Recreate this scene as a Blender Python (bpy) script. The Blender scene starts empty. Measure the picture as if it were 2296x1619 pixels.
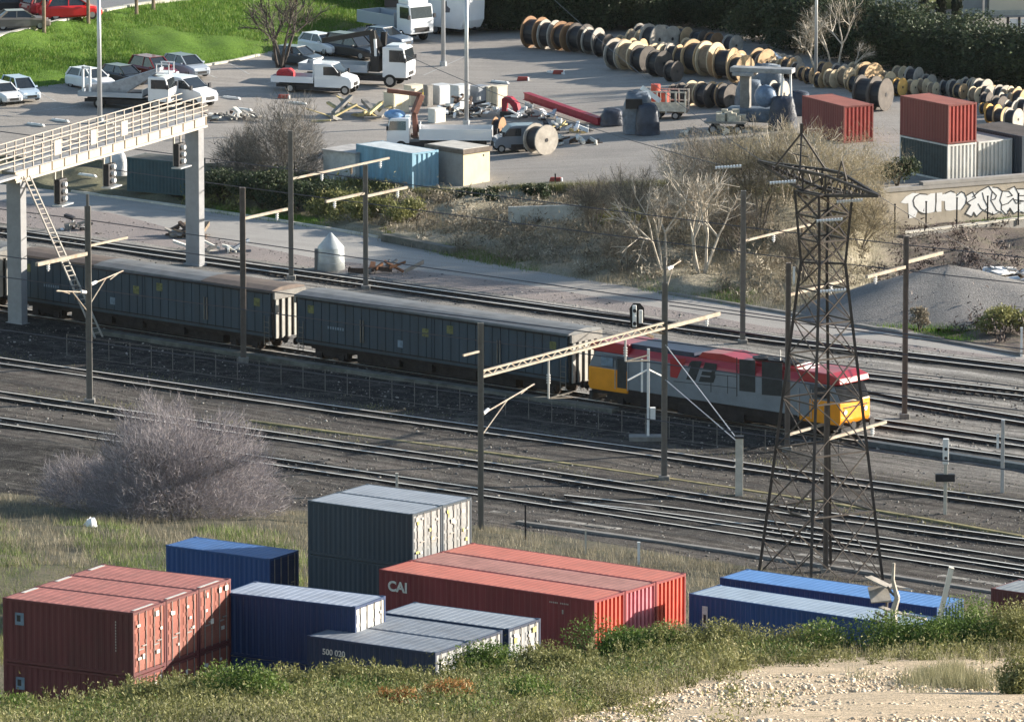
import bpy, math, random
import numpy as np
from mathutils import Vector, Matrix
R=math.radians; sin=math.sin; cos=math.cos; PI=math.pi
random.seed(7); rng=np.random.default_rng(11)
scene=bpy.context.scene; COL=scene.collection
# ------------------------------------------------------------------ camera model (pixels of a 2296x1619 frame)
F=16000.0; PITCH=R(10.13); CZ=77.0
CP,SP=cos(PITCH),sin(PITCH)
def ray(px,py):
    dx=(px-1148)/F; dy=(809.5-py)/F
    return Vector((dx,CP+dy*SP,-SP+dy*CP))
def at(px,py,z=0.0):
    d=ray(px,py); t=(z-CZ)/d.z
    return Vector((d.x*t,d.y*t,z))
def atY(px,py,Y):
    d=ray(px,py); t=Y/d.y
    return Vector((d.x*t,Y,CZ+d.z*t))
def pix(p):
    dz=p[2]-CZ; dep=p[1]*CP-dz*SP; up=p[1]*SP+dz*CP
    return 1148+F*p[0]/dep, 809.5-F*up/dep
def along(p,d,px):          # distance along direction d from p until the point stands over column px
    k=(px-1148)/F
    dep0=p[1]*CP-(p[2]-CZ)*SP; depd=d[1]*CP-d[2]*SP
    return (k*dep0-p[0])/(d[0]-k*depd)
# ------------------------------------------------------------------ object helpers
def tag(o,label=None,cat=None,group=None,kind=None):
    if label: o['label']=label
    if cat: o['category']=cat
    if group: o['group']=group
    if kind: o['kind']=kind
    return o
def thing(name,label,cat,loc=(0,0,0),rz=0.0,group=None):
    o=bpy.data.objects.new(name,None); COL.objects.link(o); o.empty_display_size=.3
    o.location=loc; o.rotation_euler=(0,0,rz)
    return tag(o,label,cat,group)
def dup(root,loc=None,rz=None,label=None,sc=None,parent=None):
    c=root.copy(); COL.objects.link(c)
    if parent is not None: c.parent=parent
    if loc is not None: c.location=loc
    if rz is not None: c.rotation_euler=(0,0,rz)
    if sc is not None: c.scale=sc if isinstance(sc,tuple) else (sc,sc,sc)
    if label: c['label']=label
    for ch in list(root.children):
        dup(ch,parent=c)
    return c
class MB:
    def __init__(s): s.v=[]; s.f=[]; s.m=[]; s.val=None
    def add(s,vs,fs,m=0):
        b=len(s.v); s.v+= [tuple(v) for v in vs]
        for f in fs: s.f.append([b+i for i in f]); s.m.append(m)
        return s
    def obox(s,o,ux,uy,uz,m=0):          # o = corner, three edge vectors
        o=Vector(o);ux=Vector(ux);uy=Vector(uy);uz=Vector(uz)
        vs=[o,o+ux,o+ux+uy,o+uy,o+uz,o+ux+uz,o+ux+uy+uz,o+uy+uz]
        return s.add(vs,[(0,3,2,1),(4,5,6,7),(0,1,5,4),(1,2,6,5),(2,3,7,6),(3,0,4,7)],m)
    def box(s,x0,x1,y0,y1,z0,z1,m=0):
        return s.obox((x0,y0,z0),(x1-x0,0,0),(0,y1-y0,0),(0,0,z1-z0),m)
    def bar(s,a,b,w,h=None,m=0):
        a=Vector(a);b=Vector(b);h=h or w; d=(b-a)
        if d.length<1e-6: return s
        d.normalize(); up=Vector((0,0,1)) if abs(d.z)<.95 else Vector((1,0,0))
        x=d.cross(up).normalized(); y=x.cross(d).normalized()
        o=a-x*w/2-y*h/2
        return s.obox(o,x*w,b-a,y*h,m)
    def tube(s,a,b,r0,r1=None,n=8,m=0,cap=True):
        a=Vector(a);b=Vector(b);r1=r0 if r1 is None else r1; d=(b-a)
        if d.length<1e-6: return s
        d.normalize(); up=Vector((0,0,1)) if abs(d.z)<.95 else Vector((1,0,0))
        x=d.cross(up).normalized(); y=x.cross(d).normalized()
        vs=[];fs=[]
        for i in range(n):
            t=2*PI*i/n; e=x*cos(t)+y*sin(t); vs+=[a+e*r0,b+e*r1]
        for i in range(n):
            j=(i+1)%n; fs.append((2*i,2*j,2*j+1,2*i+1))
        if cap: fs.append([2*i for i in range(n)][::-1]); fs.append([2*i+1 for i in range(n)])
        return s.add(vs,fs,m)
    def poly(s,pts,ext,m=0):             # planar polygon extruded
        e=Vector(ext); n=len(pts); p=[Vector(q) for q in pts]
        vs=p+[q+e for q in p]
        fs=[list(range(n))[::-1],list(range(n,2*n))]+[(i,(i+1)%n,n+(i+1)%n,n+i) for i in range(n)]
        return s.add(vs,fs,m)
    def lathe(s,prof,n=16,m=0,c=(0,0,0)):
        vs=[];fs=[];k=len(prof)
        for i in range(n):
            t=2*PI*i/n
            for r,z in prof: vs.append((c[0]+r*cos(t),c[1]+r*sin(t),c[2]+z))
        for i in range(n):
            j=(i+1)%n
            for q in range(k-1): fs.append((i*k+q,j*k+q,j*k+q+1,i*k+q+1))
        return s.add(vs,fs,m)
    def sphere(s,c,r,n=10,m=0,sc=(1,1,1)):
        pr=[(r*sin(PI*i/6)*1.0,-r*cos(PI*i/6)) for i in range(7)]
        b=len(s.v); s.lathe(pr,n,m)
        for i in range(b,len(s.v)):
            x,y,z=s.v[i]; s.v[i]=(c[0]+x*sc[0],c[1]+y*sc[1],c[2]+z*sc[2])
        return s
    def build(s,name,mats,parent=None,smooth=False,kind=None,label=None,bevel=0):
        me=bpy.data.meshes.new(name); me.from_pydata(s.v,[],s.f)
        if not isinstance(mats,(list,tuple)): mats=[mats]
        for m in mats: me.materials.append(m)
        if len(mats)>1: me.polygons.foreach_set('material_index',s.m)
        if s.val is not None:
            a=me.attributes.new('lv','FLOAT','FACE'); a.data.foreach_set('value',s.val)
        if smooth: me.polygons.foreach_set('use_smooth',[True]*len(me.polygons))
        me.update()
        import bmesh
        if len(s.f)<6000:
            bm=bmesh.new(); bm.from_mesh(me); bmesh.ops.recalc_face_normals(bm,faces=bm.faces); bm.to_mesh(me); bm.free()
        o=bpy.data.objects.new(name,me); COL.objects.link(o)
        if parent is not None: o.parent=parent
        if kind: o['kind']=kind
        if label: o['label']=label
        if bevel:
            b=o.modifiers.new('b','BEVEL'); b.width=bevel; b.segments=2; b.limit_method='ANGLE'
        return o
def npmesh(name,V,Fc,mats,parent=None,val=None,kind=None,label=None,vcol=None,smooth=False):
    """V (n,3), Fc (m,k) arrays"""
    me=bpy.data.meshes.new(name); V=np.asarray(V,dtype=np.float32); Fc=np.asarray(Fc,dtype=np.int32)
    me.vertices.add(len(V)); me.vertices.foreach_set('co',V.ravel())
    k=Fc.shape[1]; me.loops.add(Fc.size); me.loops.foreach_set('vertex_index',Fc.ravel())
    me.polygons.add(len(Fc)); me.polygons.foreach_set('loop_start',np.arange(0,Fc.size,k,dtype=np.int32))
    if not isinstance(mats,(list,tuple)): mats=[mats]
    for m in mats: me.materials.append(m)
    if val is not None:
        a=me.attributes.new('lv','FLOAT','FACE'); a.data.foreach_set('value',np.asarray(val,dtype=np.float32))
    if vcol is not None:
        for nm,arr in vcol.items():
            a=me.attributes.new(nm,'FLOAT','POINT'); a.data.foreach_set('value',np.asarray(arr,dtype=np.float32))
    me.update(calc_edges=True)
    if smooth: me.polygons.foreach_set('use_smooth',[True]*len(me.polygons))
    o=bpy.data.objects.new(name,me); COL.objects.link(o)
    if parent is not None: o.parent=parent
    if kind: o['kind']=kind
    if label: o['label']=label
    return o
# ------------------------------------------------------------------ materials
_mc={}
def mat(name,col,rough=.65,metal=0.0,var=.18,scale=3.0,bump=0.0,bscale=None,col2=None,spec=.4,streak=False,coat=0.0,dirt=0.0,dirtcol=(.10,.085,.07)):
    if name in _mc: return _mc[name]
    m=bpy.data.materials.new(name); m.use_nodes=True; nt=m.node_tree; b=nt.nodes['Principled BSDF']
    b.inputs['Roughness'].default_value=rough; b.inputs['Metallic'].default_value=metal
    b.inputs['Specular IOR Level'].default_value=spec; b.inputs['Coat Weight'].default_value=coat
    tc=nt.nodes.new('ShaderNodeTexCoord'); mp=nt.nodes.new('ShaderNodeMapping'); nt.links.new(tc.outputs['Object'],mp.inputs['Vector'])
    if streak: mp.inputs['Scale'].default_value=(1,1,.18)
    n=nt.nodes.new('ShaderNodeTexNoise'); n.inputs['Scale'].default_value=scale; n.inputs['Detail'].default_value=6; n.inputs['Roughness'].default_value=.65
    nt.links.new(mp.outputs[0],n.inputs['Vector'])
    mx=nt.nodes.new('ShaderNodeMix'); mx.data_type='RGBA'
    c2=col2 or tuple(c*(1-2.2*var) for c in col)
    c1=tuple(min(1,c*(1+var)) for c in col) if not col2 else col
    mx.inputs[6].default_value=(*c1,1); mx.inputs[7].default_value=(*[max(0,c) for c in c2],1)
    mr=nt.nodes.new('ShaderNodeMapRange'); mr.inputs[1].default_value=.32; mr.inputs[2].default_value=.7
    nt.links.new(n.outputs['Fac'],mr.inputs[0]); nt.links.new(mr.outputs[0],mx.inputs[0])
    out=mx.outputs[2]
    if dirt>0:
        n2=nt.nodes.new('ShaderNodeTexNoise'); n2.inputs['Scale'].default_value=scale*.35; n2.inputs['Detail'].default_value=9; n2.inputs['Roughness'].default_value=.75
        nt.links.new(tc.outputs['Object'],n2.inputs['Vector'])
        r2=nt.nodes.new('ShaderNodeMapRange'); r2.inputs[1].default_value=.5; r2.inputs[2].default_value=.72; r2.inputs[4].default_value=dirt
        nt.links.new(n2.outputs['Fac'],r2.inputs[0])
        m2=nt.nodes.new('ShaderNodeMix'); m2.data_type='RGBA'; nt.links.new(r2.outputs[0],m2.inputs[0]); nt.links.new(out,m2.inputs[6]); m2.inputs[7].default_value=(*dirtcol,1)
        out=m2.outputs[2]
    nt.links.new(out,b.inputs['Base Color'])
    if bump>0:
        nb=nt.nodes.new('ShaderNodeTexNoise'); nb.inputs['Scale'].default_value=bscale or scale*5; nb.inputs['Detail'].default_value=4
        nt.links.new(tc.outputs['Object'],nb.inputs['Vector'])
        bp=nt.nodes.new('ShaderNodeBump'); bp.inputs['Strength'].default_value=bump; bp.inputs['Distance'].default_value=.1
        nt.links.new(nb.outputs['Fac'],bp.inputs['Height']); nt.links.new(bp.outputs[0],b.inputs['Normal'])
    _mc[name]=m; return m
def leafmat(name,stops,rough=.6,trans=.25):
    """colour from per-leaf value"""
    if name in _mc: return _mc[name]
    m=bpy.data.materials.new(name); m.use_nodes=True; nt=m.node_tree; b=nt.nodes['Principled BSDF']
    at_=nt.nodes.new('ShaderNodeAttribute'); at_.attribute_name='lv'
    cr=nt.nodes.new('ShaderNodeValToRGB'); el=cr.color_ramp.elements
    while len(el)<len(stops): el.new(.5)
    for e,(p,c) in zip(el,stops): e.position=p; e.color=(*c,1)
    nt.links.new(at_.outputs['Fac'],cr.inputs[0]); nt.links.new(cr.outputs[0],b.inputs['Base Color'])
    b.inputs['Roughness'].default_value=rough; b.inputs['Specular IOR Level'].default_value=.25
    if trans>0:
        tr=nt.nodes.new('ShaderNodeBsdfTranslucent'); nt.links.new(cr.outputs[0],tr.inputs[0])
        ms=nt.nodes.new('ShaderNodeMixShader'); ms.inputs[0].default_value=trans
        nt.links.new(b.outputs[0],ms.inputs[1]); nt.links.new(tr.outputs[0],ms.inputs[2])
        nt.links.new(ms.outputs[0],nt.nodes['Material Output'].inputs['Surface'])
    _mc[name]=m; return m
def groundmat(name,cols,scales=(.15,1.2,9.0),bump=.5,bscale=12,attr=None,acol=None,attr2=None,acol2=None,speck=None,streaks=None):
    """layered noise ground; cols=(a,b,c); attr mixes towards acol"""
    m=bpy.data.materials.new(name); m.use_nodes=True; nt=m.node_tree; b=nt.nodes['Principled BSDF']; L=nt.links
    b.inputs['Roughness'].default_value=.9; b.inputs['Specular IOR Level'].default_value=.15
    tc=nt.nodes.new('ShaderNodeTexCoord')
    def noise(s,d=8,r=.7):
        n=nt.nodes.new('ShaderNodeTexNoise'); n.inputs['Scale'].default_value=s; n.inputs['Detail'].default_value=d; n.inputs['Roughness'].default_value=r
        L.new(tc.outputs['Object'],n.inputs['Vector']); return n.outputs['Fac']
    def rng_(x,a,c,o=1.0):
        r=nt.nodes.new('ShaderNodeMapRange'); r.inputs[1].default_value=a; r.inputs[2].default_value=c; r.inputs[4].default_value=o; L.new(x,r.inputs[0]); return r.outputs[0]
    def mix(f,a,c,bt='MIX'):
        x=nt.nodes.new('ShaderNodeMix'); x.data_type='RGBA'; x.blend_type=bt
        if isinstance(f,float): x.inputs[0].default_value=f
        else: L.new(f,x.inputs[0])
        for i,s in ((6,a),(7,c)):
            if isinstance(s,tuple): x.inputs[i].default_value=(*s,1)
            else: L.new(s,x.inputs[i])
        return x.outputs[2]
    o=mix(rng_(noise(scales[0]),.35,.65),cols[0],cols[1])
    def attrmix(o,nm,c):
        a=nt.nodes.new('ShaderNodeAttribute'); a.attribute_name=nm
        ad=nt.nodes.new('ShaderNodeMath'); ad.operation='ADD'; L.new(a.outputs['Fac'],ad.inputs[0])
        mm=nt.nodes.new('ShaderNodeMath'); mm.operation='MULTIPLY_ADD'; mm.inputs[1].default_value=.5; mm.inputs[2].default_value=-.25; L.new(noise(scales[1]*1.5),mm.inputs[0])
        L.new(mm.outputs[0],ad.inputs[1]); cl=nt.nodes.new('ShaderNodeClamp'); L.new(ad.outputs[0],cl.inputs[0])
        z=nt.nodes.new('ShaderNodeMath'); z.operation='MULTIPLY'; L.new(cl.outputs[0],z.inputs[0]); 
        g=nt.nodes.new('ShaderNodeMath'); g.operation='GREATER_THAN'; g.inputs[1].default_value=.001; L.new(a.outputs['Fac'],g.inputs[0]); L.new(g.outputs[0],z.inputs[1])
        return mix(z.outputs[0],o,c)
    if attr: o=attrmix(o,attr,acol)
    if attr2: o=attrmix(o,attr2,acol2)
    o=mix(rng_(noise(scales[1]),.45,.75,.6),o,cols[2])
    f=noise(scales[2],5,.8)
    v=nt.nodes.new('ShaderNodeMapRange'); v.inputs[1].default_value=.3; v.inputs[2].default_value=.7; v.inputs[3].default_value=.55; v.inputs[4].default_value=1.4; L.new(f,v.inputs[0])
    hs=nt.nodes.new('ShaderNodeHueSaturation'); L.new(o,hs.inputs['Color']); L.new(v.outputs[0],hs.inputs['Value'])
    o=hs.outputs[0]
    if streaks:
        mp=nt.nodes.new('ShaderNodeMapping'); mp.vector_type='POINT'; mp.inputs['Rotation'].default_value=(0,0,streaks[0]); mp.inputs['Scale'].default_value=(1,1,1); L.new(tc.outputs['Object'],mp.inputs['Vector'])
        m3=nt.nodes.new('ShaderNodeMapping'); m3.inputs['Scale'].default_value=(.035,1.0,1); L.new(mp.outputs[0],m3.inputs['Vector'])
        n3=nt.nodes.new('ShaderNodeTexNoise'); n3.inputs['Scale'].default_value=1.3; n3.inputs['Detail'].default_value=7; n3.inputs['Roughness'].default_value=.75; L.new(m3.outputs[0],n3.inputs['Vector'])
        r3=nt.nodes.new('ShaderNodeMapRange'); r3.inputs[1].default_value=.35; r3.inputs[2].default_value=.65; r3.inputs[3].default_value=streaks[1]; r3.inputs[4].default_value=streaks[2]; L.new(n3.outputs['Fac'],r3.inputs[0])
        h3=nt.nodes.new('ShaderNodeHueSaturation'); L.new(o,h3.inputs['Color']); L.new(r3.outputs[0],h3.inputs['Value']); o=h3.outputs[0]
    if speck:
        vo=nt.nodes.new('ShaderNodeTexVoronoi'); vo.inputs['Scale'].default_value=speck[0]; L.new(tc.outputs['Object'],vo.inputs['Vector'])
        lt=nt.nodes.new('ShaderNodeMath'); lt.operation='LESS_THAN'; lt.inputs[1].default_value=speck[1]; L.new(vo.outputs['Distance'],lt.inputs[0])
        o=mix(lt.outputs[0],o,speck[2])
    L.new(o,b.inputs['Base Color'])
    bp=nt.nodes.new('ShaderNodeBump'); bp.inputs['Strength'].default_value=bump; bp.inputs['Distance'].default_value=.12
    L.new(noise(bscale,4,.7),bp.inputs['Height']); L.new(bp.outputs[0],b.inputs['Normal'])
    return m
# ------------------------------------------------------------------ camera, light, world
cd=bpy.data.cameras.new('camera'); cam=bpy.data.objects.new('camera',cd); COL.objects.link(cam)
cam.location=(0,0,CZ); cam.rotation_euler=(PI/2-PITCH,0,0); cd.sensor_width=36; cd.lens=36*F/2296; cd.clip_start=1; cd.clip_end=6000
scene.camera=cam
SUN=Vector((.93,.25,.28)).normalized()
sd=bpy.data.lights.new('sun','SUN'); so=bpy.data.objects.new('sun',sd); COL.objects.link(so)
sd.energy=5.0; sd.angle=R(.5); sd.color=(1.0,.91,.78); so.rotation_euler=SUN.to_track_quat('Z','Y').to_euler(); so.location=(200,300,200)
w=bpy.data.worlds.new('World'); scene.world=w; w.use_nodes=True; nt=w.node_tree
sk=nt.nodes.new('ShaderNodeTexSky'); sk.sky_type='NISHITA'; sk.sun_disc=False
sk.sun_elevation=math.asin(SUN.z); sk.sun_rotation=math.atan2(SUN.x,SUN.y); sk.air_density=1.2; sk.dust_density=.6; sk.ozone_density=1.5
nt.links.new(sk.outputs[0],nt.nodes['Background'].inputs[0]); nt.nodes['Background'].inputs[1].default_value=.085
scene.view_settings.view_transform='Standard'; scene.view_settings.look='None'; scene.view_settings.exposure=1.35; scene.view_settings.gamma=1.0
scene.cycles.max_bounces=4; scene.cycles.diffuse_bounces=2; scene.cycles.glossy_bounces=2; scene.cycles.transparent_max_bounces=6
RA=R(39.2); RD=Vector((cos(RA),-sin(RA),0)); VD=Vector((sin(RA),cos(RA),0))   # along / across the railway
AD=Vector((cos(R(56)),sin(R(56)),0))                                          # direction of the mast arms
ZY=2.8; HAZE=.000010
# ------------------------------------------------------------------ terrain
def cpx(l): return [(p.x/p.y,p.y,p.z) for p in (at(*q) for q in l)]
def cY(l):                                    # (px,Y,z)
    return [((px-1148)/(F*.985),Y,z) for px,Y,z in l]
def cpY(l):                                   # (px,py,Y)
    return [(p.x/p.y,p.y,p.z) for p in (atY(*q) for q in l)]
T1=[(-400,466),(0,523),(537,600),(1148,686),(1722,765),(2296,833),(2700,880)]
T2=[(-400,637),(0,698),(212,727),(1064,857),(1885,983),(2296,1040),(2700,1098)]
C=[cY([(-2000,60,58),(4000,60,58)]),
 cpY([(-600,1660,135),(2900,1640,135)]),
 cpY([(-600,1640,178),(0,1632,178),(150,1625,178),(300,1590,178),(500,1568,178),(900,1560,178),(1100,1535,178),(1300,1515,178),(1500,1495,178),(1700,1482,178),(2296,1470,178),(2900,1470,178)]),
 cY([(-600,215,23),(1000,215,23),(2900,215,21)]),
 cY([(-600,266,13.2),(1000,266,13),(1300,266,9),(2900,266,8)]),
 cY([(-600,290,12.6),(950,290,12),(1150,290,8.5),(1300,290,5.5),(2900,290,5)]),
 cY([(-600,326,5.6),(650,326,5.4),(1050,326,4.4),(1300,326,3.4),(2900,326,3.2)]),
 cY([(-600,346,5.0),(600,346,4.8),(1050,343,4.0),(1400,339,3.2),(2900,335,3.0)]),
 cpx([(-400,1060,.1),(0,1105,.1),(400,1140,.1),(700,1145,.1),(1148,1185,.1),(1722,1278,.1),(2296,1372,.1),(2900,1465,.1)]),
 cpx([(-400,445,0),(0,500,0),(537,577,0),(1148,664,0),(1722,745,0),(2296,813,0),(2700,860,0)]),
 cpx([(-400,425,0),(0,450,0),(250,478,0),(450,530,0),(700,578,0),(1148,634,0),(1722,733,0),(2296,806,0),(2700,853,0)]),
 cpx([(-400,390,0),(0,412,0),(162,432,0),(425,468,0),(600,492,0),(770,518,0),(850,535,0),(1020,577,0),(1160,602,0),(1480,655,0),(1722,694,0),(2019,738,0),(2296,797,0),(2700,845,0)]),
 cpx([(-400,362,.9),(0,364,.9),(425,377,.9),(640,395,.9),(780,418,.95),(900,433,1.05),(1105,438,1.15),(1300,433,1.5),(1480,428,1.9),(1700,438,2.3),(1900,445,2.3),(1950,512,.25),(2296,490,.25),(2700,470,.25)]),
 cpx([(-400,350,1.2),(0,352,1.2),(425,365,1.2),(640,385,1.2),(780,410,1.25),(900,425,1.3),(1105,430,1.4),(1300,425,1.8),(1480,420,2.2),(1700,430,2.6),(1900,430,2.8),(1950,423,2.8),(2296,404,2.8),(2700,386,2.8)]),
 cpx([(-400,262,2.8),(0,205,2.8),(110,192,2.8),(300,168,2.8),(452,146,2.8),(574,125,2.8),(700,88,2.8),(830,55,2.8),(870,30,2.8),(1100,22,2.8),(2700,22,2.8)]),
 cpx([(-400,190,5),(0,84,5),(200,31,5),(310,11,5),(430,-3,5),(600,-24,5),(830,-38,4.6),(870,-45,4),(1100,-50,3),(2700,-50,3)]),
 cY([(-600,800,5),(2900,800,3)]),
 cY([(-2000,3500,6),(4000,3500,6)])]
for c in C: c.sort()
CA=[(np.array([q[0] for q in c]),np.array([q[1] for q in c]),np.array([q[2] for q in c])) for c in C]
def gz(x,y):
    a=x/y; Ys=[np.interp(a,A,Y) for A,Y,Z in CA]; Zs=[np.interp(a,A,Z) for A,Y,Z in CA]
    return float(np.interp(y,Ys,Zs))
def onground(px,py):        # first hit of the pixel ray on the terrain
    d=ray(px,py); a=d.x/d.y
    Ys=np.array([np.interp(a,A,Y) for A,Y,Z in CA]); Zs=np.array([np.interp(a,A,Z) for A,Y,Z in CA])
    yy=np.linspace(125,640,5000); zz=np.interp(yy,Ys,Zs); rz=CZ+d.z*yy/d.y
    i=int(np.argmax(zz>=rz)); y=yy[i]
    return Vector((d.x*y/d.y,y,float(zz[i])))
ac=np.concatenate([np.linspace(-.16,-.085,14),np.linspace(-.0835,.0835,330),np.linspace(.085,.16,14)])
_wr=np.random.default_rng(5); _wa=_wr.uniform(0,2*np.pi,28); _wf=np.exp(_wr.uniform(np.log(.25),np.log(3.2),28)); _wp=_wr.uniform(0,6.28,28)
def wav(x,y):
    return sum(np.sin((x*np.cos(a)+y*np.sin(a))*f+p)*(.8/f**.35) for a,f,p in zip(_wa,_wf,_wp))*.32
def strip(name,i0,i1,rows,mat_,fn=None,kind='structure',rough=0.0):
    Yc=[np.interp(ac,CA[i][0],CA[i][1]) for i in range(i0,i1+1)]; Zc=[np.interp(ac,CA[i][0],CA[i][2]) for i in range(i0,i1+1)]
    ts=[]; 
    for k in range(i1-i0):
        n=rows[k] if isinstance(rows,(list,tuple)) else rows
        ts+= [k+j/n for j in range(n)]
    ts.append(i1-i0); V=[]
    for t in ts:
        k=min(int(t),i1-i0-1); f=t-k
        Y=Yc[k]*(1-f)+Yc[k+1]*f; Z=Zc[k]*(1-f)+Zc[k+1]*f
        if rough and 0<t<i1-i0:
            Z=Z+rough*wav(ac*Y,Y)
        V.append(np.stack([ac*Y,Y,Z],1))
    V=np.concatenate(V); n=len(ac); m=len(ts)
    idx=np.arange(n*m).reshape(m,n)
    Fc=np.stack([idx[:-1,:-1],idx[:-1,1:],idx[1:,1:],idx[1:,:-1]],-1).reshape(-1,4)
    vc=fn(V) if fn else None
    o=npmesh(name,V,Fc,mat_,kind=kind,vcol=vc,smooth=True); return o
def polyY(pl):       # track polyline -> function a->Y
    w_=[at(*q) for q in pl]; w_.sort(key=lambda p:p.x/p.y)
    A=np.array([p.x/p.y for p in w_]); Y=np.array([p.y for p in w_]); return lambda a: np.interp(a,A,Y)
TRK={'far':T1,'train':T2,
 'second':[(1700,822),(2296,889),(2700,935)],
 'third':[(1800,868),(2296,948),(2700,1010)],
 'fourth':[(1500,885),(1984,955),(2296,1001),(2700,1060)],
 'near_bright':[(-400,757),(0,815),(300,859),(781,928),(1148,979),(1573,1037),(1882,1083),(2284,1136),(2700,1195)],
 'dark':[(-400,835),(0,891),(624,984),(1148,1058),(1712,1144),(2296,1222),(2700,1280)],
 'near_far':[(1250,1122),(1500,1150),(1997,1222),(2296,1268),(2700,1330)],
 'nearest':[(-400,893),(0,950),(624,1043),(1148,1120),(1708,1205),(2259,1288),(2700,1355)]}
TF={k:polyY(v) for k,v in TRK.items()}
TX={k:(min(at(*q).x for q in v),max(at(*q).x for q in v)) for k,v in TRK.items()}
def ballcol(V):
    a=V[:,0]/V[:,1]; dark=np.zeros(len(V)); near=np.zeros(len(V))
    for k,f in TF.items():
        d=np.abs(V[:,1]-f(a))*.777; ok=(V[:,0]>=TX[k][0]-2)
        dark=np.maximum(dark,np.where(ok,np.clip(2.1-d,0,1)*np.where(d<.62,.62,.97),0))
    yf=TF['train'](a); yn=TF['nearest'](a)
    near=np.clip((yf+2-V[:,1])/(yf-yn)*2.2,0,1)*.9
    yb=TF['near_bright'](a); train_shade=np.clip((V[:,1]-yb)/2-.8,0,1)*np.clip((yf+1-V[:,1])/2,0,1)*np.clip((1960-(1148+F*a*.985))/200,0,1)  # shadow of the train painted into the ballast colour
    px=1148+F*a*.985; shade_soil=np.clip((TF['nearest'](a)-2.5-V[:,1])/3,0,1)*np.clip((760-px)/250,0,1)*.78  # shade of the left bush and dark soil, both painted into the ballast
    return {'dark':np.maximum(np.maximum(dark,train_shade*.92),shade_soil),'near':near}
def hillcol(V):
    px=1148+F*V[:,0]/V[:,1]*.985; 
    g=np.clip((px-1050)/250,0,1)*np.clip((184-V[:,1])/5,0,1)
    g=g*np.clip((px-1000-(V[:,1]-137)*16.0)/140,0,1)
    return {'dark':g,'near':np.zeros(len(V))}
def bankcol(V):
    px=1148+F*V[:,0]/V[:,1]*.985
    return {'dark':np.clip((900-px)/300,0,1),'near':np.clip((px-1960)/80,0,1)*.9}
M_hill=groundmat('hill_soil',((.11,.10,.055),(.16,.14,.08),(.07,.075,.035)),(.3,2,14),.9,10,'dark',(.62,.49,.35))
strip('hill',0,3,[6,60,10],M_hill,hillcol,rough=.03)
M_dry=groundmat('dry_soil',((.11,.10,.07),(.16,.14,.10),(.05,.08,.03)),(.12,.8,7),.8,8)
strip('container_yard_ground',3,7,[6,6,10,8],M_dry,rough=.08)
M_verge=groundmat('verge_grass',((.085,.08,.06),(.12,.11,.085),(.045,.06,.028)),(.12,.7,6),.9,7)
strip('verge',7,8,30,M_verge,rough=.1)
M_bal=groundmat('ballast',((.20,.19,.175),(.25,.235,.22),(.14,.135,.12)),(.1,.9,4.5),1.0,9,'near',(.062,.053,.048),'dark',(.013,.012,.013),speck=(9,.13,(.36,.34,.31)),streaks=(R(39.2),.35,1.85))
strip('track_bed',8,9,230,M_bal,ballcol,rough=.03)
M_grv=groundmat('pink_gravel',((.30,.26,.245),(.24,.215,.21),(.34,.30,.28)),(.15,1.2,11),.8,12)
strip('gravel_verge',9,10,10,M_grv,rough=.02)
M_road=groundmat('road_asphalt',((.37,.35,.325),(.32,.30,.28),(.40,.38,.35)),(.05,.5,14),.15,40,streaks=(R(37),.90,1.07))
strip('service_road',10,11,10,M_road)
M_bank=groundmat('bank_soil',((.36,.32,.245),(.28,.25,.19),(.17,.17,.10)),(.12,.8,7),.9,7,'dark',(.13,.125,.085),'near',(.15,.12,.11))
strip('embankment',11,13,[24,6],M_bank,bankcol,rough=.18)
M_yard=groundmat('yard_asphalt',((.29,.268,.245),(.345,.315,.285),(.235,.22,.205)),(.04,.35,12),.2,40,streaks=(R(8),.90,1.09))
strip('yard_pavement',13,14,30,M_yard)
M_grass=groundmat('bank_grass',((.095,.18,.022),(.125,.21,.03),(.065,.125,.02)),(.08,.6,5),1.0,9,'dark',(.15,.15,.06))
strip('grass_bank',14,15,24,M_grass,lambda V:{'dark':np.clip((1148+F*V[:,0]/V[:,1]*.985-560)/240,0,.85),'near':np.zeros(len(V))},rough=.15)
M_up=groundmat('upper_asphalt',((.21,.21,.215),(.24,.24,.24),(.19,.19,.195)),(.05,.4,12),.1,40)
strip('upper_road',15,17,[8,6],M_up)
# ------------------------------------------------------------------ shared materials
def shift(mb,l):
    l=Vector(l); mb.v=[(v[0]-l.x,v[1]-l.y,v[2]-l.z) for v in mb.v]; return mb
M_railtop=mat('rail_glint_steel',(.88,.84,.77),.35,.2,.05,8); M_rail=mat('rail_rust',(.055,.04,.033),.8,0,.2,6)  # rail heads near white: the sun glint is put into the colour
M_sleep=mat('sleeper_concrete',(.085,.075,.068),.9,0,.2,3); M_conc=mat('weathered_concrete',(.235,.225,.21),.85,0,.12,2,.2,dirt=.5)
M_concl=mat('pale_concrete',(.55,.52,.45),.85,0,.1,2,.2,dirt=.3)
M_mast=mat('mast_steel',(.20,.188,.17),.55,.3,.12,1.5,dirt=.5,dirtcol=(.09,.06,.045)); M_brown=mat('brown_mast',(.17,.14,.12),.7,.1,.15,1.5,dirt=.5,dirtcol=(.08,.05,.04))
M_arm=mat('arm_paint',(.34,.30,.245),.65,.1,.14,3,dirt=.7,dirtcol=(.25,.12,.06)); M_white=mat('white_paint',(.78,.78,.76),.5,0,.06,2,dirt=.2)
M_black=mat('black_paint',(.015,.015,.017),.5,0,.2,3); M_dark=mat('dark_steel',(.035,.035,.04),.55,.4,.2,4); M_wire=mat('wire_metal',(.10,.10,.11),.5,.6,.05,2)
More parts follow.
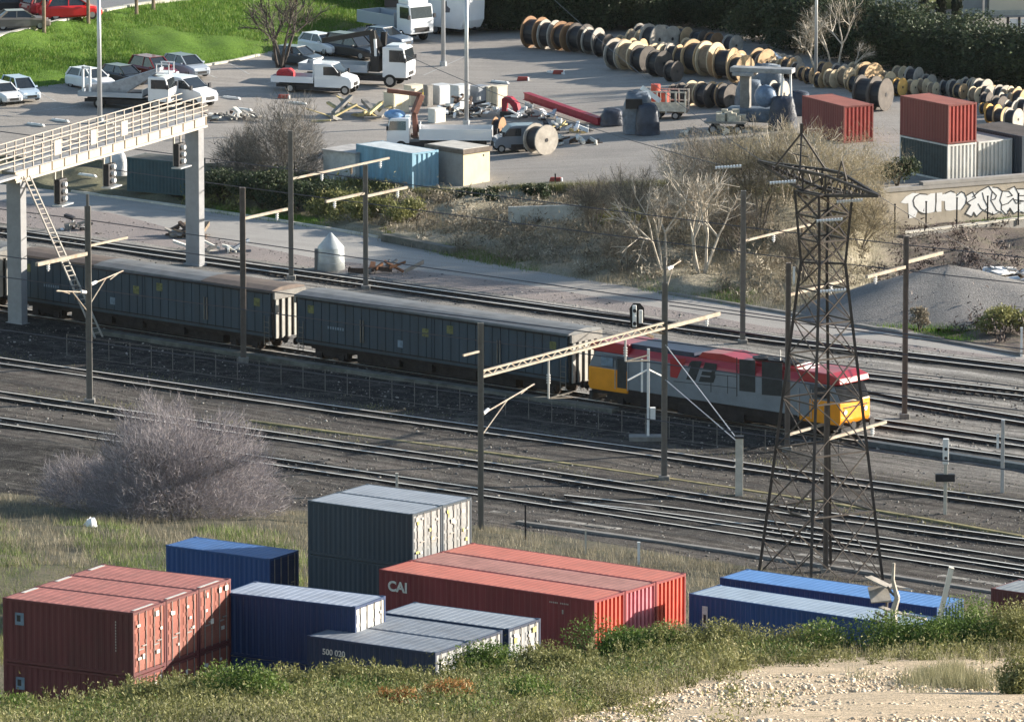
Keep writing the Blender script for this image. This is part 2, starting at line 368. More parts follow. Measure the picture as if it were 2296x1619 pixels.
M_glass=mat('dark_glass',(.02,.025,.03),.08,0,.1,1,spec=.8); M_tyre=mat('tyre_rubber',(.02,.02,.02),.85,0,.2,4); M_hub=mat('hub_grey',(.35,.35,.36),.4,.6,.1,4)
M_ins=mat('insulator_white',(.8,.8,.8),.25,0,.03,3); M_galv=mat('galvanised',(.50,.52,.54),.4,.5,.06,2); M_rust=mat('rust',(.22,.10,.05),.85,0,.3,3)
M_wood=mat('old_wood',(.24,.18,.125),.85,0,.2,3)
# ------------------------------------------------------------------ railway tracks
TL={'far':('railway track farthest from the camera, along the edge of the service road','far'),
'train':('railway track carrying the goods train and locomotive',''),
'second':('second railway track from the service road, right of the locomotive',''),
'third':('third railway track from the service road, running behind the locomotive nose',''),
'fourth':('railway track just beyond the one the locomotive stands on, with shiny rails',''),
'near_bright':('railway track with bright reflecting rails on the camera side of the goods train',''),
'dark':('dark oily railway track, second from the shipping containers at left',''),
'near_far':('short railway track branching off between two others under the lattice pylon',''),
'nearest':('railway track nearest to the shipping containers in the foreground','')}
def poly_pts(pl,step=1.0):
    w_=[at(*q) for q in pl]; out=[]
    for a,b in zip(w_,w_[1:]):
        n=max(2,int((b-a).length/step))
        out+=[a.lerp(b,i/n) for i in range(n)]
    out.append(w_[-1])
    # smooth
    for _ in range(12):
        out=[out[0]]+[(out[i-1]+out[i]*2+out[i+1])/4 for i in range(1,len(out)-1)]+[out[-1]]
    return out
for k,pl in TRK.items():
    pts=poly_pts(pl); o=pts[0].copy()
    t=thing('railway_track',TL[k][0],'railway track',o)
    ns=[]
    for i in range(len(pts)):
        d=(pts[min(i+1,len(pts)-1)]-pts[max(i-1,0)]).normalized(); ns.append(Vector((-d.y,d.x,0)))
    for s in (-.7535,.7535):
        mb=MB(); 
        prof=[(-.065,.0),(-.02,.03),(-.02,.12),(-.072,.12),(-.072,.165),(.072,.165),(.072,.12),(.02,.12),(.02,.03),(.065,.0)]  # head widened so the painted glint shows
        P=len(prof)
        for i,p in enumerate(pts):
            for (u,z) in prof: q=p+ns[i]*(s+u)-o; mb.v.append((q.x,q.y,.03+z))
        for i in range(len(pts)-1):
            for j in range(P-1):
                mb.f.append([i*P+j,i*P+j+1,(i+1)*P+j+1,(i+1)*P+j]); mb.m.append(1 if j==4 else 0)
        mb.build('rail',[M_rail,M_railtop],t)
    mb=MB(); L=0; acc=0
    for i in range(len(pts)-1):
        seg=(pts[i+1]-pts[i]).length; d=(pts[i+1]-pts[i]).normalized()
        while acc<seg:
            p=pts[i]+d*acc-o; n=ns[i]; mb.obox(p-n*1.28-d*.12+Vector((0,0,-.1)),d*.24,n*2.56,(0,0,.13))
            acc+=.62
        acc-=seg
    mb.build('sleepers',M_sleep,t,kind='stuff')
# low fence of thin posts and one wire in front of the train
def line3(a,b,t): return a.lerp(b,t)
# ------------------------------------------------------------------ train
ta=at(212,732,0); tb=at(1885,988,0); TD=(tb-ta).normalized(); TN=Vector((-TD.y,TD.x,0))
if TN.y<0: TN=-TN
TRZ=math.atan2(TD.y,TD.x)
def tpos(px): # point on near rail line at column px
    return ta+TD*along(ta,TD,px)
def side_hit(px,py,off=-.70):   # ray with vertical plane parallel to track: returns (distance along from ta, z)
    p0=ta+TN*off; d=ray(px,py); o=Vector((0,0,CZ))
    t=(p0-o).dot(TN)/d.dot(TN); h=o+d*t
    return (h-ta).dot(TD),h.z
M_wag=mat('wagon_blue_grey',(.036,.062,.090),.5,.1,.12,1.2,dirt=.35,dirtcol=(.05,.04,.035),streak=True); M_wagroof=mat('wagon_roof_grey',(.165,.175,.185),.75,.1,.14,1.0,dirt=.4,dirtcol=(.2,.16,.13))
M_wagbrown=mat('wagon_roof_brown',(.135,.105,.09),.75,0,.15,1.2,dirt=.3,dirtcol=(.3,.22,.15)); M_under=mat('underframe_dark',(.028,.022,.022),.85,0,.3,2)
M_yel=mat('yellow_plate',(.15,.16,.06),.6,0,.3,5); M_blu=mat('pale_blue_plate',(.17,.24,.31),.6); M_wend=mat('wagon_end_white',(.40,.39,.36),.6,0,.1,2,dirt=.3)
def bogie(parent,x):
    b=MB(); b.box(x-1.3,x+1.3,-1.12,-.98,.45,.8).box(x-1.3,x+1.3,.98,1.12,.45,.8).box(x-.3,x+.3,-1.1,1.1,.5,.9)
    for dx in (-.9,.9): b.box(x+dx-.22,x+dx+.22,-1.22,-1.0,.3,.66)
    o=b.build('bogie',M_under,parent)
    for dx in (-.9,.9):
        w_=MB()
        for s in (-1,1): w_.tube((x+dx,s*.70,.58),(x+dx,s*.84,.58),.46,n=18)
        w_.tube((x+dx,-.8,.58),(x+dx,.8,.58),.08,n=8); w_.build('wheelset',M_rail,o)
def wagon(x0,x1,label,brown=None,first=False):
    L=x1-x0; base=ta+TD*x0+TN*.7175; t=thing('goods_wagon',label,'goods wagon',base,TRZ,'covered goods wagons of the train')
    H0,H1=1.2,4.0
    core=MB(); core.box(.1,L-.1,-1.40,1.40,H0+.05,H1); core.build('core',M_dark,t)
    n=int(L/.66); wdt=(L-.3)/n
    for s,nm in ((-1,'side_wall'),(1,'side_wall')):
        mb=MB()
        for i in range(n):
            a=.15+i*wdt; mb.box(a+.025,a+wdt-.025,min(s*1.40,s*1.45),max(s*1.40,s*1.45),H0,H1-.02)
        mb.box(.05,L-.05,min(s*1.45,s*1.475),max(s*1.45,s*1.475),H0-.03,H0+.12)
        mb.box(L/2-.12,L/2+.12,min(s*1.45,s*1.49),max(s*1.45,s*1.49),H0+.12,H1-.1)
        mb.build(nm,M_wag,t)
    # arched roof, in sections
    sec=brown or [(0,L,0)]
    for a,b,br in sec:
        pr=[(-1.52,H1-.04),(-1.5,H1+.10),(-.8,H1+.24),(0,H1+.28),(.8,H1+.24),(1.5,H1+.10),(1.52,H1-.04)]
        mb=MB(); mb.poly([(a,y,z) for y,z in pr],(b-a,0,0)); mb.build('roof',M_wagbrown if br else M_wagroof,t)
        if not br:
            g=MB(); g.box(a+.02,b-.02,-1.545,-1.505,H1-.02,H1+.08); g.build('gutter',M_wagroof,t)
    for e,s in ((L,1),(0,-1)):
        ew=MB(); ew.box(min(e,e-s*.1),max(e,e-s*.1),-1.4,1.4,H0,H1); ew.build('end_wall',M_black,t)  # black wall stands in for the shade between the sunlit ribs
        rb=MB()
        for q in (-1.22,-.66,-.10,.46,1.02): rb.box(min(e,e+s*.10),max(e,e+s*.10),q-.02,q+.22,H0-.1,H1-.45)
        rb.build('end_rib',M_wend,t)
        hd=MB(); hd.box(min(e,e+s*.16),max(e,e+s*.16),-1.42,1.42,H1-.45,H1+.02); hd.build('end_header',M_conc,t)
    uf=MB(); uf.box(.1,L-.1,-1.25,-1.1,.95,1.2).box(.1,L-.1,1.1,1.25,.95,1.2).box(.1,L-.1,-.2,.2,.85,1.15)
    uf.box(1.0,L-1.0,-1.15,1.15,.82,1.14); uf.box(4.6,L-4.6,-.95,.95,.30,.84)
    for a in (.32,.44,.60): uf.box(L*a,L*a+1.3,-1.3,-.7,.5,.95)
    uf.build('underframe',M_under,t)
    for e,s in ((L,1),(0,-1)):
        for y in (-.87,.87): bu=MB(); bu.tube((e,y,1.05),(e+s*.5,y,1.05),.1,n=10); bu.tube((e+s*.5,y,1.05),(e+s*.56,y,1.05),.23,n=14); bu.build('buffer',M_under,t)
    bogie(t,2.6); bogie(t,L-2.6)
    tr=MB(); tr.box(.3,L-.3,-1.52,-1.475,H0+.16,H0+.22); tr.box(.3,L-.3,-1.53,-1.455,H1-.16,H1-.10); tr.build('door_track',M_under,t)
    for fx in (.02,.98):
        ld=MB()
        for q in range(5): ld.box(L*fx-.2,L*fx+.2,-1.53,-1.50,H0-.4+q*.32,H0-.37+q*.32)
        ld.box(L*fx-.22,L*fx-.19,-1.53,-1.49,H0-.5,H0+1.3); ld.box(L*fx+.19,L*fx+.22,-1.53,-1.49,H0-.5,H0+1.3); ld.build('step_ladder',M_mast,t)
    for fx in (.245,.255,.745,.755): hl=MB(); hl.box(L*fx-.03,L*fx+.03,-1.55,-1.48,H0+.5,H0+1.9); hl.build('door_latch',M_mast,t)
    st=MB(); 
    for q in range(7): st.box(L*.12+q*.2,L*.12+q*.2+.12,-1.470,-1.462,2.25,2.42)
    st.build('stencil_marks',M_blu,t)
    for fx,fz,m in ((.045,3.3,M_yel),(.56,3.3,M_yel),(.47,2.9,M_yel),(.93,3.25,M_yel)):
        pl=MB(); pl.box(L*fx,L*fx+.5,-1.462,-1.452,fz-.25,fz+.25); pl.build('marking_plate',m,t)
    pl=MB(); pl.box(L*.38,L*.38+.42,-1.462,-1.452,1.75,2.2); pl.build('marking_plate',M_blu,t)
    return t
def tx(px,py): return side_hit(px,py,-.73)[0]
x2a,x2b=tx(663,653),tx(1277,743); x1a,x1b=tx(30,566),tx(611,646); x0b=tx(-8,560)
print('wagon lengths',x2b-x2a,x1b-x1a, 'z',side_hit(663,653,-.73)[1],side_hit(1277,743,-.73)[1],side_hit(1885,841,-.7)[1])
a_=tx(212,590)-x1a; b_=tx(452,625)-x1a
wagon(x2a,x2b,'blue-grey covered goods wagon with a grey roof, coupled to the locomotive')
wagon(x1a,x1b,'blue-grey covered goods wagon with a brown roof and one grey roof section',[(0,a_,1),(a_,b_,0),(b_,x1b-x1a,1)])
wagon(x0b-21,x0b,'goods wagon whose white ribbed end just shows at the left edge of the view')
# locomotive
lx0,lx1=tx(1318,760),tx(1884,843); LL=lx1-lx0
t=thing('diesel_locomotive','grey diesel locomotive with red roof and yellow cab fronts','locomotive',ta+TD*lx0+TN*.7175,TRZ)
def ll(z): # zoom-picture pixel -> frame pixel
    return (1291.5+z[0]*.3125,688.8+z[1]*.3125)
def lxz(zx,zy): 
    a,z=side_hit(*ll((zx,zy)),-.70); return a-lx0,z
M_lgrey=mat('loco_grey',(.19,.215,.245),.45,.05,.08,1,coat=.2,dirt=.25); M_lred=mat('loco_red',(.34,.018,.026),.4,0,.08,1,coat=.3); M_lyel=mat('loco_yellow',(.78,.29,.008),.4,0,.06,1,coat=.3)
M_lnavy=mat('loco_navy',(.025,.035,.07),.45); M_llouv=mat('loco_louvre',(.03,.035,.04),.6,.2,.2,3)
W_=1.42
b=MB(); b.box(1.0,LL-1.0,-W_+.02,W_-.02,1.25,3.22); b.build('body',M_lgrey,t,bevel=.04)
b=MB(); b.box(.2,LL-.2,-1.3,1.3,.80,1.25); b.box(1.2,LL-1.2,-1.1,1.1,.45,.82) 
b.box(LL*.36,LL*.62,-1.32,1.32,.3,.9); b.build('underframe',M_under,t)
for x in (3.2,LL-3.2):
    bogie(t,x)
    bb=MB()
    for s in (-1,1): bb.tube((x,s*.70,.58),(x,s*.84,.58),.5,n=18)
    bb.build('wheelset',M_rail,t)
# cabs
for e,s in ((LL,1),(0,-1)):
    def X(v): return e-s*v
    pts=[(X(3.0),1.0),(X(0.15),1.0),(X(0),1.25),(X(.03),2.36),(X(3.0),2.36)]
    c=MB(); c.poly([(x,-W_,z) for x,z in pts],(0,2*W_,0)); c.build('cab_lower',[M_lyel],t,bevel=.05)
    pts=[(X(3.0),2.36),(X(.03),2.36),(X(.55),3.3),(X(3.0),3.3)]
    c=MB(); c.poly([(x,-W_+.02,z) for x,z in pts],(0,2*W_-.04,0)); cab=c.build('cab_upper',M_lgrey,t,bevel=.04)
    # windscreen sloped
    c=MB(); d=Vector((X(.55)-X(.03),0,3.3-2.36)); o=Vector((X(.03),-1.25,2.36)); nrm=Vector((s*.94,0,.52)).normalized()
    c.obox(o-Vector((0,.10,0))+d*.04+nrm*.004,d*.93,(0,2.7,0),nrm*.03); c.build('windscreen',mat('dull_screen',(.02,.022,.026),.95,0,.3,3,spec=.02),t)
    c=MB(); c.box(min(X(1.0),X(1.9)),max(X(1.0),X(1.9)),-W_-.012,-W_+.03,2.5,3.12); c.build('side_window',M_blu if s<0 else M_glass,t)
    c=MB(); c.box(min(X(2.25),X(2.95)),max(X(2.25),X(2.95)),-W_-.010,-W_+.03,1.3,3.15); c.build('cab_door',M_llouv if s<0 else M_lgrey,t)
    # red cap
    pts=[(X(3.1),3.3),(X(.50),3.3),(X(.05),3.38),(X(.15),3.72),(X(.9),3.95),(X(3.1),3.95)]
    c=MB(); c.poly([(x,-W_+.02,z) for x,z in pts],(0,2*W_-.04,0)); c.build('cab_roof',M_lred,t,bevel=.06)
    for y in (-W_-.03,W_+.03):
        for xx in (2.1,3.05): c=MB(); c.tube((X(xx),y,1.2),(X(xx),y,2.9),.025,n=6); c.build('handrail',M_galv,t)
    c=MB(); c.box(min(X(-.03),X(.01)),max(X(-.03),X(.01)),-1.1,1.1,1.98,2.04); c.build('nose_rail',M_dark,t)
    for y in (-.95,.95):
        c=MB(); c.tube((X(.0),y,1.75),(X(-.05),y,1.75),.14,n=14); c.build('headlight',M_ins,t)
    for y in (-.87,.87): c=MB(); c.tube((X(.1),y,1.05),(X(-.5),y,1.05),.1,n=10); c.tube((X(-.5),y,1.05),(X(-.57),y,1.05),.24,n=14); c.build('buffer',M_dark,t)
    c=MB(); c.box(min(X(.25),X(0)),max(X(.25),X(0)),-1.3,1.3,.35,.85); c.build('snow_guard',M_dark,t)
# roof between the cabs : low section rear, raised section front
pts=[(-W_+.02,3.22),(-W_+.06,3.36),(-1.12,3.70),(1.12,3.70),(W_-.06,3.36),(W_-.02,3.22)]
c=MB(); c.poly([(3.0,y,z) for y,z in pts],(LL-6.0,0,0)); c.build('roof',M_lred,t)
c=MB(); c.box(3.05,LL*.415,-1.12,1.12,3.62,3.98); c.build('roof_hatch',M_lnavy,t)
pts=[(LL*.42,3.68),(LL*.44,4.05),(LL*.52,4.12),(LL*.60,3.92),(LL*.86,3.90),(LL*.87,3.68)]
c=MB(); c.poly([(x,-.95,z) for x,z in pts],(0,1.9,0)); c.build('raised_roof',M_lred,t)
for fx in (.64,.70,.76):
    c=MB(); c.tube((LL*fx,0,4.0),(LL*fx,0,4.1),.62,n=20); c.tube((LL*fx,0,4.1),(LL*fx,0,4.14),.3,n=12); c.build('roof_fan',M_dark,t)
c=MB()
for fx in (.80,.83): c.bar((LL*fx,-.7,4.0),(LL*fx,.7,4.05),.06)
c.bar((LL*.72,-.3,4.1),(LL*.72,-.3,4.7),.05); c.build('roof_rail',M_galv,t)
# side details (near side), real size on the body wall
def sideplate(name,m,zp,off=.006,th=.012):
    P=[lxz(*q) for q in zp]; mb=MB(); mb.poly([(x,-W_+.02-off-th,z) for x,z in P],(0,th,0)); mb.build(name,m,t)
sideplate('red_panel',M_lred,[(676,368),(795,368),(760,430),(725,510),(676,500)])
sideplate('logo_mark',M_llouv,[(832,385),(903,388),(855,528),(790,518),(826,418),(805,430),(815,400)])
sideplate('logo_mark',M_llouv,[(925,396),(1010,408),(1005,455),(996,470),(1000,500),(985,542),(880,535),(908,455),(912,440)])
sideplate('logo_bar',M_lgrey,[(905,448),(975,456),(972,466),(902,458)],.02)
sideplate('logo_bar',M_lgrey,[(893,486),(965,494),(962,504),(890,496)],.02)
sideplate('louvre',M_llouv,[(1172,372),(1285,385),(1285,612),(1172,600)])
sideplate('louvre',M_llouv,[(1333,390),(1480,402),(1480,640),(1333,628)])
for q in ([(1150,360),(1156,360),(1156,640),(1150,640)],[(1085,490),(1089,490),(1089,620),(1085,620)],[(965,540),(970,540),(970,610),(965,610)],[(700,530),(1150,580),(1150,584),(700,534)],[(1000,482),(1150,498),(1150,502),(1000,486)]):
    sideplate('panel_seam',M_black,q,.004,.006)
# ------------------------------------------------------------------ masts
def hpost(mb,p,w,h,m=0):        # H-section post
    mb.obox((p.x-w/2,p.y-w/2,p.z),(w,0,0),(0,.05,0),(0,0,h),m); mb.obox((p.x-w/2,p.y+w/2-.05,p.z),(w,0,0),(0,.05,0),(0,0,h),m)
    mb.obox((p.x-.03,p.y-w/2+.05,p.z),(.06,0,0),(0,w-.1,0),(0,0,h),m)
def mast(px,pyb,pyt,wpx,label,arms=(),m=None,zb=0,ext=None,block=True,solid=True,brk=()):
    m=m or M_mast; b=at(px,pyb,zb); s=F/b.y; top=atY(px,pyt,b.y).z; w_=wpx/s*.8; h=top-b.z
    t=thing('catenary_mast',label,'catenary mast',b,0,'masts carrying the overhead wires')
    o=b; mb=MB(); L0=Vector((0,0,0))
    # two channels with a web between them
    for sx in (-1,1): mb.box(sx*w_/2-(.07 if sx>0 else 0),sx*w_/2+(0 if sx>0 else .07),-w_*.45,w_*.45,0,h)
    mb.box(-w_/2+.07,w_/2-.07,-w_*.2,w_*.2,0,h); mb.build('post',m,t)
    bl=MB(); bl.box(-w_*.9,w_*.9,-w_*.9,w_*.9,-.4,.30); bl.build('footing',M_conc,t,bevel=.03)
    if ext:
        e=MB(); hz=atY(px,ext,b.y).z-b.z; e.box(-w_*.22,w_*.22,-w_*.22,w_*.22,h,hz); e.build('post_extension',m,t)
    for a in arms:
        pya,pxe,thick=a[0],a[1],a[2]; am=a[3] if len(a)>3 else M_arm
        za=atY(px,pya,b.y).z-b.z; dr=AD if pxe>px else -AD
        st=Vector((0,0,za))+dr*(w_*.5); l=along(b+st,dr,pxe); en=st+dr*l
        if len(a)>4: en.z+=a[4]
        mb=MB(); mb.bar(st,en,thick*.8); ao=mb.build('arm',am,t)
        if l>4:
            n=int(l/3.2)
            for i in range(1,n+1):
                q=st.lerp(en,i/(n+.3)); i_=MB(); i_.tube(q-Vector((0,0,thick/2)),q-Vector((0,0,.55)),.05,n=8)
                for k in range(3): i_.tube(q-Vector((0,0,.12+k*.13)),q-Vector((0,0,.17+k*.13)),.11,n=10)
                i_.build('insulator',M_ins if i%2 else M_wood,ao)
    for pyk,pxe,rise in brk:                # hinged bracket: diagonal tubes with registration arm
        zk=atY(px,pyk,b.y).z-b.z; dr=AD if pxe>px else -AD
        l=along(b+Vector((0,0,zk)),dr,pxe)
        a0=Vector((0,0,zk))+dr*w_*.5; a1=a0+dr*l*.95+Vector((0,0,rise)); mb=MB()
        mb.tube(a0,a1,.045,n=6); mb.tube(a0-Vector((0,0,1.1)),a0+dr*l*.45+Vector((0,0,rise*.45)),.04,n=6); mb.tube(a1-dr*.2,a1-dr*1.3-Vector((0,0,.35)),.03,n=6)
        bo=mb.build('bracket',M_arm,t)
        i_=MB(); i_.tube(a0+dr*.1+Vector((0,0,.02)),a0+dr*.55+Vector((0,0,rise*.2+.02)),.1,n=10); i_.build('insulator',M_ins,bo)
    return t
mast(201,905,462,17,'grey catenary mast left of the bare purple bush, with arms over the wagons',[(568,82,.26),(552,285,.16)],ext=436,brk=[(655,127,.5),(640,276,.4)])
t=mast(546,812,421,16,'brown-grey catenary mast in front of the middle wagon roof, with one arm to the right',[(491,643,.2)],m=M_brown)
mast(653,628,294,14,'tall mast behind the gap between two wagons, with a long sagging arm',[(402,872,.17)],m=M_mast)
mast(820,650,370,14,'mast right of the silo carrying a pale arm on each side',[(433,730,.2),(441,912,.2)],m=M_mast)
mast(1665,772,428,15,'tall plain mast behind the locomotive roof, left of the pylon',[(541,1818,.16)],m=M_mast)
mast(2028,938,530,15,'mast right of the pylon with a long arm rising to the right',[(588,2112,.24),(598,1943,.22)],m=M_brown)
mast(1489,1078,634,17,'double channel mast in front of the locomotive, supporting the long portal beam',[(735,1612,.26)],ext=577,brk=[(606,1524,.3)])
m8=mast(1078,1200,724,17,'mast beside the stacked slate containers at the near end of the portal beam',[(787,1038,.14)],brk=[(930,1200,.9)])
mast(1765,1012,590,15,'brown mast standing in front of the locomotive, seen through the left side of the pylon',[(662,1890,.18),(975,1845,.18)],m=M_brown)
mast(1851,1286,905,15,'brown mast standing inside the feet of the lattice pylon',[(985,1986,.18)],m=M_brown)
# portal beam between two masts
a=at(1078,1200,0); a.z=atY(1088,845,a.y).z; b=at(1489,1078,0); b.z=atY(1487,735,b.y).z
t=thing('portal_beam','long pale portal beam spanning between two catenary masts over the rails','portal beam',a)
d=b-a; mb=MB(); mb.bar((0,0,0),d,.24,.12); mb.bar(Vector((0,0,.3)),d+Vector((0,0,.3)),.14,.1)
n=16
for i in range(n): mb.bar(d*(i/n),d*((i+.5)/n)+Vector((0,0,.3)),.05); mb.bar(d*((i+.5)/n)+Vector((0,0,.3)),d*((i+1)/n),.05)
mb.build('beam',M_arm,t)
for fx,l in ((.36,2.2),(.78,1.3)):
    q=d*fx; i_=MB(); i_.tube(q,q-Vector((0,0,l)),.06,n=8)
    for k in range(4): i_.tube(q-Vector((0,0,l*.4+k*.14)),q-Vector((0,0,l*.4+.06+k*.14)),.12,n=10)
    i_.build('drop_arm',M_galv,t)
    r=MB(); e=q-Vector((0,0,l)); r.bar(e,e+Vector((1.3,.6,.25)),.06); r.bar(e,e+Vector((1.3,.6,-.05)),.06); r.build('registration_arm',M_arm,t)
# drops on the cantilevered far side
# overhead wires
M_w=M_wire
def wire(pl,label,r=.018,sag=0):
    pts=[]
    for (p,q) in zip(pl,pl[1:]):
        for i in range(8): pts.append(p.lerp(q,i/8)-Vector((0,0,sag*4*(i/8)*(1-i/8))))
    pts.append(pl[-1]); o=pts[0].copy(); mb=MB()
    for p,q in zip(pts,pts[1:]): mb.tube(p-o,q-o,r,n=4,cap=False)
    ob=mb.build('overhead_wire',M_w); ob.location=o; tag(ob,label,'overhead wire')
def wz(pl,z): return [at(*q[:2],z) if len(q)==2 else at(*q) for q in pl]
def over(track,z):   # wire following a track at height z
    return [at(*q)+Vector((0,0,z)) for q in poly_pts(TRK[track],18.0) and [(p[0],p[1],0) for p in TRK[track]]]
for k,z,lab in (('train',5.4,'contact wire strung over the goods train'),('train',6.6,'upper carrying wire strung over the goods train'),('near_bright',5.4,'contact wire strung over the bright rails in front of the train'),('near_bright',6.7,'upper carrying wire over the bright rails in front of the train'),
      ('far',5.4,'contact wire over the track beside the service road'),('far',7.0,'upper carrying wire beside the service road'),('fourth',5.4,'contact wire right of the locomotive over the next track'),('nearest',5.6,'contact wire over the track nearest to the containers')):
    wire([p+Vector((0,0,z)) for p in [at(*q) for q in TRK[k]]],lab,.032)
# signals and small posts
def post(name,label,cat,px,pyb,pyt,wpx,m,zb=0,head=None,group=None):
    b=at(px,pyb,zb); h=atY(px,pyt,b.y).z-b.z; w_=wpx/(F/b.y)
    t=thing(name,label,cat,b,0,group); mb=MB(); mb.box(-w_/2,w_/2,-w_/2,w_/2,-.2,h); mb.build('post',m,t,bevel=.01)
    return t,h,w_,b
t,h,w_,b=post('anchor_post','stout pale concrete anchor post between the tracks with two guy wires','post',1657,1112,982,17,M_concl)
c=MB(); c.box(-w_*.6,w_*.6,-w_*.6,w_*.6,h,h+.12); c.build('cap',M_dark,t)
p7=at(1489,1078,0); tp=p7+Vector((0,0,atY(1489,850,p7.y).z)); en=b+Vector((0,0,h-.3))
g=MB(); g.tube(tp-b,en-b,.03,n=5,cap=False); g.build('guy_wire',M_galv,t); g=MB(); g.tube(tp+Vector((0,0,2.0))-b,en+Vector((-.1,0,.2))-b,.03,n=5,cap=False); g.build('guy_wire',M_galv,t)
t,h,w_,b=post('signal_post','slim pale post with a white box on top, right of the pylon','signal',2119,1155,1040,8,M_concl)
c=MB(); c.box(-.16,.16,-.15,.15,h,h+1.4); c.build('signal_head',M_white,t,bevel=.02); c=MB(); c.tube((0,-.17,h+.35),(0,-.15,h+.35),.09,n=12); c.tube((0,-.17,h+.85),(0,-.15,h+.85),.09,n=12); c.build('lamp',M_dark,t)
c=MB(); c.box(-.55,.5,-.2,.2,1.9,2.3); c.build('junction_box',M_dark,t)
t,h,w_,b=post('signal_post','slim grey post with a small white plate near the right edge','post',2247,1108,942,8,M_galv)
c=MB(); c.box(-.35,-.22,-.05,.05,h-1.6,h-.8); c.build('plate',M_white,t)
t,h,w_,b=post('white_signal_mast','twin white pipe signal mast standing in front of the locomotive side','signal',1453,990,782,6,M_white)
c=MB(); c.box(-.42,-.30,-.06,.06,2.9,h-.6); c.build('thin_pipe',M_white,t); c=MB(); c.box(.12,.42,-.15,.15,1.3,2.0); c.build('equipment_box',M_white,t); c=MB(); c.box(-1.1,1.0,-.5,.5,-.1,.35); c.build('plinth',M_conc,t)
c=MB(); c.bar((0,0,h-1.2),(1.1,.9,h-1.9),.08); c.bar((0,0,h-1.2),(-1.2,-.5,h-1.75),.08); c.build('arm',M_white,t)
# signal on portal
b=at(1428,860,0); b=Vector((b.x,b.y,0)); 
zs=atY(1428,733,at(1440,1085,0).y)
t=thing('colour_signal','white colour light signal with black rounded backboard above the portal beam','signal',zs)
c=MB(); c.poly([(-.34,.12,-.1),(.2,.12,-.1),(.42,.12,.35),(.40,.12,1.05),(.18,.12,1.3),(-.2,.12,1.32),(-.42,.12,1.0)],(0,.06,0)); c.build('backboard',M_black,t)
c=MB(); c.box(-.25,-.02,-.12,.1,0,1.22); c.box(.1,.32,-.1,.1,.2,.95); c.build('lamp_housing',M_white,t,bevel=.04)
for k in range(3): c=MB(); c.tube((-.13,-.3,.22+k*.36),(-.13,-.12,.22+k*.36),.1,n=10); c.build('lamp_hood',M_white if k%2 else M_dark,t)
c=MB(); c.bar((0,0,-.1),(.9,.6,-.7),.16); c.bar((0,0,-.1),(1.6,.9,-.55),.12); c.build('support_bracket',M_wood,t)
for px,pb,pt,wd,m,lb in ((1178,1210,1130,4,M_dark,'thin dark fence post beside the red-roofed containers, left one of the pair below the rails'),(1313,1242,1188,4,M_concl,'short pale post in the dry grass above the orange roof'),(1432,1262,1216,6,M_white,'short white marker post in the dry grass behind the orange container roof'),(890,1100,1062,6,M_concl,'short pale post between the rails above the slate container roof'),(2290,800,735,5,M_white,'white marker post beside the road at the right edge'),(1245,412,392,3,M_black,'black stake beside the red kerb block'),(1780,640,600,5,M_white,'short white marker stub in the scrub left of the pylon')):
    g=onground(px,pb); hh=(pb-pt)/(F/g.y); o=thing('marker_post',lb,'post',g); c=MB(); r=wd/(F/g.y)/2; c.box(-r,r,-r,r,-.1,hh); c.build('stake',m,o); c=MB(); c.box(-r*1.2,r*1.2,-r*1.2,r*1.2,hh,hh+.06); c.build('cap',m,o)
# fence in front of the train: posts + rail
fa=at(150,800,0); fb=at(1880,1040,0); k=0
t=thing('wire_fence','low thin wire fence along the shaded strip in front of the train','fence',fa)
dd=fb-fa; n=34
for i in range(n+1):
    q=dd*(i/n); mb=MB(); mb.box(q.x-.025,q.x+.025,q.y-.025,q.y+.025,0,1.4); mb.build('post',M_mast,t)
for z in (.1,1.35): mb=MB(); mb.bar(Vector((0,0,z)),dd+Vector((0,0,z)),.02); mb.build('wire',M_mast,t)
# low concrete cable trough and yellow path edge between tracks
def ribbon(name,pl,w_,h,m,label,cat,z=0.0,kind=None):
    pts=poly_pts(pl,4.0); o=pts[0].copy(); mb=MB()
    for i,(p,q) in enumerate(zip(pts,pts[1:])):
        d=(q-p).normalized(); n=Vector((-d.y,d.x,0)); mb.obox(p-n*w_/2-o+Vector((0,0,-.05)),q-p,n*w_,(0,0,h+.05))
    ob=mb.build(name,m,kind=kind); ob.location=o+Vector((0,0,z))
    if not kind: tag(ob,label,cat)
    return ob
M_yed=mat('mossy_edge',(.27,.235,.12),.9,0,.25,1.5,.3); M_tr=mat('trough_concrete',(.14,.14,.125),.9,0,.25,1.0,.3,dirt=.5,dirtcol=(.05,.06,.04))
ribbon('cable_trough',[(200,745,0),(537,800,0),(1064,880,0),(1380,925,0)],.7,.28,M_tr,'long mossy concrete cable trough beside the wagon wheels','cable trough')
ribbon('track_edging',[(1160,1176,0),(1448,1214,0),(1722,1252,0),(2000,1298,0),(2296,1344,0)],.35,.22,M_conc,'grey concrete edging running between the nearest track and the pylon foot','kerb')
ribbon('track_edging',[(1100,1150,0),(1448,1196,0),(1722,1233,0),(2296,1322,0)],.5,.10,mat('pale_ballast_strip',(.30,.28,.25),.9,0,.35,2,.5),'pale stone strip beside the nearest track','kerb')
ribbon('path_edge',[(560,946,0),(799,985,0),(1049,1008,0),(1148,1021,0),(1480,1075,0),(1645,1097,0),(1872,1131,0),(2082,1161,0),(2296,1206,0)],.28,.12,M_yed,'pale yellowish path edging between the tracks, from the bare bush to the right edge','kerb')
ribbon('kerb',[(162,431,0),(425,467,0),(600,491,0),(770,517,0),(850,534,0)],.3,.14,M_concl,'broken pale kerb along the far side of the service road at left','kerb')
ribbon('kerb',[(1480,657,0),(1722,696,0),(2019,740,0),(2296,799,0)],.35,.15,M_conc,'grey kerb along the far side of the service road at right','kerb')
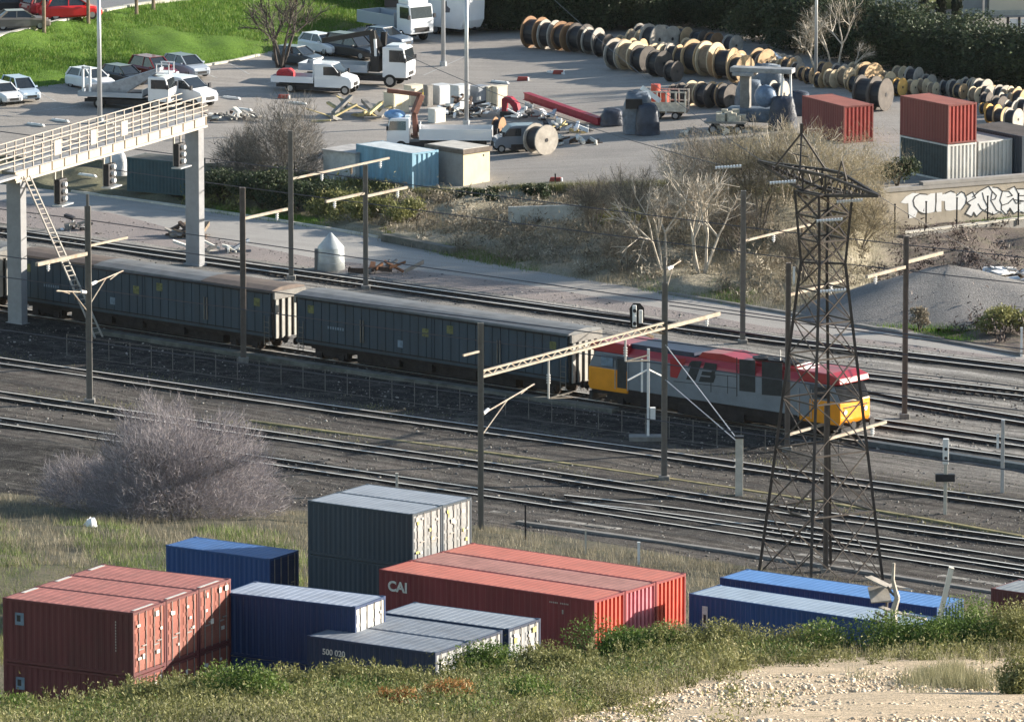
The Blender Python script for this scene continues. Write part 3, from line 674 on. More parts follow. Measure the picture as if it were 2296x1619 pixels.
ribbon('drain_pipe',[(862,541,0),(930,550,0),(1018,572,0)],.6,.5,M_tr,'dark concrete pipe line lying along the service road','pipe')
ribbon('guard_duct',[(1930,998,0),(2296,1053,0),(2500,1085,0)],.5,.35,mat('teal_duct',(.085,.10,.11),.6),'dark grey-blue cable duct running right of the locomotive','cable duct')
ribbon('cable_pipe',[(2030,1052,0),(2110,1065,0)],.3,.3,M_tr,'short dark duct beside the slim post with the white box','pipe') if False else None
# ------------------------------------------------------------------ containers
def corr(mb,p0,p1,z0,z1,nrm,depth=.045,pitch=.28,m=0):
    st=((0,0),(.42,0),(.5,1),(.92,1)) if depth>.07 else ((0,0),(.32,0),(.5,1),(.82,1))
    p0=Vector(p0);p1=Vector(p1);L=(p1-p0).length; n=max(3,int(L/pitch)); nrm=Vector(nrm); d=(p1-p0)/n; vs=[]
    for i in range(n):
        a=p0+d*i
        for f,o in st: q=a+d*f-nrm*depth*o; vs.append(q)
    vs.append(p1); b=len(mb.v)
    for q in vs: mb.v+=[(q.x,q.y,z0),(q.x,q.y,z1)]
    for i in range(len(vs)-1): mb.f.append([b+2*i,b+2*i+2,b+2*i+3,b+2*i+1]); mb.m.append(m)
M_plate=mat('placard_white',(.62,.60,.55),.6,0,.15,6); M_plateY=mat('placard_yellow',(.62,.60,.16),.6,0,.15,6); M_lock=mat('lock_bar',(.30,.29,.28),.5,.5,.15,3)
def container(fl,yaw,label,side,roof,L=6.06,H=2.59,W=2.44,door=True,group=None,marks=0,endm=None,lockm=None,dep=.05,pitch=.28,cat='shipping container'):
    """fl = near left TOP corner in the world"""
    u=Vector((cos(yaw),-sin(yaw),0)); v=Vector((sin(yaw),cos(yaw),0))
    c=Vector(fl)+u*L/2+v*W/2; c.z-=H
    t=thing('shipping_container',label,cat,c,-yaw,group)
    x=L/2;y=W/2; endm=endm or side; lockm=lockm or M_lock
    w_=MB(); corr(w_,(-x+.06,-y+.015,0),(x-.06,-y+.015,0),.14,H-.1,(0,-1,0),.035,pitch); w_.build('side_panel',side,t)
    w_=MB(); corr(w_,(x-.06,y-.015,0),(-x+.06,y-.015,0),.14,H-.1,(0,1,0),.035,pitch); w_.build('side_panel',side,t)
    w_=MB(); corr(w_,(-x+.015,y-.06,0),(-x+.015,-y+.06,0),.14,H-.1,(-1,0,0),.04,pitch); w_.build('end_panel',side,t)
    r=MB()
    n=int(L/.35)
    r.box(-x+.02,x-.02,-y+.03,y-.03,H-.06,H-.018)
    for i in range(n):
        a=-x+.15+i*(L-.3)/n; r.box(a,a+(L-.3)/n*.55,-y+.12,y-.12,H-.018,H-.011)
    r.build('roof',roof,t)
    f=MB()
    for sx in (-1,1):
        for sy in (-1,1): f.box(min(sx*x,sx*(x-.1)),max(sx*x,sx*(x-.1)),min(sy*y,sy*(y-.1)),max(sy*y,sy*(y-.1)),0,H-.01)
    for sy in (-1,1):
        for z0,z1 in ((.02,.15),(H-.11,H-.012)): f.box(-x+.1,x-.1,min(sy*y,sy*(y-.06)),max(sy*y,sy*(y-.06)),z0,z1)
    for sx in (-1,1):
        for z0,z1 in ((.02,.15),(H-.13,H-.012)): f.box(min(sx*x,sx*(x-.06)),max(sx*x,sx*(x-.06)),-y+.1,y-.1,z0,z1)
    for sx in (-1,1):
        for sy in (-1,1):
            for z in (0,H-.118): f.box(min(sx*(x+.004),sx*(x-.178)),max(sx*(x+.004),sx*(x-.178)),min(sy*(y+.004),sy*(y-.16)),max(sy*(y+.004),sy*(y-.16)),z,z+.122)
    f.build('frame',endm if endm.name=='white_grey_corrugated' else side,t); 
    fl_=MB(); fl_.box(-x+.1,x-.1,-y+.1,y-.1,.03,.12); fl_.build('floor',M_dark,t)
    if door:
        for k,(ya,yb) in enumerate(((-y+.1,-.01),(.01,y-.1))):
            d=MB(); d.box(x-.07,x-.03,ya,yb,.16,H-.14)
            for z in (.55,1.05,1.55,2.05): d.box(x-.03,x-.012,ya+.08,yb-.08,z-.17,z+.17)
            do=d.build('door',endm,t)
            for q in (.28,.76):
                yy=ya+(yb-ya)*q; l=MB(); l.tube((x+.01,yy,.12),(x+.01,yy,H-.08),.022,n=6); l.box(x-.005,x+.03,yy-.03,yy+.34*(1 if q<.5 else -1)*1.0 if q<.5 else yy+.03,1.0,1.05) if q<.5 else l.box(x-.005,x+.03,yy-.3,yy+.03,1.12,1.17)
                l.build('locking_bar',lockm,do)
            rr=random.Random(hash(label)%1000+k) if False else random.Random(len(label)*7+k+marks*13)
            for j in range(marks):
                yy=rr.uniform(ya+.1,yb-.35); z=rr.choice((.75,1.2,1.7,2.1,2.3))-rr.random()*.1
                p=MB(); p.box(x+.036,x+.042,yy,yy+rr.choice((.10,.16,.24)),z-.07,z+rr.choice((.04,.08,.14))); p.build('placard',M_plateY if (k+j)%3==1 and marks>=4 else M_plate,do)
    else:
        w_=MB(); corr(w_,(x-.012,-y+.1,0),(x-.012,y-.1,0),.14,H-.12,(1,0,0),dep,pitch); w_.build('end_panel',endm,t)
    return t
def cstack(fl,yaw,rows,step,n,labels,H=2.59,**k):
    v=Vector((sin(yaw),cos(yaw),0)); out=[]
    for r in range(rows):
        for s in range(n):
            kk={a:(b[r] if isinstance(b,(list,tuple)) and a in('roof','side','endm') else b) for a,b in k.items()}
            p=Vector(fl)+v*step*r-Vector((0,0,(H+.012)*s)); out.append(container(p,yaw,labels[r*n+s],H=H,**kk))
    return out
def txt(s,size,name,m,parent,loc,rot,sx=1.0,off=0.0,ext=.004):
    cu=bpy.data.curves.new(name,'FONT'); cu.body=s; cu.size=size; cu.extrude=ext; cu.offset=off; cu.align_x='CENTER'; cu.align_y='CENTER'
    tmp=bpy.data.objects.new(name,cu); COL.objects.link(tmp); dg=bpy.context.evaluated_depsgraph_get(); me=bpy.data.meshes.new_from_object(tmp.evaluated_get(dg))
    bpy.data.objects.remove(tmp); bpy.data.curves.remove(cu); me.name=name; me.materials.clear(); me.materials.append(m)
    o=bpy.data.objects.new(name,me); COL.objects.link(o); o.parent=parent; o.location=loc; o.rotation_euler=rot; o.scale=(sx,1,1); return o
FR=(PI/2,0,0)
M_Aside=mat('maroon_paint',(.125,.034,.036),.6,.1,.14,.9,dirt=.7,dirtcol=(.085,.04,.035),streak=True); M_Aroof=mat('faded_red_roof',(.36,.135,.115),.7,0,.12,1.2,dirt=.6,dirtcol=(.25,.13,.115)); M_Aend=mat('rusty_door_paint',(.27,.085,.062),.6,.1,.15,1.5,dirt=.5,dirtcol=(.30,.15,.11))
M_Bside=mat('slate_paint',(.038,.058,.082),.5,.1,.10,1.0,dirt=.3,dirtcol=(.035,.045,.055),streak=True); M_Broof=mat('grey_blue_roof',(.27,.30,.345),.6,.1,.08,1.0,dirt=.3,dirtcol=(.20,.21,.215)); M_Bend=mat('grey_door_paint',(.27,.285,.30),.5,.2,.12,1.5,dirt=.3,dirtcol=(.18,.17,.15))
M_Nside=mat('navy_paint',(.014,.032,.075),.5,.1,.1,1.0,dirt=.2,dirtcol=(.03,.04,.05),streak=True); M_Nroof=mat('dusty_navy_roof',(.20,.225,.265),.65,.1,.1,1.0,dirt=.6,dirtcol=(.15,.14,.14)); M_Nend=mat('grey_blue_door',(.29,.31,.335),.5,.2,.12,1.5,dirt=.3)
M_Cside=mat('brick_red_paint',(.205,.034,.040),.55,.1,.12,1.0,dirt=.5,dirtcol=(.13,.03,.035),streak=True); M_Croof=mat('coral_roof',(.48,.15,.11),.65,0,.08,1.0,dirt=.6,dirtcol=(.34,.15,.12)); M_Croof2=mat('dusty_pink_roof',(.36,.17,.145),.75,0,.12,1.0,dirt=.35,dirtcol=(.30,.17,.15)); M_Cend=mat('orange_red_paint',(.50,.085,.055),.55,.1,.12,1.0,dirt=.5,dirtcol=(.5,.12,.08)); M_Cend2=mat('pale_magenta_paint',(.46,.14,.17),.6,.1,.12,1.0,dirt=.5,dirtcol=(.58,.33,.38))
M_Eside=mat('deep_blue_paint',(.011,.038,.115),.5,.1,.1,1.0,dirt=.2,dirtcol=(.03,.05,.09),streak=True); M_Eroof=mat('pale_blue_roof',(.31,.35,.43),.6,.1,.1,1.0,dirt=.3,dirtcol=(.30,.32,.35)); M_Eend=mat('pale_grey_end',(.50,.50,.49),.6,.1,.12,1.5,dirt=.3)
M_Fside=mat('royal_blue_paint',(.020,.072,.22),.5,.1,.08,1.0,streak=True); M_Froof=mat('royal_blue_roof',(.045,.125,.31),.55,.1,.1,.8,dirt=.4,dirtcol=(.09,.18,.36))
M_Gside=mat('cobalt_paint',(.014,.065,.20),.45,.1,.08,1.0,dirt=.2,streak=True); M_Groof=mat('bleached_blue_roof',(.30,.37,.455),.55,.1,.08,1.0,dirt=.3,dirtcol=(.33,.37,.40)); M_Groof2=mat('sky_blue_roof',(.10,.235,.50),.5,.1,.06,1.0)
# group A
ya=R(28.7); flA=atY(6,1339,276.5); v_=Vector((sin(ya),cos(ya),0))
A=cstack(flA,ya,3,2.50,2,['front top maroon container at the left edge, square plate on its side','front bottom maroon container at the left edge behind bushes',
 'top maroon container in the middle row of the left edge stack','lower maroon container in the middle row of the left edge stack, mostly in shadow',
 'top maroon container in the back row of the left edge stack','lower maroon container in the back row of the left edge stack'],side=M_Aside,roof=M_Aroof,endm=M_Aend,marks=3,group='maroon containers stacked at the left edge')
for i in (0,2,4):
    t=A[i]; p=MB(); p.box(-2.5,-1.6,.3,1.0,2.595,2.600); p.build('roof_patch',M_plate,t) if False else None
    p=MB(); p.box(2.75,2.88,-.9,.6,2.594,2.600); p.build('roof_stripe',M_plate,t); p=MB(); p.box(-2.9,-2.72,-.1,.95,2.594,2.600); p.build('roof_stripe',M_plate,t)
for i in (0,1):
    t=A[i]; p=MB(); p.box(-2.45,-2.05,-1.232,-1.222,1.55,2.05); po=p.build('plate',M_blu,t); p=MB(); p.box(-2.37,-2.2,-1.240,-1.232,1.7,1.95); p.build('plate_mark',M_dark,po)
t=A[0]; 
p=MB()
for i in range(11): p.box(2.2,2.245,-1.232,-1.224,.95+i*.115,1.03+i*.115)
p.build('vertical_code',mat('pale_lettering',(.42,.38,.33),.7),t)
# group B
yb=R(33.9); flB=atY(690,1121.5,332.6)
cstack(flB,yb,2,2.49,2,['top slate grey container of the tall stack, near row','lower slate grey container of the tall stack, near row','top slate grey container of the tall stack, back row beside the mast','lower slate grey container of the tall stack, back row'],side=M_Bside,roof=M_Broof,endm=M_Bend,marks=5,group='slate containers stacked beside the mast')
# group C
yc=R(35.3); flC=atY(850,1275.5,325.6)
Cc=cstack(flC,yc,3,2.52,2,['top long red container with coral roof and white letters on its side','lower long red container under the one with white letters','top long container with dusty pink roof, middle of the red group','lower long container in the middle of the red group','top long orange-red container at the back of the red group','lower long orange-red container at the back of the red group'],
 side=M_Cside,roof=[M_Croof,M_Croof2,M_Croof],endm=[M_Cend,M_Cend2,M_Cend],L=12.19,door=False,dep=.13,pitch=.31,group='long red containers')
txt('CAI',.66,'lettering',M_plate,Cc[0],(-5.02,-1.232,1.85),FR,1.05,.022)
# group D
yd=R(32.1); flD=atY(688,1424,276.8)
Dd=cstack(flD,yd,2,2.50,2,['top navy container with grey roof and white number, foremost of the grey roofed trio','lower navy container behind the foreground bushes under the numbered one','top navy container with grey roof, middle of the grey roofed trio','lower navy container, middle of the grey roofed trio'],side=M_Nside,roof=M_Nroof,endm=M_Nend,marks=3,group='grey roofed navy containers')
txt('500 020',.33,'lettering',M_plate,Dd[0],(-1.75,-1.232,2.02),FR,1.0,.006)
p=atY(846.5,1371.8,283)+Vector((sin(yd),cos(yd),0))*.05+Vector((cos(yd),-sin(yd),0))*.18
cstack(p,yd,1,2.5,2,['top navy container with white placards on its door, last of the grey roofed trio','lower navy container under the last of the grey roofed trio'],side=M_Nside,roof=M_Broof,endm=M_Nend,marks=6,group='grey roofed navy containers')
# group E, F, G
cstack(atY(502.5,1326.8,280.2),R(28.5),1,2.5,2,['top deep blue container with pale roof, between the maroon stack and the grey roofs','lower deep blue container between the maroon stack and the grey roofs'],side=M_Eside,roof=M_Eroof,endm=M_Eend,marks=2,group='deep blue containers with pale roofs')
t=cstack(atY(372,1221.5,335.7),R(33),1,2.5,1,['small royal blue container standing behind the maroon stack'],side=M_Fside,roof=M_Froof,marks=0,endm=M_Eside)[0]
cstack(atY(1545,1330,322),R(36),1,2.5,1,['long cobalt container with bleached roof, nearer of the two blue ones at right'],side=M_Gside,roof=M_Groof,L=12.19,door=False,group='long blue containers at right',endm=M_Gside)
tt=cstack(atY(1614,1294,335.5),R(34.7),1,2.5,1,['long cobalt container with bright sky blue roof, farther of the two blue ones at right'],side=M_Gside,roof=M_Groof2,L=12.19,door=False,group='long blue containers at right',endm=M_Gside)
# maroon container cut by the right edge
cstack(atY(2222,1318,318),R(36),1,2.5,1,['maroon container cut off by the right edge, behind the bushes'],side=M_Aside,roof=M_Bend,L=12.19,door=False,endm=M_Aside)
# yard containers right
p=at(2124.5,409,ZY); YR=p.y; yr=R(57); u=Vector((cos(yr),-sin(yr),0)); v=Vector((sin(yr),cos(yr),0))
M_Rside=mat('brown_red_paint',(.20,.055,.05),.6,.1,.1,1,streak=True); M_Rroof=mat('brown_red_roof',(.30,.10,.075),.7,0,.1,1); M_Rend=mat('warm_red_paint',(.36,.07,.06),.55,.1,.1,1)
M_Wside=mat('white_grey_corrugated',(.60,.60,.58),.6,.1,.15,1.5,dirt=.5,dirtcol=(.3,.29,.27),streak=True); M_Dside=mat('teal_dark_paint',(.035,.055,.06),.6)
top=p+Vector((0,0,2.6+2.75)); L=5.6
container(top-u*L,yr,'brown-red container standing on the grey ribbed one above the graffiti wall',M_Rside,M_Rroof,L=L,H=2.75,door=False,endm=M_Rend,dep=.10,pitch=.32,cat='shipping container')
container(p+Vector((0,0,2.6))-u*L-Vector((0,0,.02)),yr,'dark container with pale ribbed end under the brown-red one, above the graffiti wall',M_Dside,M_Broof,L=L,H=2.58,door=False,endm=M_Wside,dep=.10,pitch=.32)
q=p+v*2.62+Vector((0,0,2.6))
container(q-u*6,yr,'pale grey ribbed container with grey roof, beside the dark one above the graffiti wall',M_Wside,mat('sand_roof',(.34,.33,.31),.8,0,.15,1),L=6,H=2.58,W=2.9,door=False,endm=M_Wside,dep=.10,pitch=.32)
container(q+v*3.0-u*5.6+Vector((0,0,.25)),yr,'dark roofed container at the right edge above the graffiti wall',M_Bside,mat('dark_brown_roof',(.085,.07,.065),.8,0,.2,1),L=6.6,H=2.8,W=3.2,door=False,endm=M_Bside,dep=.08)
q=at(1883,330,ZY); yq=R(63); q=at(1958,318,ZY); fl=q+Vector((0,0,2.7)); u2=Vector((cos(yq),-sin(yq),0)); v2=Vector((sin(yq),cos(yq),0))
container(fl-u2*6.06-v2*2.44,yq,'brown-red container behind the brown bare trees, left of the raised one',M_Rside,M_Rroof,L=6.06,H=2.7,door=False,endm=M_Rend,dep=.10,pitch=.32)
# ------------------------------------------------------------------ retaining wall with graffiti
w0=at(1925,517,.2); w1=at(2296,487,.2); wd=(w1-w0).normalized(); wn=Vector((wd.y,-wd.x,0)); wn=-wn if wn.y>0 else wn
w0=w0+wn*.7; w1=w1+wn*.7
t=thing('retaining_wall','beige retaining wall covered in white graffiti below the yard containers','wall',w0,math.atan2(wd.y,wd.x))
M_wall=mat('beige_render',(.44,.385,.31),.85,0,.1,.5,.15,dirt=.4,dirtcol=(.33,.29,.24)); WL=22
mb=MB(); mb.box(-.5,WL,0,.35,-.6,2.62); mb.build('wall',M_wall,t)
mb=MB(); mb.box(1.5,WL,-.06,.5,2.6,2.88); mb.box(4.6,WL,-.08,.52,2.88,3.1); mb.build('coping',mat('coping_grey',(.36,.34,.32),.85,0,.1,1),t)
def wallpt(zx,zy): # zoom picture pixel -> wall local x,z
    px,py=1937.25+zx*.15625,387.45+zy*.15625; d=ray(px,py); o=Vector((0,0,CZ)); k=(w0-o).dot(wn)/d.dot(wn); h=o+d*k; return (h-w0).dot(wd),h.z-w0.z
M_gw=mat('graffiti_white',(.80,.80,.80),.7,0,.04,2); M_gb=mat('graffiti_black',(.05,.05,.05),.7)
def gpoly(pts,m,name,y=-.012):
    P=[wallpt(*q) for q in pts]; mb=MB(); mb.poly([(x,y,z) for x,z in P],(0,.010,0)); return mb.build(name,m,t)
def gline(pts,w_=.05,y=-.024,name='graffiti_outline'):
    P=[wallpt(*q) for q in pts]; mb=MB()
    for a,b in zip(P,P[1:]):
        A_=Vector((a[0],y,a[1]));B_=Vector((b[0],y,b[1])); d=(B_-A_).normalized(); n=Vector((-d.z,0,d.x))
        mb.poly([A_-n*w_/2-d*w_*.4,B_-n*w_/2+d*w_*.4,B_+n*w_/2+d*w_*.4,A_+n*w_/2-d*w_*.4],(0,.008,0))
    mb.build(name,M_gb,t)
gpoly([(525,430),(600,345),(700,292),(790,300),(800,420),(760,580),(740,640),(640,660),(635,440),(590,445)],M_gw,'graffiti_letter')
gpoly([(780,300),(870,308),(905,330),(960,300),(1020,295),(1020,560),(960,575),(880,588),(800,560),(730,480),(712,400),(735,340)],M_gw,'graffiti_letter',-.016)
gpoly([(1040,295),(1120,288),(1125,320),(1160,300),(1240,268),(1300,290),(1330,330),(1335,530),(1230,548),(1180,545),(1165,520),(1160,410),(1110,405),(1110,560),(1050,565),(1035,540)],M_gw,'graffiti_letter')
gpoly([(1335,300),(1390,278),(1440,300),(1470,370),(1460,440),(1420,500),(1380,535),(1340,535)],M_gw,'graffiti_letter')
gpoly([(1470,330),(1560,275),(1600,300),(1680,250),(1790,200),(1900,210),(1980,260),(2080,260),(2150,200),(2190,235),(2296,235),(2296,580),(2210,560),(2150,595),(2095,510),(2050,610),(1960,580),(1860,610),(1790,570),(1700,550),(1610,635),(1570,570),(1540,635),(1455,590),(1520,470),(1480,430)],M_gw,'graffiti_letter')
for l in ([(900,312),(800,305),(730,345),(705,400),(720,480),(790,560),(850,590),(900,585)],[(1035,295),(1035,420),(1020,560)],[(1165,300),(1245,265),(1300,285)],[(1330,330),(1395,275),(1440,298),(1472,370),(1455,450),(1400,530)],
 [(1475,430),(1530,470),(1455,590),(1545,635),(1575,570),(1615,632),(1700,548)],[(1470,330),(1560,278),(1600,360),(1480,430)],[(1560,350),(1650,270),(1790,195),(1840,270),(1820,400),(1900,540),(1980,580)],[(1640,450),(1680,520),(1760,560),(1860,605),(1960,560)],[(1700,290),(1720,380),(1780,500),(1740,540)],[(1840,270),(1900,330),(1880,380),(1840,390)],
 [(1850,210),(1920,215),(1985,270),(1950,400),(1980,470),(2070,440),(2140,370)],[(1985,265),(2080,270),(2130,330),(2060,350)],[(1975,470),(1970,530),(2045,610),(2095,510),(2150,592),(2230,540)],[(2060,240),(2160,200),(2215,300),(2210,420),(2290,410)],[(2180,235),(2296,235)],[(2150,390),(2240,400),(2296,410)],[(2215,330),(2296,330)],[(2250,560),(2296,580)],[(2140,370),(2180,440),(2250,440)]):
    gline(l,.07)
P=[wallpt(*q) for q in ((0,590),(60,635),(170,660),(270,630),(340,570),(365,530))]
gl=MB()
for a,b in zip(P,P[1:]): gl.bar((a[0],-.02,a[1]),(b[0],-.02,b[1]),.05,.01)
gl.build('painted_arc',mat('grey_paint',(.25,.23,.2),.8),t)
# dark lettered arc left, fence posts on ledge
for i,(px,pb,pt) in enumerate(((2006,524,458),(2076,520,452),(2145,510,444),(2214,506,440),(2283,502,434))):
    b=at(px,pb,.25); hh=(pb-pt)/(F/b.y)*1.0; o=thing('fence_post','dark iron fence post before the graffiti wall, %s from the left'%('first','second','third','fourth','fifth')[i],'fence post',b,0,'iron posts along the graffiti wall'); mb=MB(); mb.box(-.05,.05,-.05,.05,-.1,hh); mb.build('shaft',M_dark,o); mb=MB(); mb.box(-.07,.07,-.07,.07,hh,hh+.06); mb.build('cap',M_dark,o)
a=at(2030,541,.0); b=at(2440,490,.0); t=thing('parapet','low pale concrete parapet running along the ledge below the graffiti wall','parapet',a); d=b-a; nn=Vector((d.y,-d.x,0)).normalized(); mb=MB(); mb.obox((0,0,-.6),d,(0,.5,0),(0,0,1.1)); mb.build('beam',M_conc,t); mb=MB(); mb.obox((0,-.06,.5),d,(0,.62,0),(0,0,.1)); mb.build('coping',M_concl,t)
# grass strip on ledge
# ------------------------------------------------------------------ grey heap and white rubble at right
def heap(name,label,cat,px,py,rx,ry,h,m,seed,rot=0,n=40):
    g=onground(px,py); rr=np.random.default_rng(seed); V=[];Fq=[]
    N=28;K=8
    for k in range(K+1):
        f=k/K
        for i in range(N):
            th=2*PI*i/N; nz=1+.10*sin(3*th+seed)+.06*sin(7*th+2*seed); rad=(1-f)*nz; z=h*(1-(1-f)**1.15)+ (0 if k in(0,) else rr.normal(0,.05*h*.3))
            x=rx*rad*cos(th);y=ry*rad*sin(th); V.append((x*cos(rot)-y*sin(rot),x*sin(rot)+y*cos(rot),z-.15))
    for k in range(K):
        for i in range(N): j=(i+1)%N; Fq.append((k*N+i,k*N+j,(k+1)*N+j,(k+1)*N+i))
    o=npmesh(name,V,Fq,m,smooth=True); o.location=g; tag(o,label,cat); return o
M_heap=groundmat('grey_gravel',((.21,.205,.20),(.25,.24,.235),(.17,.165,.16)),(.3,2,9),1.0,10)
heap('gravel_heap','large smooth grey gravel heap between the locomotive track road and the ledge','gravel heap',2125,690,10.5,7.5,2.9,M_heap,3,.1)
rub=MB(); g=onground(2268,632); rr=random.Random(5)
for i in range(34):
    x=rr.uniform(-2.2,3);y=rr.uniform(-2.5,2.5); z=rr.uniform(0,.9)*(1-abs(x)/4); a=rr.uniform(0,PI); l=rr.uniform(.6,1.8); w_=rr.uniform(.3,.9)
    ux=Vector((cos(a),sin(a),rr.uniform(-.35,.35)))*l; uy=Vector((-sin(a),cos(a),rr.uniform(-.2,.2)))*w_; rub.obox(Vector((x,y,z))-ux/2-uy/2,ux,uy,(0,0,.1))
o=rub.build('rubble_pile',mat('white_rubble',(.75,.75,.75),.8,0,.2,1,dirt=.4,dirtcol=(.2,.2,.22)),kind='stuff'); o.location=g; tag(o,'pile of broken white slabs behind the grey gravel heap','rubble')
# ------------------------------------------------------------------ lattice pylon
pb=onground(1840,1294); PYs=F/pb.y
t=thing('lattice_pylon','tall dark lattice electricity pylon standing between the blue containers and the rails','pylon',pb)
M_pyl=mat('pylon_steel',(.075,.065,.060),.55,.4,.15,1.0,dirt=.4,dirtcol=(.06,.045,.04))
cd_=Vector((.55,-.835,0)); ce=Vector((.835,.55,0)); lean=0
def zpy(py): return atY(1840,py,pb.y).z-pb.z
zw=zpy(590); zb_=zpy(430); zt=zpy(318)
def corner(z):
    h=.5*(4.7+(1.65-4.7)*min(1,z/zw)) if z<=zw else .5*(1.65+(2.15-1.65)*(z-zw)/(zb_-zw))
    return [cd_*a*h+ce*b*h+Vector((0,0,z)) for a,b in ((-1,-1),(1,-1),(1,1),(-1,1))]
lv=[0,zw*.22,zw*.41,zw*.57,zw*.71,zw*.82,zw*.92,zw]
mb=MB()
for i in range(4):
    leg=MB(); cs=[corner(z)[i] for z in (0,zw,zb_)]; leg.bar(cs[0]-Vector((0,0,.3)),cs[1],.15); leg.bar(cs[1],cs[2],.13); leg.build('leg',M_pyl,t)
for za,zb2 in zip(lv,lv[1:]):
    A_=corner(za);B_=corner(zb2)
    for i in range(4):
        j=(i+1)%4; mb.bar(A_[i],B_[j],.052); mb.bar(A_[j],B_[i],.052)
        if za>0: mb.bar(A_[i],A_[j],.08)
        if za<zw*.3:
            M1=(A_[i]+A_[j])/2; mb.bar(M1,(A_[i]+B_[i])/2,.05); mb.bar(M1,(A_[j]+B_[j])/2,.05)
mb.build('lower_bracing',M_pyl,t)
mb=MB(); up=[zw,zw+(zb_-zw)*.34,zw+(zb_-zw)*.68,zb_]
for za,zb2 in zip(up,up[1:]):
    A_=corner(za);B_=corner(zb2)
    for i in range(4): j=(i+1)%4; mb.bar(A_[i],B_[j],.08); mb.bar(A_[j],B_[i],.08); mb.bar(B_[i],B_[j],.09)
mb.bar(corner(zw)[0],corner(zw)[2],.1); mb.bar(corner(zw)[1],corner(zw)[3],.1); mb.build('upper_bracing',M_pyl,t)
# cross arm: a long box truss tapering to both tips
la=along(pb+Vector((0,0,zb_)),-cd_,1700); ra=along(pb+Vector((0,0,zb_)),cd_,1972)
mb=MB(); zc=zpy(412)
hw=.62
def arm(sgn,l,ztip):
    tip=cd_*sgn*l+Vector((0,0,ztip)); n=6
    for b in (-1,1):
        lo=cd_*sgn*.9+ce*b*hw+Vector((0,0,zb_-.05)); hi=cd_*sgn*.9+ce*b*hw*.9+Vector((0,0,zb_+1.0))
        mb.bar(lo,tip,.15); mb.bar(hi,tip,.12)
        for k in range(n):
            p=lo.lerp(tip,k/n); q=hi.lerp(tip,(k+.5)/n); r_=lo.lerp(tip,(k+1)/n); mb.bar(p,q,.06); mb.bar(q,r_,.06)
    for k in range(n):
        a1=(cd_*sgn*.9-ce*hw+Vector((0,0,zb_-.05))).lerp(tip,k/n); a2=(cd_*sgn*.9+ce*hw+Vector((0,0,zb_-.05))).lerp(tip,(k+.5)/n); mb.bar(a1,a2,.06)
        a1=(cd_*sgn*.9-ce*hw*.9+Vector((0,0,zb_+1.0))).lerp(tip,k/n); a2=(cd_*sgn*.9+ce*hw*.9+Vector((0,0,zb_+1.0))).lerp(tip,(k+.5)/n); mb.bar(a1,a2,.05)
tl=pb-cd_*la; tr=pb+cd_*ra
arm(-1,la,atY(1700,362,tl.y).z-pb.z); arm(1,ra,atY(1972,440,tr.y).z-pb.z)
for b in (-1,1):
    for z in (zb_-.05,zb_+1.0): mb.bar(cd_*-1.0+ce*b*hw+Vector((0,0,z)),cd_*1.0+ce*b*hw+Vector((0,0,z)),.15)
    for s in (-1,1): mb.bar(cd_*s+ce*b*hw+Vector((0,0,zb_)),cd_*s+ce*b*hw+Vector((0,0,zb_+1.0)),.1); 
    mb.bar(cd_*-1+ce*b*hw+Vector((0,0,zb_)),cd_*1+ce*b*hw+Vector((0,0,zb_+1.0)),.08)
mb.build('cross_arm',M_pyl,t)
mb=MB(); pk=-cd_*2.0+Vector((0,0,zt+.2))
for s in (-3.2,-1.0):
    for b in (-1,1): mb.bar(cd_*s+ce*b*.8+Vector((0,0,zb_+1.0)),pk,.09)
for f in (.35,.65): mb.bar((cd_*-3.2+Vector((0,0,zb_+1.0))).lerp(pk,f),(cd_*-1.0+Vector((0,0,zb_+1.0))).lerp(pk,f),.05)
mb.bar(pk,pk+Vector((0,0,.5)),.16); mb.build('peak',M_pyl,t)
mb=MB(); q=cd_*1.6+Vector((0,0,zb_+.9)); mb.bar(q-cd_*.4,q+Vector((0,0,.9)),.07); mb.bar(q+cd_*.4,q+Vector((0,0,.9)),.07); mb.build('short_peak',M_pyl,t)
for i,(px,py) in enumerate(((1633,375),(1755,409),(1905,451),(1860,494),(1868,652))):
    p=atY(px,py,pb.y-1.5)-pb; ins=MB(); l=.62
    for k in range(9): q=p+Vector((-l+k*l/4,0,(k-4)*.012)); ins.tube(q-Vector((.05,0,0)),q+Vector((.05,0,0)),.085,n=10)
    ins.tube(p-Vector((l,0,0)),p+Vector((l,0,0)),.04,n=6); ins.build('insulator_string',M_ins,t)
for a,b,lab in (((1706,360),(1200,-40),'conductor from the left pylon arm tip running up to the left'),((1970,440),(2500,700),'conductor running down right from the right pylon arm tip'),((1633,375),(900,120),'conductor from the white insulators left of the pylon')):
    p=atY(*a,pb.y); q=atY(*b,pb.y+60); wire([p,q],lab,.02,sag=.5)
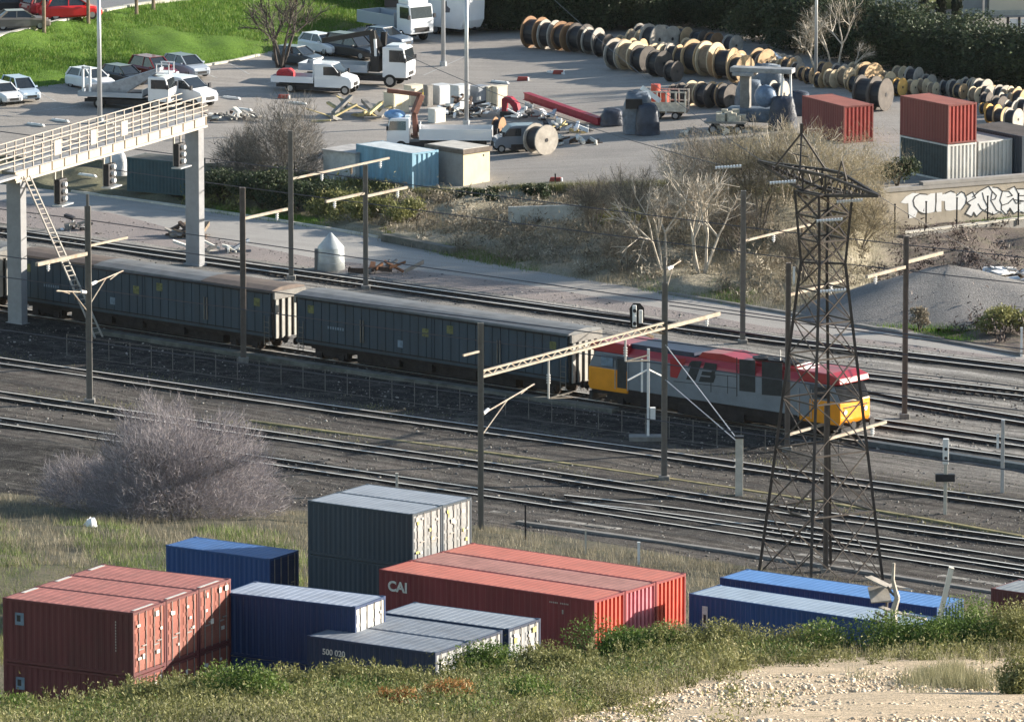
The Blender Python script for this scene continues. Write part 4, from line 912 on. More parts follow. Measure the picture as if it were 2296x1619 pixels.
# ------------------------------------------------------------------ gantry over the tracks
gl_=at(40,727,0); gr_=at(438,595,0); zg=9.15; gd=(gr_-gl_); gd.z=0; GLn=gd.length; gd.normalize(); grz=math.atan2(gd.y,gd.x)
t=thing('signal_gantry','pale steel signal gantry with railings spanning the rails at upper left','signal gantry',gl_,grz)
M_gsh=mat('gantry_grey',(.30,.305,.32),.6,.1,.08,1.5,dirt=.2); M_gwh=mat('gantry_cream',(.40,.37,.33),.6,.05,.08,1.5,dirt=.3,dirtcol=(.45,.38,.3)); M_grail=mat('rail_cream',(.38,.345,.31),.6,.1,.1,2,dirt=.5,dirtcol=(.3,.2,.15))
for x in (0,GLn):
    for (xa,xb,ya_,yb_,m) in ((x-.5,x+.5,-.42,.42,M_gwh),):
        q=Matrix.Rotation(-grz,3,'Z'); lu=q@Vector((RD.x,RD.y,0)); lv_=q@Vector((VD.x,VD.y,0)); o_=Vector((x,0,0))-lu*.6-lv_*.28
        c=MB(); c.obox(o_,lu*1.2,lv_*.56,(0,0,zg-.02)); c.build('column',mat('column_grey',(.28,.285,.30),.6,.1,.08,1.5,dirt=.2),t,bevel=.03)
        c=MB(); c.obox(o_-lu*.1-lv_*.1+Vector((0,0,-.3)),lu*1.4,lv_*.76,(0,0,.42)); c.build('column_foot',M_gsh,t)
x0=-3.0; x1=GLn+.9
c=MB(); c.box(x0+2,x1,-.55,.55,zg,zg+.16); c.box(x0+2,x1,-.5,.5,zg+.72,zg+.86); 
n=int((x1-x0-2)/1.6)
c.box(x0+2,x1,-.42,.42,zg+.16,zg+.72); c.build('box_girder',M_gwh,t)
for i in range(n+1):
    c=MB(); x=x0+2+i*(x1-x0-2-.06)/n; c.box(x,x+.09,-.47,.47,zg+.16,zg+.72)
    c.build('stiffener',mat('gantry_tan',(.30,.24,.17),.7),t)
c=MB(); c.box(x0-6,x0+2,-.8,.8,zg+.4,zg+.55); c.build('walkway',M_gsh,t)
zr=zg+.86
for side in (-.95,.95):
    c=MB(); c.box(x0+1,x1-.8,min(side,side*.4),max(side,side*.4),zr,zr+.05); c.build('deck',M_gsh,t)
    n=int((x1-x0)/1.25)
    for i in range(n):
        x=x0+1+i*1.25
        if x>x1-1: break
        c=MB(); c.box(x-.045,x+.045,side-.04,side+.04,zr+.05,zr+1.42); c.build('railing_post',M_grail,t)
    c=MB()
    for z in (.38,.70,1.02,1.38): c.box(x0-4,x1-.8,side-.03,side+.03,zr+z,zr+z+.06)
    c.build('railing_bar',M_grail,t)
for fx,w_ in ((.13,.95),(.33,.8),(.50,.9)):
    c=MB(); x=GLn*fx; c.box(x,x+w_,-1.04,-1.0,zr+.35,zr+1.3); c.build('railing_panel',M_gwh,t)
for fx,dz in ((.19,2.1),(.46,1.9),(.86,2.0)):     # hanging signals
    x=GLn*fx; c=MB(); c.box(x-.06,x+.06,-.3,-.2,zg-dz,zg); c.box(x+.9,x+1.0,-.3,-.2,zg-dz*.8,zg); s_=c.build('hanger',M_gwh,t)
    c=MB(); c.box(x-.3,x+.75,-.75,-.35,zg-dz,zg-dz*.25); c.build('signal_box',M_dark,s_,bevel=.05)
    c=MB(); 
    for k in range(3): c.tube((x+.2,-.98,zg-dz+.35+k*.45),(x+.2,-.75,zg-dz+.35+k*.45),.15,n=12)
    c.build('signal_hood',M_white,s_)
    c=MB(); c.box(x-.5,x+1.1,-1.0,-.3,zg-dz-.12,zg-dz-.04); c.build('platform',M_galv,s_)
# ladder leaning from the gantry down to the ground
a=at(60,395,0); a=atY(60,395,gl_.y); b=at(222,757,0); 
t=thing('ladder','long pale ladder leaning from the gantry down to the ballast','ladder',b); d=a-b; sdv=gd*.24+Vector((.12,0,0))
for s in (-1,1): c=MB(); c.bar(sdv*s,d+sdv*s*.8,.09); c.build('rail',M_grail if s<0 else M_gwh,t)
c=MB(); 
for i in range(1,34): p=d*(i/34); c.bar(p-sdv*.9,p+sdv*.9,.05)
c.build('rungs',M_gwh,t)
# ------------------------------------------------------------------ silo
p=at(742,604,0); s=F/p.y; r_=31.5/s; t=thing('silo','small pale metal silo with conical top on the gravel','silo',p)
M_silo=mat('silo_metal',(.50,.53,.53),.45,.35,.12,1.5,dirt=.4,dirtcol=(.42,.38,.3))
c=MB(); c.lathe([(r_*1.0,0),(r_*1.02,.02),(r_*.98,.6),(r_*.96,1.42),(r_*.93,1.5)],32); c.build('drum',M_silo,t,smooth=True)
c=MB(); c.lathe([(r_*.97,1.46),(r_*.92,1.55),(r_*.45,2.05),(r_*.1,2.42),(.0,2.47)],32); c.build('cone_roof',M_silo,t,smooth=True)
for z in (.5,1.0): c=MB(); c.lathe([(r_*.985,z-.02),(r_*1.015,z),(r_*.985,z+.02)],32); c.build('band',M_galv,t)
c=MB(); c.box(-r_-.16,-r_+.05,-.25,.25,0,1.35); c.build('hatch',M_conc,t)

t=thing('concrete_slab','pale concrete slab leaning on the bank below the yard edge','slab',onground(1225,500)); c=MB(); c.obox((-2.6,-.2,-.1),(5.2,0,.15),(0,.3,0),(0,.25,1.15)); c.build('slab',M_concl,t); c=MB(); c.obox((-2.6,-.25,-.2),(5.2,0,.15),(0,.5,0),(0,0,.15)); c.build('footing',M_conc,t)

t=[o for o in bpy.data.objects if o.get('label','').startswith('long cobalt container with bleached')][0]
c=MB(); c.box(-5.35,-5.05,-1.236,-1.224,1.1,2.1); po=c.build('plate',M_plate,t); c=MB(); c.box(-5.27,-5.13,-1.244,-1.236,1.3,1.7); c.build('plate_mark',M_dark,po)

for o_,x_ in ((Cc[0],3.6),(Cc[0],4.2)):
    c=MB()
    for q in range(5): c.box(x_+q*.1,x_+q*.1+.06,-1.234,-1.226,2.2,2.27)
    c.build('code_marks',mat('pale_lettering',(.42,.38,.33),.7),o_)
c=MB(); c.box(4.3,4.38,-1.234,-1.226,1.75,1.95); c.build('plate',mat('pale_lettering',(.42,.38,.33),.7),Cc[0])
def yd(px,py): return onground(px,py)
# ------------------------------------------------------------------ vehicles
def paint(n,c,r=.3): return mat('paint_'+n,c,r,0,.03,1,coat=.5,dirt=.15,dirtcol=tuple(x*.8+.03 for x in c))
P_white=paint('white',(.74,.75,.77)); P_black=paint('black',(.018,.02,.024)); P_dred=paint('dark_red',(.16,.012,.018)); P_red=paint('red',(.62,.02,.02)); P_blue=paint('grey_blue',(.10,.14,.20)); P_silver=paint('silver',(.36,.40,.45)); P_slate=paint('slate',(.06,.075,.09)); P_taupe=paint('taupe',(.17,.15,.13)); P_lblue=paint('ice_blue',(.42,.52,.62)); P_green=paint('green',(.05,.30,.12)); P_grey=paint('van_grey',(.13,.16,.20))
M_lamp=mat('lamp_glass',(.75,.78,.8),.12,0,.02,2,spec=.8); M_grille=mat('grille_black',(.02,.02,.022),.5); M_tail=mat('tail_red',(.4,.02,.02),.3)
def loft(mb,rings,m=0):
    n=len(rings[0]); b=len(mb.v)
    for r in rings: mb.v+=[tuple(p) for p in r]
    for i in range(len(rings)-1):
        for j in range(n): k=(j+1)%n; mb.f.append([b+i*n+j,b+i*n+k,b+(i+1)*n+k,b+(i+1)*n+j]); mb.m.append(m)
    mb.f.append([b+j for j in range(n)][::-1]); mb.m.append(m); mb.f.append([b+(len(rings)-1)*n+j for j in range(n)]); mb.m.append(m)
    return mb
def wheel(t,x,y,r,w_=.2):
    a=MB(); a.tube((x,y-w_/2,r),(x,y+w_/2,r),r,n=18); o=a.build('wheel',M_tyre,t); s=1 if y>0 else -1
    a=MB(); a.tube((x,y+s*w_/2,r),(x,y+s*(w_/2+.012),r),r*.6,n=14); a.build('hub',M_hub,o)
def car(px,py,yaw,p,label,kind='hatch',z=None,rz=None,sc=1.0,roof=None):
    loc=yd(px,py) if (z is None or True) else at(px,py,z)
    t=thing('parked_car',label,'car',loc,yaw,'cars parked at the yard and road'); t.scale=(sc,)*3
    L={'hatch':4.0,'sedan':4.5,'suv':4.5,'mpv':4.3}[kind]; H={'hatch':1.46,'sedan':1.43,'suv':1.68,'mpv':1.62}[kind]; W=.86
    xs=[-L/2,-L/2+.08,-L/2+.45,-.4,.75,L/2-.55,L/2-.12,L/2]
    zt=[.62,.88,.96,.95,.93,.84,.72,.50]; zl=[.38,.25,.2,.2,.2,.2,.22,.34]; ww=[.66,.8,W,W,W,.84,.76,.62]
    rings=[]
    for x,a,b,w_ in zip(xs,zt,zl,ww): rings.append([(x,-w_*.92,b),(x,-w_,b+.12),(x,-w_,a-.14),(x,-w_*.90,a),(x,w_*.90,a),(x,w_,a-.14),(x,w_,b+.12),(x,w_*.92,b)])
    m=loft(MB(),rings); m.build('body',p,t,smooth=False,bevel=.03)
    f=.85; r0=-L/2+(.18 if kind!='sedan' else .62); r1=-L/2+(.55 if kind!='sedan' else 1.25); f1=.28; f0=1.05
    g=MB(); loft(g,[[(r0,-W*.88,.92),(f0,-W*.88,.91),(f0,W*.88,.91),(r0,W*.88,.92)],[(r1,-W*.70,H-.03),(f1,-W*.70,H-.03),(f1,W*.70,H-.03),(r1,W*.70,H-.03)]]); g.build('windows',M_glass,t,bevel=.02)
    g=MB(); g.poly([(r1-.06,-W*.71,H-.03),(f1+.05,-W*.71,H-.03),(f1+.05,W*.71,H-.03),(r1-.06,W*.71,H-.03)],(0,0,.035)); g.build('roof',roof or p,t,bevel=.02)
    for s in (-1,1):
        for q0,q1,wq in (((f0+.02,s*W*.885,.92),(f1+.02,s*W*.71,H-.02),.07),((r0-.02,s*W*.885,.92),(r1-.02,s*W*.71,H-.02),.12),((-.35,s*W*.89,.92),(-.3,s*W*.715,H-.02),.07)):
            g=MB(); g.bar(q0,q1,wq); g.build('pillar',p,t)
    for x in (-L*.31,L*.31):
        for s in (-1,1): wheel(t,x,s*(W-.12),.31)
    for s in (-1,1):
        g=MB(); g.box(L/2-.16,L/2-.03,min(s*.40,s*.66),max(s*.40,s*.66),.56,.70); g.build('headlight',M_lamp,t,bevel=.02)
        g=MB(); g.box(-L/2-.01,-L/2+.08,min(s*.48,s*.68),max(s*.48,s*.68),.6,.8); g.build('tail_light',M_tail,t)
        g=MB(); g.box(.72,.86,min(s*W,s*(W+.17)),max(s*W,s*(W+.17)),.90,1.03); g.build('mirror',p,t,bevel=.02)
    g=MB(); g.box(L/2-.06,L/2+.005,-.38,.38,.34,.50); g.build('grille',M_grille,t)
    return t
Y0=R(-52)
car(4,229,R(-58),P_white,'white hatchback at the left edge, nearest parked in the lower yard','hatch',sc=1.0)
car(46,222,R(-62),P_lblue,'pale blue car parked beside the white one at the left edge','mpv')
car(203,200,R(-48),P_white,'white hatchback behind the boom lorry, first of the row below the green bank','hatch',sc=1.06)
car(277,190,R(-48),P_black,'black hatchback second in the row below the green bank','hatch')
car(345,178,R(-50),P_dred,'dark red car third in the row below the green bank','mpv',sc=1.06)
car(417,170,R(-52),P_silver,'silver blue car last in the row below the green bank','hatch',roof=P_slate,sc=1.08)
car(668,146,R(-35),P_slate,'dark car half hidden behind the bare tree trunk','hatch')
car(722,120,R(-50),P_white,'white hatchback right of the bare tree, with a dark windscreen','hatch',sc=1.05)
car(792,130,R(-40),P_black,'black off-road car behind the crane lorry','suv',sc=1.12)
car(862,104,R(-38),P_blue,'dark blue car in front of the white lorry cab','sedan',sc=1.05)
car(44,66,R(14),P_taupe,'brown-grey car on the upper road at the top left corner','sedan',z=5.0,sc=1.05)
car(158,43,R(20),P_red,'bright red car on the upper road','hatch',z=5.0,sc=1.2)
car(120,34,R(30),P_dred,'dark red car behind the bright red one','mpv',z=5.0,sc=1.2)
car(20,26,R(10),P_black,'black car at the very top left corner behind the brown-grey one','sedan',z=5.0)
car(90,8,R(12),P_taupe,'brown car at the top edge above the dark red one','sedan',z=5.0)
def cab(t,x0,x1,W,z0,z1,p,slope=.25,hood=0.0,nm='cab'):
    """cab box between x0 (rear) and x1 (front) with slanted windscreen"""
    zb=z0+(z1-z0)*.50
    if hood>0:
        pr=[(x0,z0),(x1+hood,z0),(x1+hood+.03,z0+(zb-z0)*.55),(x1+hood-.15,zb-.12),(x1,zb+.06),(x1-slope*2.2,z1-.04),(x1-slope*2.2-.4,z1),(x0,z1)]
    else: pr=[(x0,z0),(x1,z0),(x1+.03,zb),(x1-slope,z1-.1),(x1-slope-.15,z1),(x0,z1)]
    c=MB(); c.poly([(x,-W,z) for x,z in pr],(0,2*W,0)); co=c.build(nm,p,t,bevel=.06)
    d=(Vector((x1-slope*2.2,0,z1-.04))-Vector((x1,0,zb+.06))) if hood>0 else (Vector((x1-slope,0,z1-.1))-Vector((x1+.03,0,zb)))
    o=Vector((x1,-W*.88,zb+.06)) if hood>0 else Vector((x1+.03,-W*.88,zb)); n=Vector((d.z,0,-d.x)).normalized()
    g=MB(); g.obox(o+d*.08+n*.005,d*.84,(0,W*1.76,0),n*.02); g.build('windscreen',M_glass,co)
    xa=max(x0+.12,x1-1.35); xb=x1-.12 if not hood else x1-.02
    for s in (-1,1):
        g=MB(); q=[(xa,zb+.05),(xb,zb+.05),(xb-slope*(1.6 if hood else .6),z1-.2),(xa,z1-.2)]; g.poly([(x,s*(W+.004)-(.012 if s<0 else 0),z) for x,z in q],(0,.012,0)); g.build('side_window',M_glass,co)
        g=MB(); g.box(x1-.1,x1+.05,min(s*W,s*(W+.22)),max(s*W,s*(W+.22)),zb+.05,zb+.38); g.build('mirror',M_dark,co)
        xf=x1+hood; g=MB(); g.box(xf-.04,xf+.045,min(s*W*.55,s*W*.9),max(s*W*.55,s*W*.9),z0+.18,z0+.36); g.build('headlight',M_lamp,co)
    g=MB(); g.box(x1+hood-.02,x1+hood+.05,-W*.5,W*.5,z0+.15,z0+.42); g.build('grille',M_grille,co)
    return co
def flat(t,x0,x1,W,z,h,m,inner=None):
    c=MB(); c.box(x0,x1,-W,W,z,z+.1); c.build('bed_floor',inner or M_dark,t)
    c=MB(); c.box(x0,x1,-W-.03,-W+.02,z-.05,z+h); c.box(x0,x1,W-.02,W+.03,z-.05,z+h); c.box(x0-.03,x0+.03,-W,W,z-.05,z+h); c.box(x1-.05,x1,-W,W,z-.05,z+h+.25); c.build('dropside',m,t)
def chassis(t,x0,x1,r=.4,W=.95,axles=(),z=None):
    c=MB(); z=z or r; c.box(x0,x1,-.42,-.3,z,z+.25); c.box(x0,x1,.3,.42,z,z+.25); c.box(x0+1,x1-1.2,-.8,.8,z-.1,z+.3); c.build('chassis',M_dark,t)
    for x in axles:
        for s in (-1,1): wheel(t,x,s*(W-.12),r,.26)
def truck(px,py,yaw,label,cat='lorry',z=ZY): return thing('lorry' if cat=='lorry' else 'flatbed_van',label,cat,yd(px,py),yaw)
# double-cab flatbed van
t=truck(716,208,R(-17),'white flatbed van with a red load, parked in front of the crane lorry','van')
chassis(t,-3.3,3.0,.36,.98,(-2.0,2.35)); cab(t,-.1,2.0,.98,.5,2.3,P_white,.32,.85); flat(t,-3.5,-.15,1.02,.85,.42,P_white,M_wood)
c=MB(); c.box(-3.2,-2.0,-.7,.3,.98,1.5); c.poly([(-3.2,-.7,1.5),(-2.0,-.7,1.5),(-2.3,-.7,1.75),(-3.0,-.7,1.7)],(0,1.0,0)); c.build('load',mat('red_sheet',(.45,.03,.04),.6),t,bevel=.05)
c=MB(); c.box(-.2,-.12,-.95,.95,1.2,2.5); c.build('headboard',P_white,t)
# crane lorry
t=truck(820,190,R(-17),'white lorry with black folded crane behind its cab, standing behind the flatbed van')
chassis(t,-4.8,3.5,.5,1.15,(-3.0,2.3)); cab(t,1.7,3.6,1.15,.75,3.05,P_white,.22); flat(t,-5.0,.5,1.15,1.1,.5,P_silver,M_wood)
c=MB(); c.box(.65,1.35,-.9,.9,1.1,2.3); c.bar((.9,-.4,2.2),(.7,-.5,4.2),.45); c.bar((.7,-.5,4.2),(1.5,.3,2.0),.35); c.bar((1.2,.5,2.0),(1.3,.6,4.0),.4); c.bar((.7,-.5,4.1),(-3.5,.2,3.2),.38); c.build('crane',M_black,t)
c=MB(); c.bar((1.0,-.75,3.6),(1.1,-.8,1.9),.18); c.build('ram',M_ins,t)
c=MB(); c.box(1.9,3.0,-.8,.8,3.05,3.2); c.build('roof_deflector',P_white,t,bevel=.05)
# white lorry at top
t=truck(898,88,R(-52),'white lorry with tipper body facing the camera near the top, beside the box body')
chassis(t,-4.0,2.6,.48,1.15,(-2.6,1.6)); cab(t,1.0,2.8,1.15,.7,3.0,P_white,.16); flat(t,-4.2,.7,1.15,1.1,.9,P_silver,M_dark)
c=MB(); c.box(1.0,2.3,-1.0,1.0,3.0,3.35); c.build('sleeper_roof',P_white,t,bevel=.08)
c=MB(); c.box(2.82,2.88,-.7,.7,.85,1.2); c.build('radiator_grille',M_grille,t)
# box body
t=thing('box_trailer','large white box trailer with a small dark emblem, at the top behind two lamp posts','trailer',yd(1022,78),R(-42))
c=MB(); pr=[(-3.4,.6),(1.6,.6),(2.0,1.3),(2.1,3.6),(1.8,4.0),(-3.4,4.0)]; c.poly([(x,-1.2,z) for x,z in pr],(0,2.4,0)); c.build('box_body',P_white,t,bevel=.08)
c=MB(); c.poly([(-.3,-1.215,2.0),(-.1,-1.215,1.85),(.45,-1.215,1.9),(.5,-1.215,2.2),(.15,-1.215,2.4),(.12,-1.215,2.8),(0,-1.215,2.75),(-.05,-1.215,2.4)],(0,.012,0)); c.build('emblem',mat('emblem_grey',(.10,.10,.12),.6),t)
chassis(t,-3.2,1.8,.45,1.1,(-2.2,-1.2)); c=MB(); c.box(-3.42,-3.38,-1.0,1.0,.8,3.8); c.build('rear_door',P_silver,t)
# boom lorry and white people carrier
t=truck(300,243,R(-14),'pale grey lorry with a raised boom over its cab, nearest the gantry')
chassis(t,-3.7,3.0,.42,1.0,(-2.4,2.0)); cab(t,1.4,3.0,1.0,.65,2.5,P_white,.2); flat(t,-4.0,1.0,1.05,.95,.30,P_silver)
c=MB(); c.poly([(-3.6,-.5,1.05),(-.6,-.5,1.05),(2.2,-.5,2.9),(2.2,-.5,3.15),(-1.6,-.5,1.9),(-3.6,-.5,1.7)],(0,1.0,0)); c.build('boom',mat('boom_grey',(.36,.37,.40),.5),t,bevel=.05)
c=MB(); c.box(1.9,3.0,-.7,.7,2.75,2.82); 
for x in (1.95,2.9):
    for y in (-.65,.65): c.box(x,x+.06,y-.03,y+.03,2.8,3.5)
c.box(1.9,3.0,-.68,-.64,3.4,3.5); c.box(1.9,3.0,.64,.68,3.4,3.5); c.build('basket',P_white,t)
c=MB(); c.box(-3.75,-3.6,-.9,-.75,1.0,3.1); c.box(-3.2,-3.05,-.9,-.75,1.0,3.0); c.box(-3.75,-3.05,-.9,-.75,2.95,3.1); c.build('support_frame',M_ins,t)
t=truck(418,236,R(-38),'rounded white people carrier partly hidden behind the boom lorry','van')
chassis(t,-2.0,2.2,.34,.95,(-1.4,1.6)); cab(t,-2.2,1.4,.95,.4,2.15,P_white,.5,.9)
# small grey-blue van in junk
t=truck(1150,340,R(-168),'small old grey-blue van standing among the cable reels','van')
chassis(t,-1.6,1.5,.3,.78,(-1.0,1.0)); cab(t,-1.6,.9,.78,.35,1.95,P_grey,.3,.55)
c=MB(); c.box(-1.7,-1.0,-.80,-.786,.5,1.6); c.build('green_panel',P_green,t)
# cluttered white lorry above the sheds
t=truck(960,338,R(178),'white lorry with a long dropside bed standing behind the blue and cream sheds')
chassis(t,-4.2,2.6,.42,1.05,(-2.8,1.9)); cab(t,1.3,2.9,1.05,.65,2.45,P_white,.15); flat(t,-4.6,.6,1.1,.95,.75,P_white,M_wood)
c=MB(); c.sphere((2.4,0,2.6),.8,sc=(1,1,.45)); c.build('blue_cover',mat('blue_cover',(.20,.36,.60),.6),t,smooth=True)
c=MB(); c.bar((.9,0,1.0),(1.0,0,2.7),.34); c.bar((1.0,0,2.7),(.5,-.3,4.0),.42); c.bar((.5,-.3,4.0),(2.9,.5,4.4),.3); c.bar((1.0,-.2,2.8),(.8,-.2,1.3),.3); c.build('loader_crane',mat('crane_rust_red',(.17,.07,.05),.6,0,.2,2),t,bevel=.03)
# tarp covered machine and tanks centre right
def tarp(name,label,cat,px,py,w_,d_,h,m,rot=0,seed=1,z=ZY,part='cover'):
    t=thing(name,label,cat,yd(px,py)+Vector((0,0,max(0,z-ZY) if z!=.6 else .6)),rot); rr=np.random.default_rng(seed); n=18;k=9; V=[];Fq=[]
    for j in range(k+1):
        f=j/k; zz=h*min(1,f*1.15) if f<.87 else h
        for i in range(n):
            th=2*PI*i/n; sx=abs(cos(th))**.6*(1 if cos(th)>0 else -1); sy=abs(sin(th))**.6*(1 if sin(th)>0 else -1)
            r=(1-.45*f**3) if j<k else .05; r*=1+rr.normal(0,.05); V.append((w_/2*sx*r,d_/2*sy*r,zz+rr.normal(0,.03*h)*(f>0)))
    for j in range(k):
        for i in range(n): q=(i+1)%n; Fq.append((j*n+i,j*n+q,(j+1)*n+q,(j+1)*n+i))
    npmesh(part,V,Fq,m,t,smooth=True); return t
M_tgrey=mat('tarp_blue_grey',(.13,.16,.20),.5,0,.2,2,.3); M_tnavy=mat('tarp_navy',(.04,.05,.075),.5,0,.2,2,.3); M_twh=mat('tarp_white',(.62,.62,.62),.6,0,.1,2,.3)
t=tarp('covered_machine','tall machine under a blue-grey cover left of the white crate trailer','machine',1430,298,2.2,2.0,2.9,M_tgrey,seed=4)
c=MB(); c.box(-.9,.3,-1.2,-.9,1.9,2.6); c.build('opening',M_black,t); c=MB(); c.bar((.3,.6,3.2),(1.6,.9,2.2),.35); c.build('white_trim',M_white,t)
tarp('covered_load','dark blue-grey covered load beside the tall covered machine','load',1452,302,1.8,1.8,2.2,M_tnavy,seed=6)
tarp('covered_load','low dark block beside the red beam, left of the tall covered machine','load',1372,282,1.7,1.4,1.2,M_tnavy,seed=8)
# grey machine cluster near (1660..1760, 160..300)
t=thing('drilling_machine','grey-white drilling machine with a raised column among dark covers','machine',yd(1700,285),R(-15))
c=MB(); c.box(-2.2,1.2,-.8,.8,.4,1.4); c.build('base',M_tgrey,t,bevel=.1); c=MB(); c.box(-1.3,-.6,-.35,.35,1.3,4.0); c.build('column',M_conc,t,bevel=.05); c=MB(); c.box(-2.0,2.6,-.6,.6,4.0,4.35); c.box(-1.8,-.2,-.8,.8,3.75,4.02); c.build('top_frame',mat('dull_white',(.33,.335,.34),.6,0,.2,2,dirt=.4),t,bevel=.05)
c=MB(); c.sphere((.6,-.3,2.3),.85,sc=(1,.8,1)); c.build('drum',mat('faded_blue_drum',(.15,.22,.33),.4),t,smooth=True); c=MB(); c.bar((1.6,0,1.0),(1.8,0,4.0),.14); c.bar((2.4,.3,1),(2.3,.3,3.9),.14); c.build('strut',M_ins,t)
for i,(px,py,w_,h,lb,m) in enumerate(((1755,290,2.0,2.3,'dark blue cover right of the drilling machine',M_tnavy),(1792,258,1.8,1.7,'dark cover beside the birch trunk, behind the brown-red container',M_tnavy),(1680,255,2.2,2.4,'blue-grey cover at the foot of the drilling machine',M_tgrey),(1720,232,2.6,2.8,'blue-grey tarpaulin heap between the reels and the drilling machine',M_tgrey))):
    tarp('covered_heap',lb,'covered heap',px,py,w_,1.8,h,m,seed=20+i)
# crate trailers
t=thing('crate_trailer','white slatted crate trailer holding a red tank','trailer',yd(1497,266),R(-10))
c=MB(); c.box(-1.4,1.5,-.8,.8,.5,.62); c.build('floor',M_wood,t)
c=MB(); 
for x in (-1.4,-.7,0,.7,1.42): c.box(x-.06,x+.06,-.84,-.78,.5,2.1); c.box(x-.06,x+.06,.78,.84,.5,2.1)
for z in (.62,1.2,2.0): c.box(-1.46,1.48,-.86,-.84,z,z+.1); c.box(-1.46,1.48,.84,.86,z,z+.1)
c.box(-1.4,1.4,-.8,-.78,.6,1.2); c.build('slat_frame',mat('cream_slats',(.66,.60,.50),.7),t)
c=MB(); c.tube((-.9,0,.7),(-.9,0,2.5),.35,n=16); c.build('red_tank',mat('red_tank',(.50,.08,.05),.5),t)
c=MB(); c.tube((-.2,0,.7),(-.2,0,2.0),.3,n=16); c.build('red_tank',mat('red_tank',(.50,.08,.05),.5),t)
for x in (-.6,.7):
    for s in (-1,1): wheel(t,x,s*.75,.3)
t=thing('stone_trailer','flat trailer carrying pale stone blocks in front of dark covers','trailer',yd(1632,298),R(-8))
c=MB(); c.box(-1.6,1.4,-.9,.9,.75,.9); c.build('bed',M_conc,t); c=MB(); rr=random.Random(3)
for i in range(12): x=rr.uniform(-1.4,.9); y=rr.uniform(-.75,.3); c.box(x,x+rr.uniform(.3,.6),y,y+.45,.9,.9+rr.uniform(.3,.8))
c.build('stone_load',mat('pale_stone',(.55,.50,.40),.85,0,.2,3),t)
for x in (-1.0,.8):
    for s in (-1,1): wheel(t,x,s*.8,.33)
# red beam, red arch, kerb block
def simple(name,label,cat,loc,parts,rot=0):
    t=thing(name,label,cat,loc,rot)
    for nm,m,mb in parts: mb.build(nm,m,t,bevel=.015)
    return t
M_rbeam=mat('crimson_paint',(.28,.012,.03),.5,0,.12,1.5)
a=yd(1180,243); b=yd(1345,284); d=b-a
t=thing('steel_beam','long crimson steel beam lying on trestles across the yard','beam',a); c=MB(); c.bar(Vector((0,0,.9)),d+Vector((0,0,.35)),.34,.42); c.build('web',M_rbeam,t); c=MB(); c.bar(Vector((0,0,1.14)),d+Vector((0,0,.59)),.52,.07); c.bar(Vector((0,0,.66)),d+Vector((0,0,.11)),.52,.07); c.build('flange',M_rbeam,t)
c=MB(); c.box(.3,.5,-.3,.3,0,.6); c.build('trestle',M_wood,t)
t=thing('machine_guard','dark red curved machine guard standing among the scrap','scrap',yd(1145,262),R(-20)); pr=[(-.6,.4),(-.6,1.3),(-.35,1.5),(.1,1.45),(.6,1.0),(.75,.4),(.4,.2),(.25,.7),(0,1.0),(-.3,1.1),(-.3,.4)]
c=MB(); c.poly([(x,-.3,z) for x,z in pr],(0,.6,0)); c.build('shell',M_rbeam,t); c=MB(); c.box(-.7,.8,-.4,.4,0,.35); c.build('foot',M_dark,t)
for (px,py,lb) in ((1246,408,'red and white kerb block on the bare ground near the bank'),(636,222,'small red kerb block below the flatbed van'),(1172,182,'brown rounded kerb block in the open yard, nearer one'),(1252,167,'brown rounded kerb block in the open yard, farther one'),(1200,262-0,'flat dark plate beside the pale cabinets')):
    t=thing('kerb_block',lb,'kerb block',yd(px,py),R(-8)); c=MB(); c.poly([(-.45,-.15,0),(.45,-.15,0),(.36,-.15,.3),(-.36,-.15,.3)],(0,.3,0)); c.build('block',mat('faded_red_block',(.32,.06,.05),.7,0,.2,3),t,bevel=.03); c=MB(); c.box(.38,.47,-.16,.16,0,.26); c.build('white_end',M_white,t)
for i,(px,py) in enumerate(((135,273),(236,278),(196,396),(519,222),(80,282),(545,248),(1121,187),(1246,166),(668,234))):
    lb=('one','two','three','four','five','six','seven','eight','nine')[i]
    where=('left of the lamp post behind the gantry','just left of the lamp post foot','under the gantry beam','right of the people carrier','near the left edge behind the gantry','right of the boom lorry cab','in front of the crane lorry','right of the lamp posts','below the flatbed van cab')[i]
    t=thing('parking_stop','small white concrete parking stop '+where,'parking stop',yd(px,py),R(-40),'white parking stops'); c=MB(); c.poly([(-.9,-.1,0),(.9,-.1,0),(.75,-.1,.16),(-.75,-.1,.16)],(0,.2,0)); c.build('bar',M_white,t,bevel=.02); c=MB(); c.tube((-.55,0,.15),(-.55,0,.2),.04,n=8); c.tube((.55,0,.15),(.55,0,.2),.04,n=8); c.build('bolts',M_dark,t)
# parking bay lines
def line(name,a,b,w_,m=M_white): 
    p=yd(*a);q=yd(*b); d=(q-p).normalized(); n=Vector((-d.y,d.x,0)); mb=MB(); mb.add([p-n*w_/2-p,q-n*w_/2-p,q+n*w_/2-p,p+n*w_/2-p],[(0,1,2,3)]); o=mb.build('painted_line',m,kind='structure'); o.location=p+Vector((0,0,.006)); return o
M_line=mat('worn_line_paint',(.45,.44,.42),.8,0,.25,4)
for a,b in (((82,205),(125,228)),((460,165),(488,177)),((508,140),(560,168)),((950,170),(1042,128)),((0,262),(130,244)),((130,244),(185,236)),((1140,233),(1390,215)),((945,126),(990,120)),((450,212),(560,196)),((560,196),(640,180))): line('l',a,b,.12,M_line)
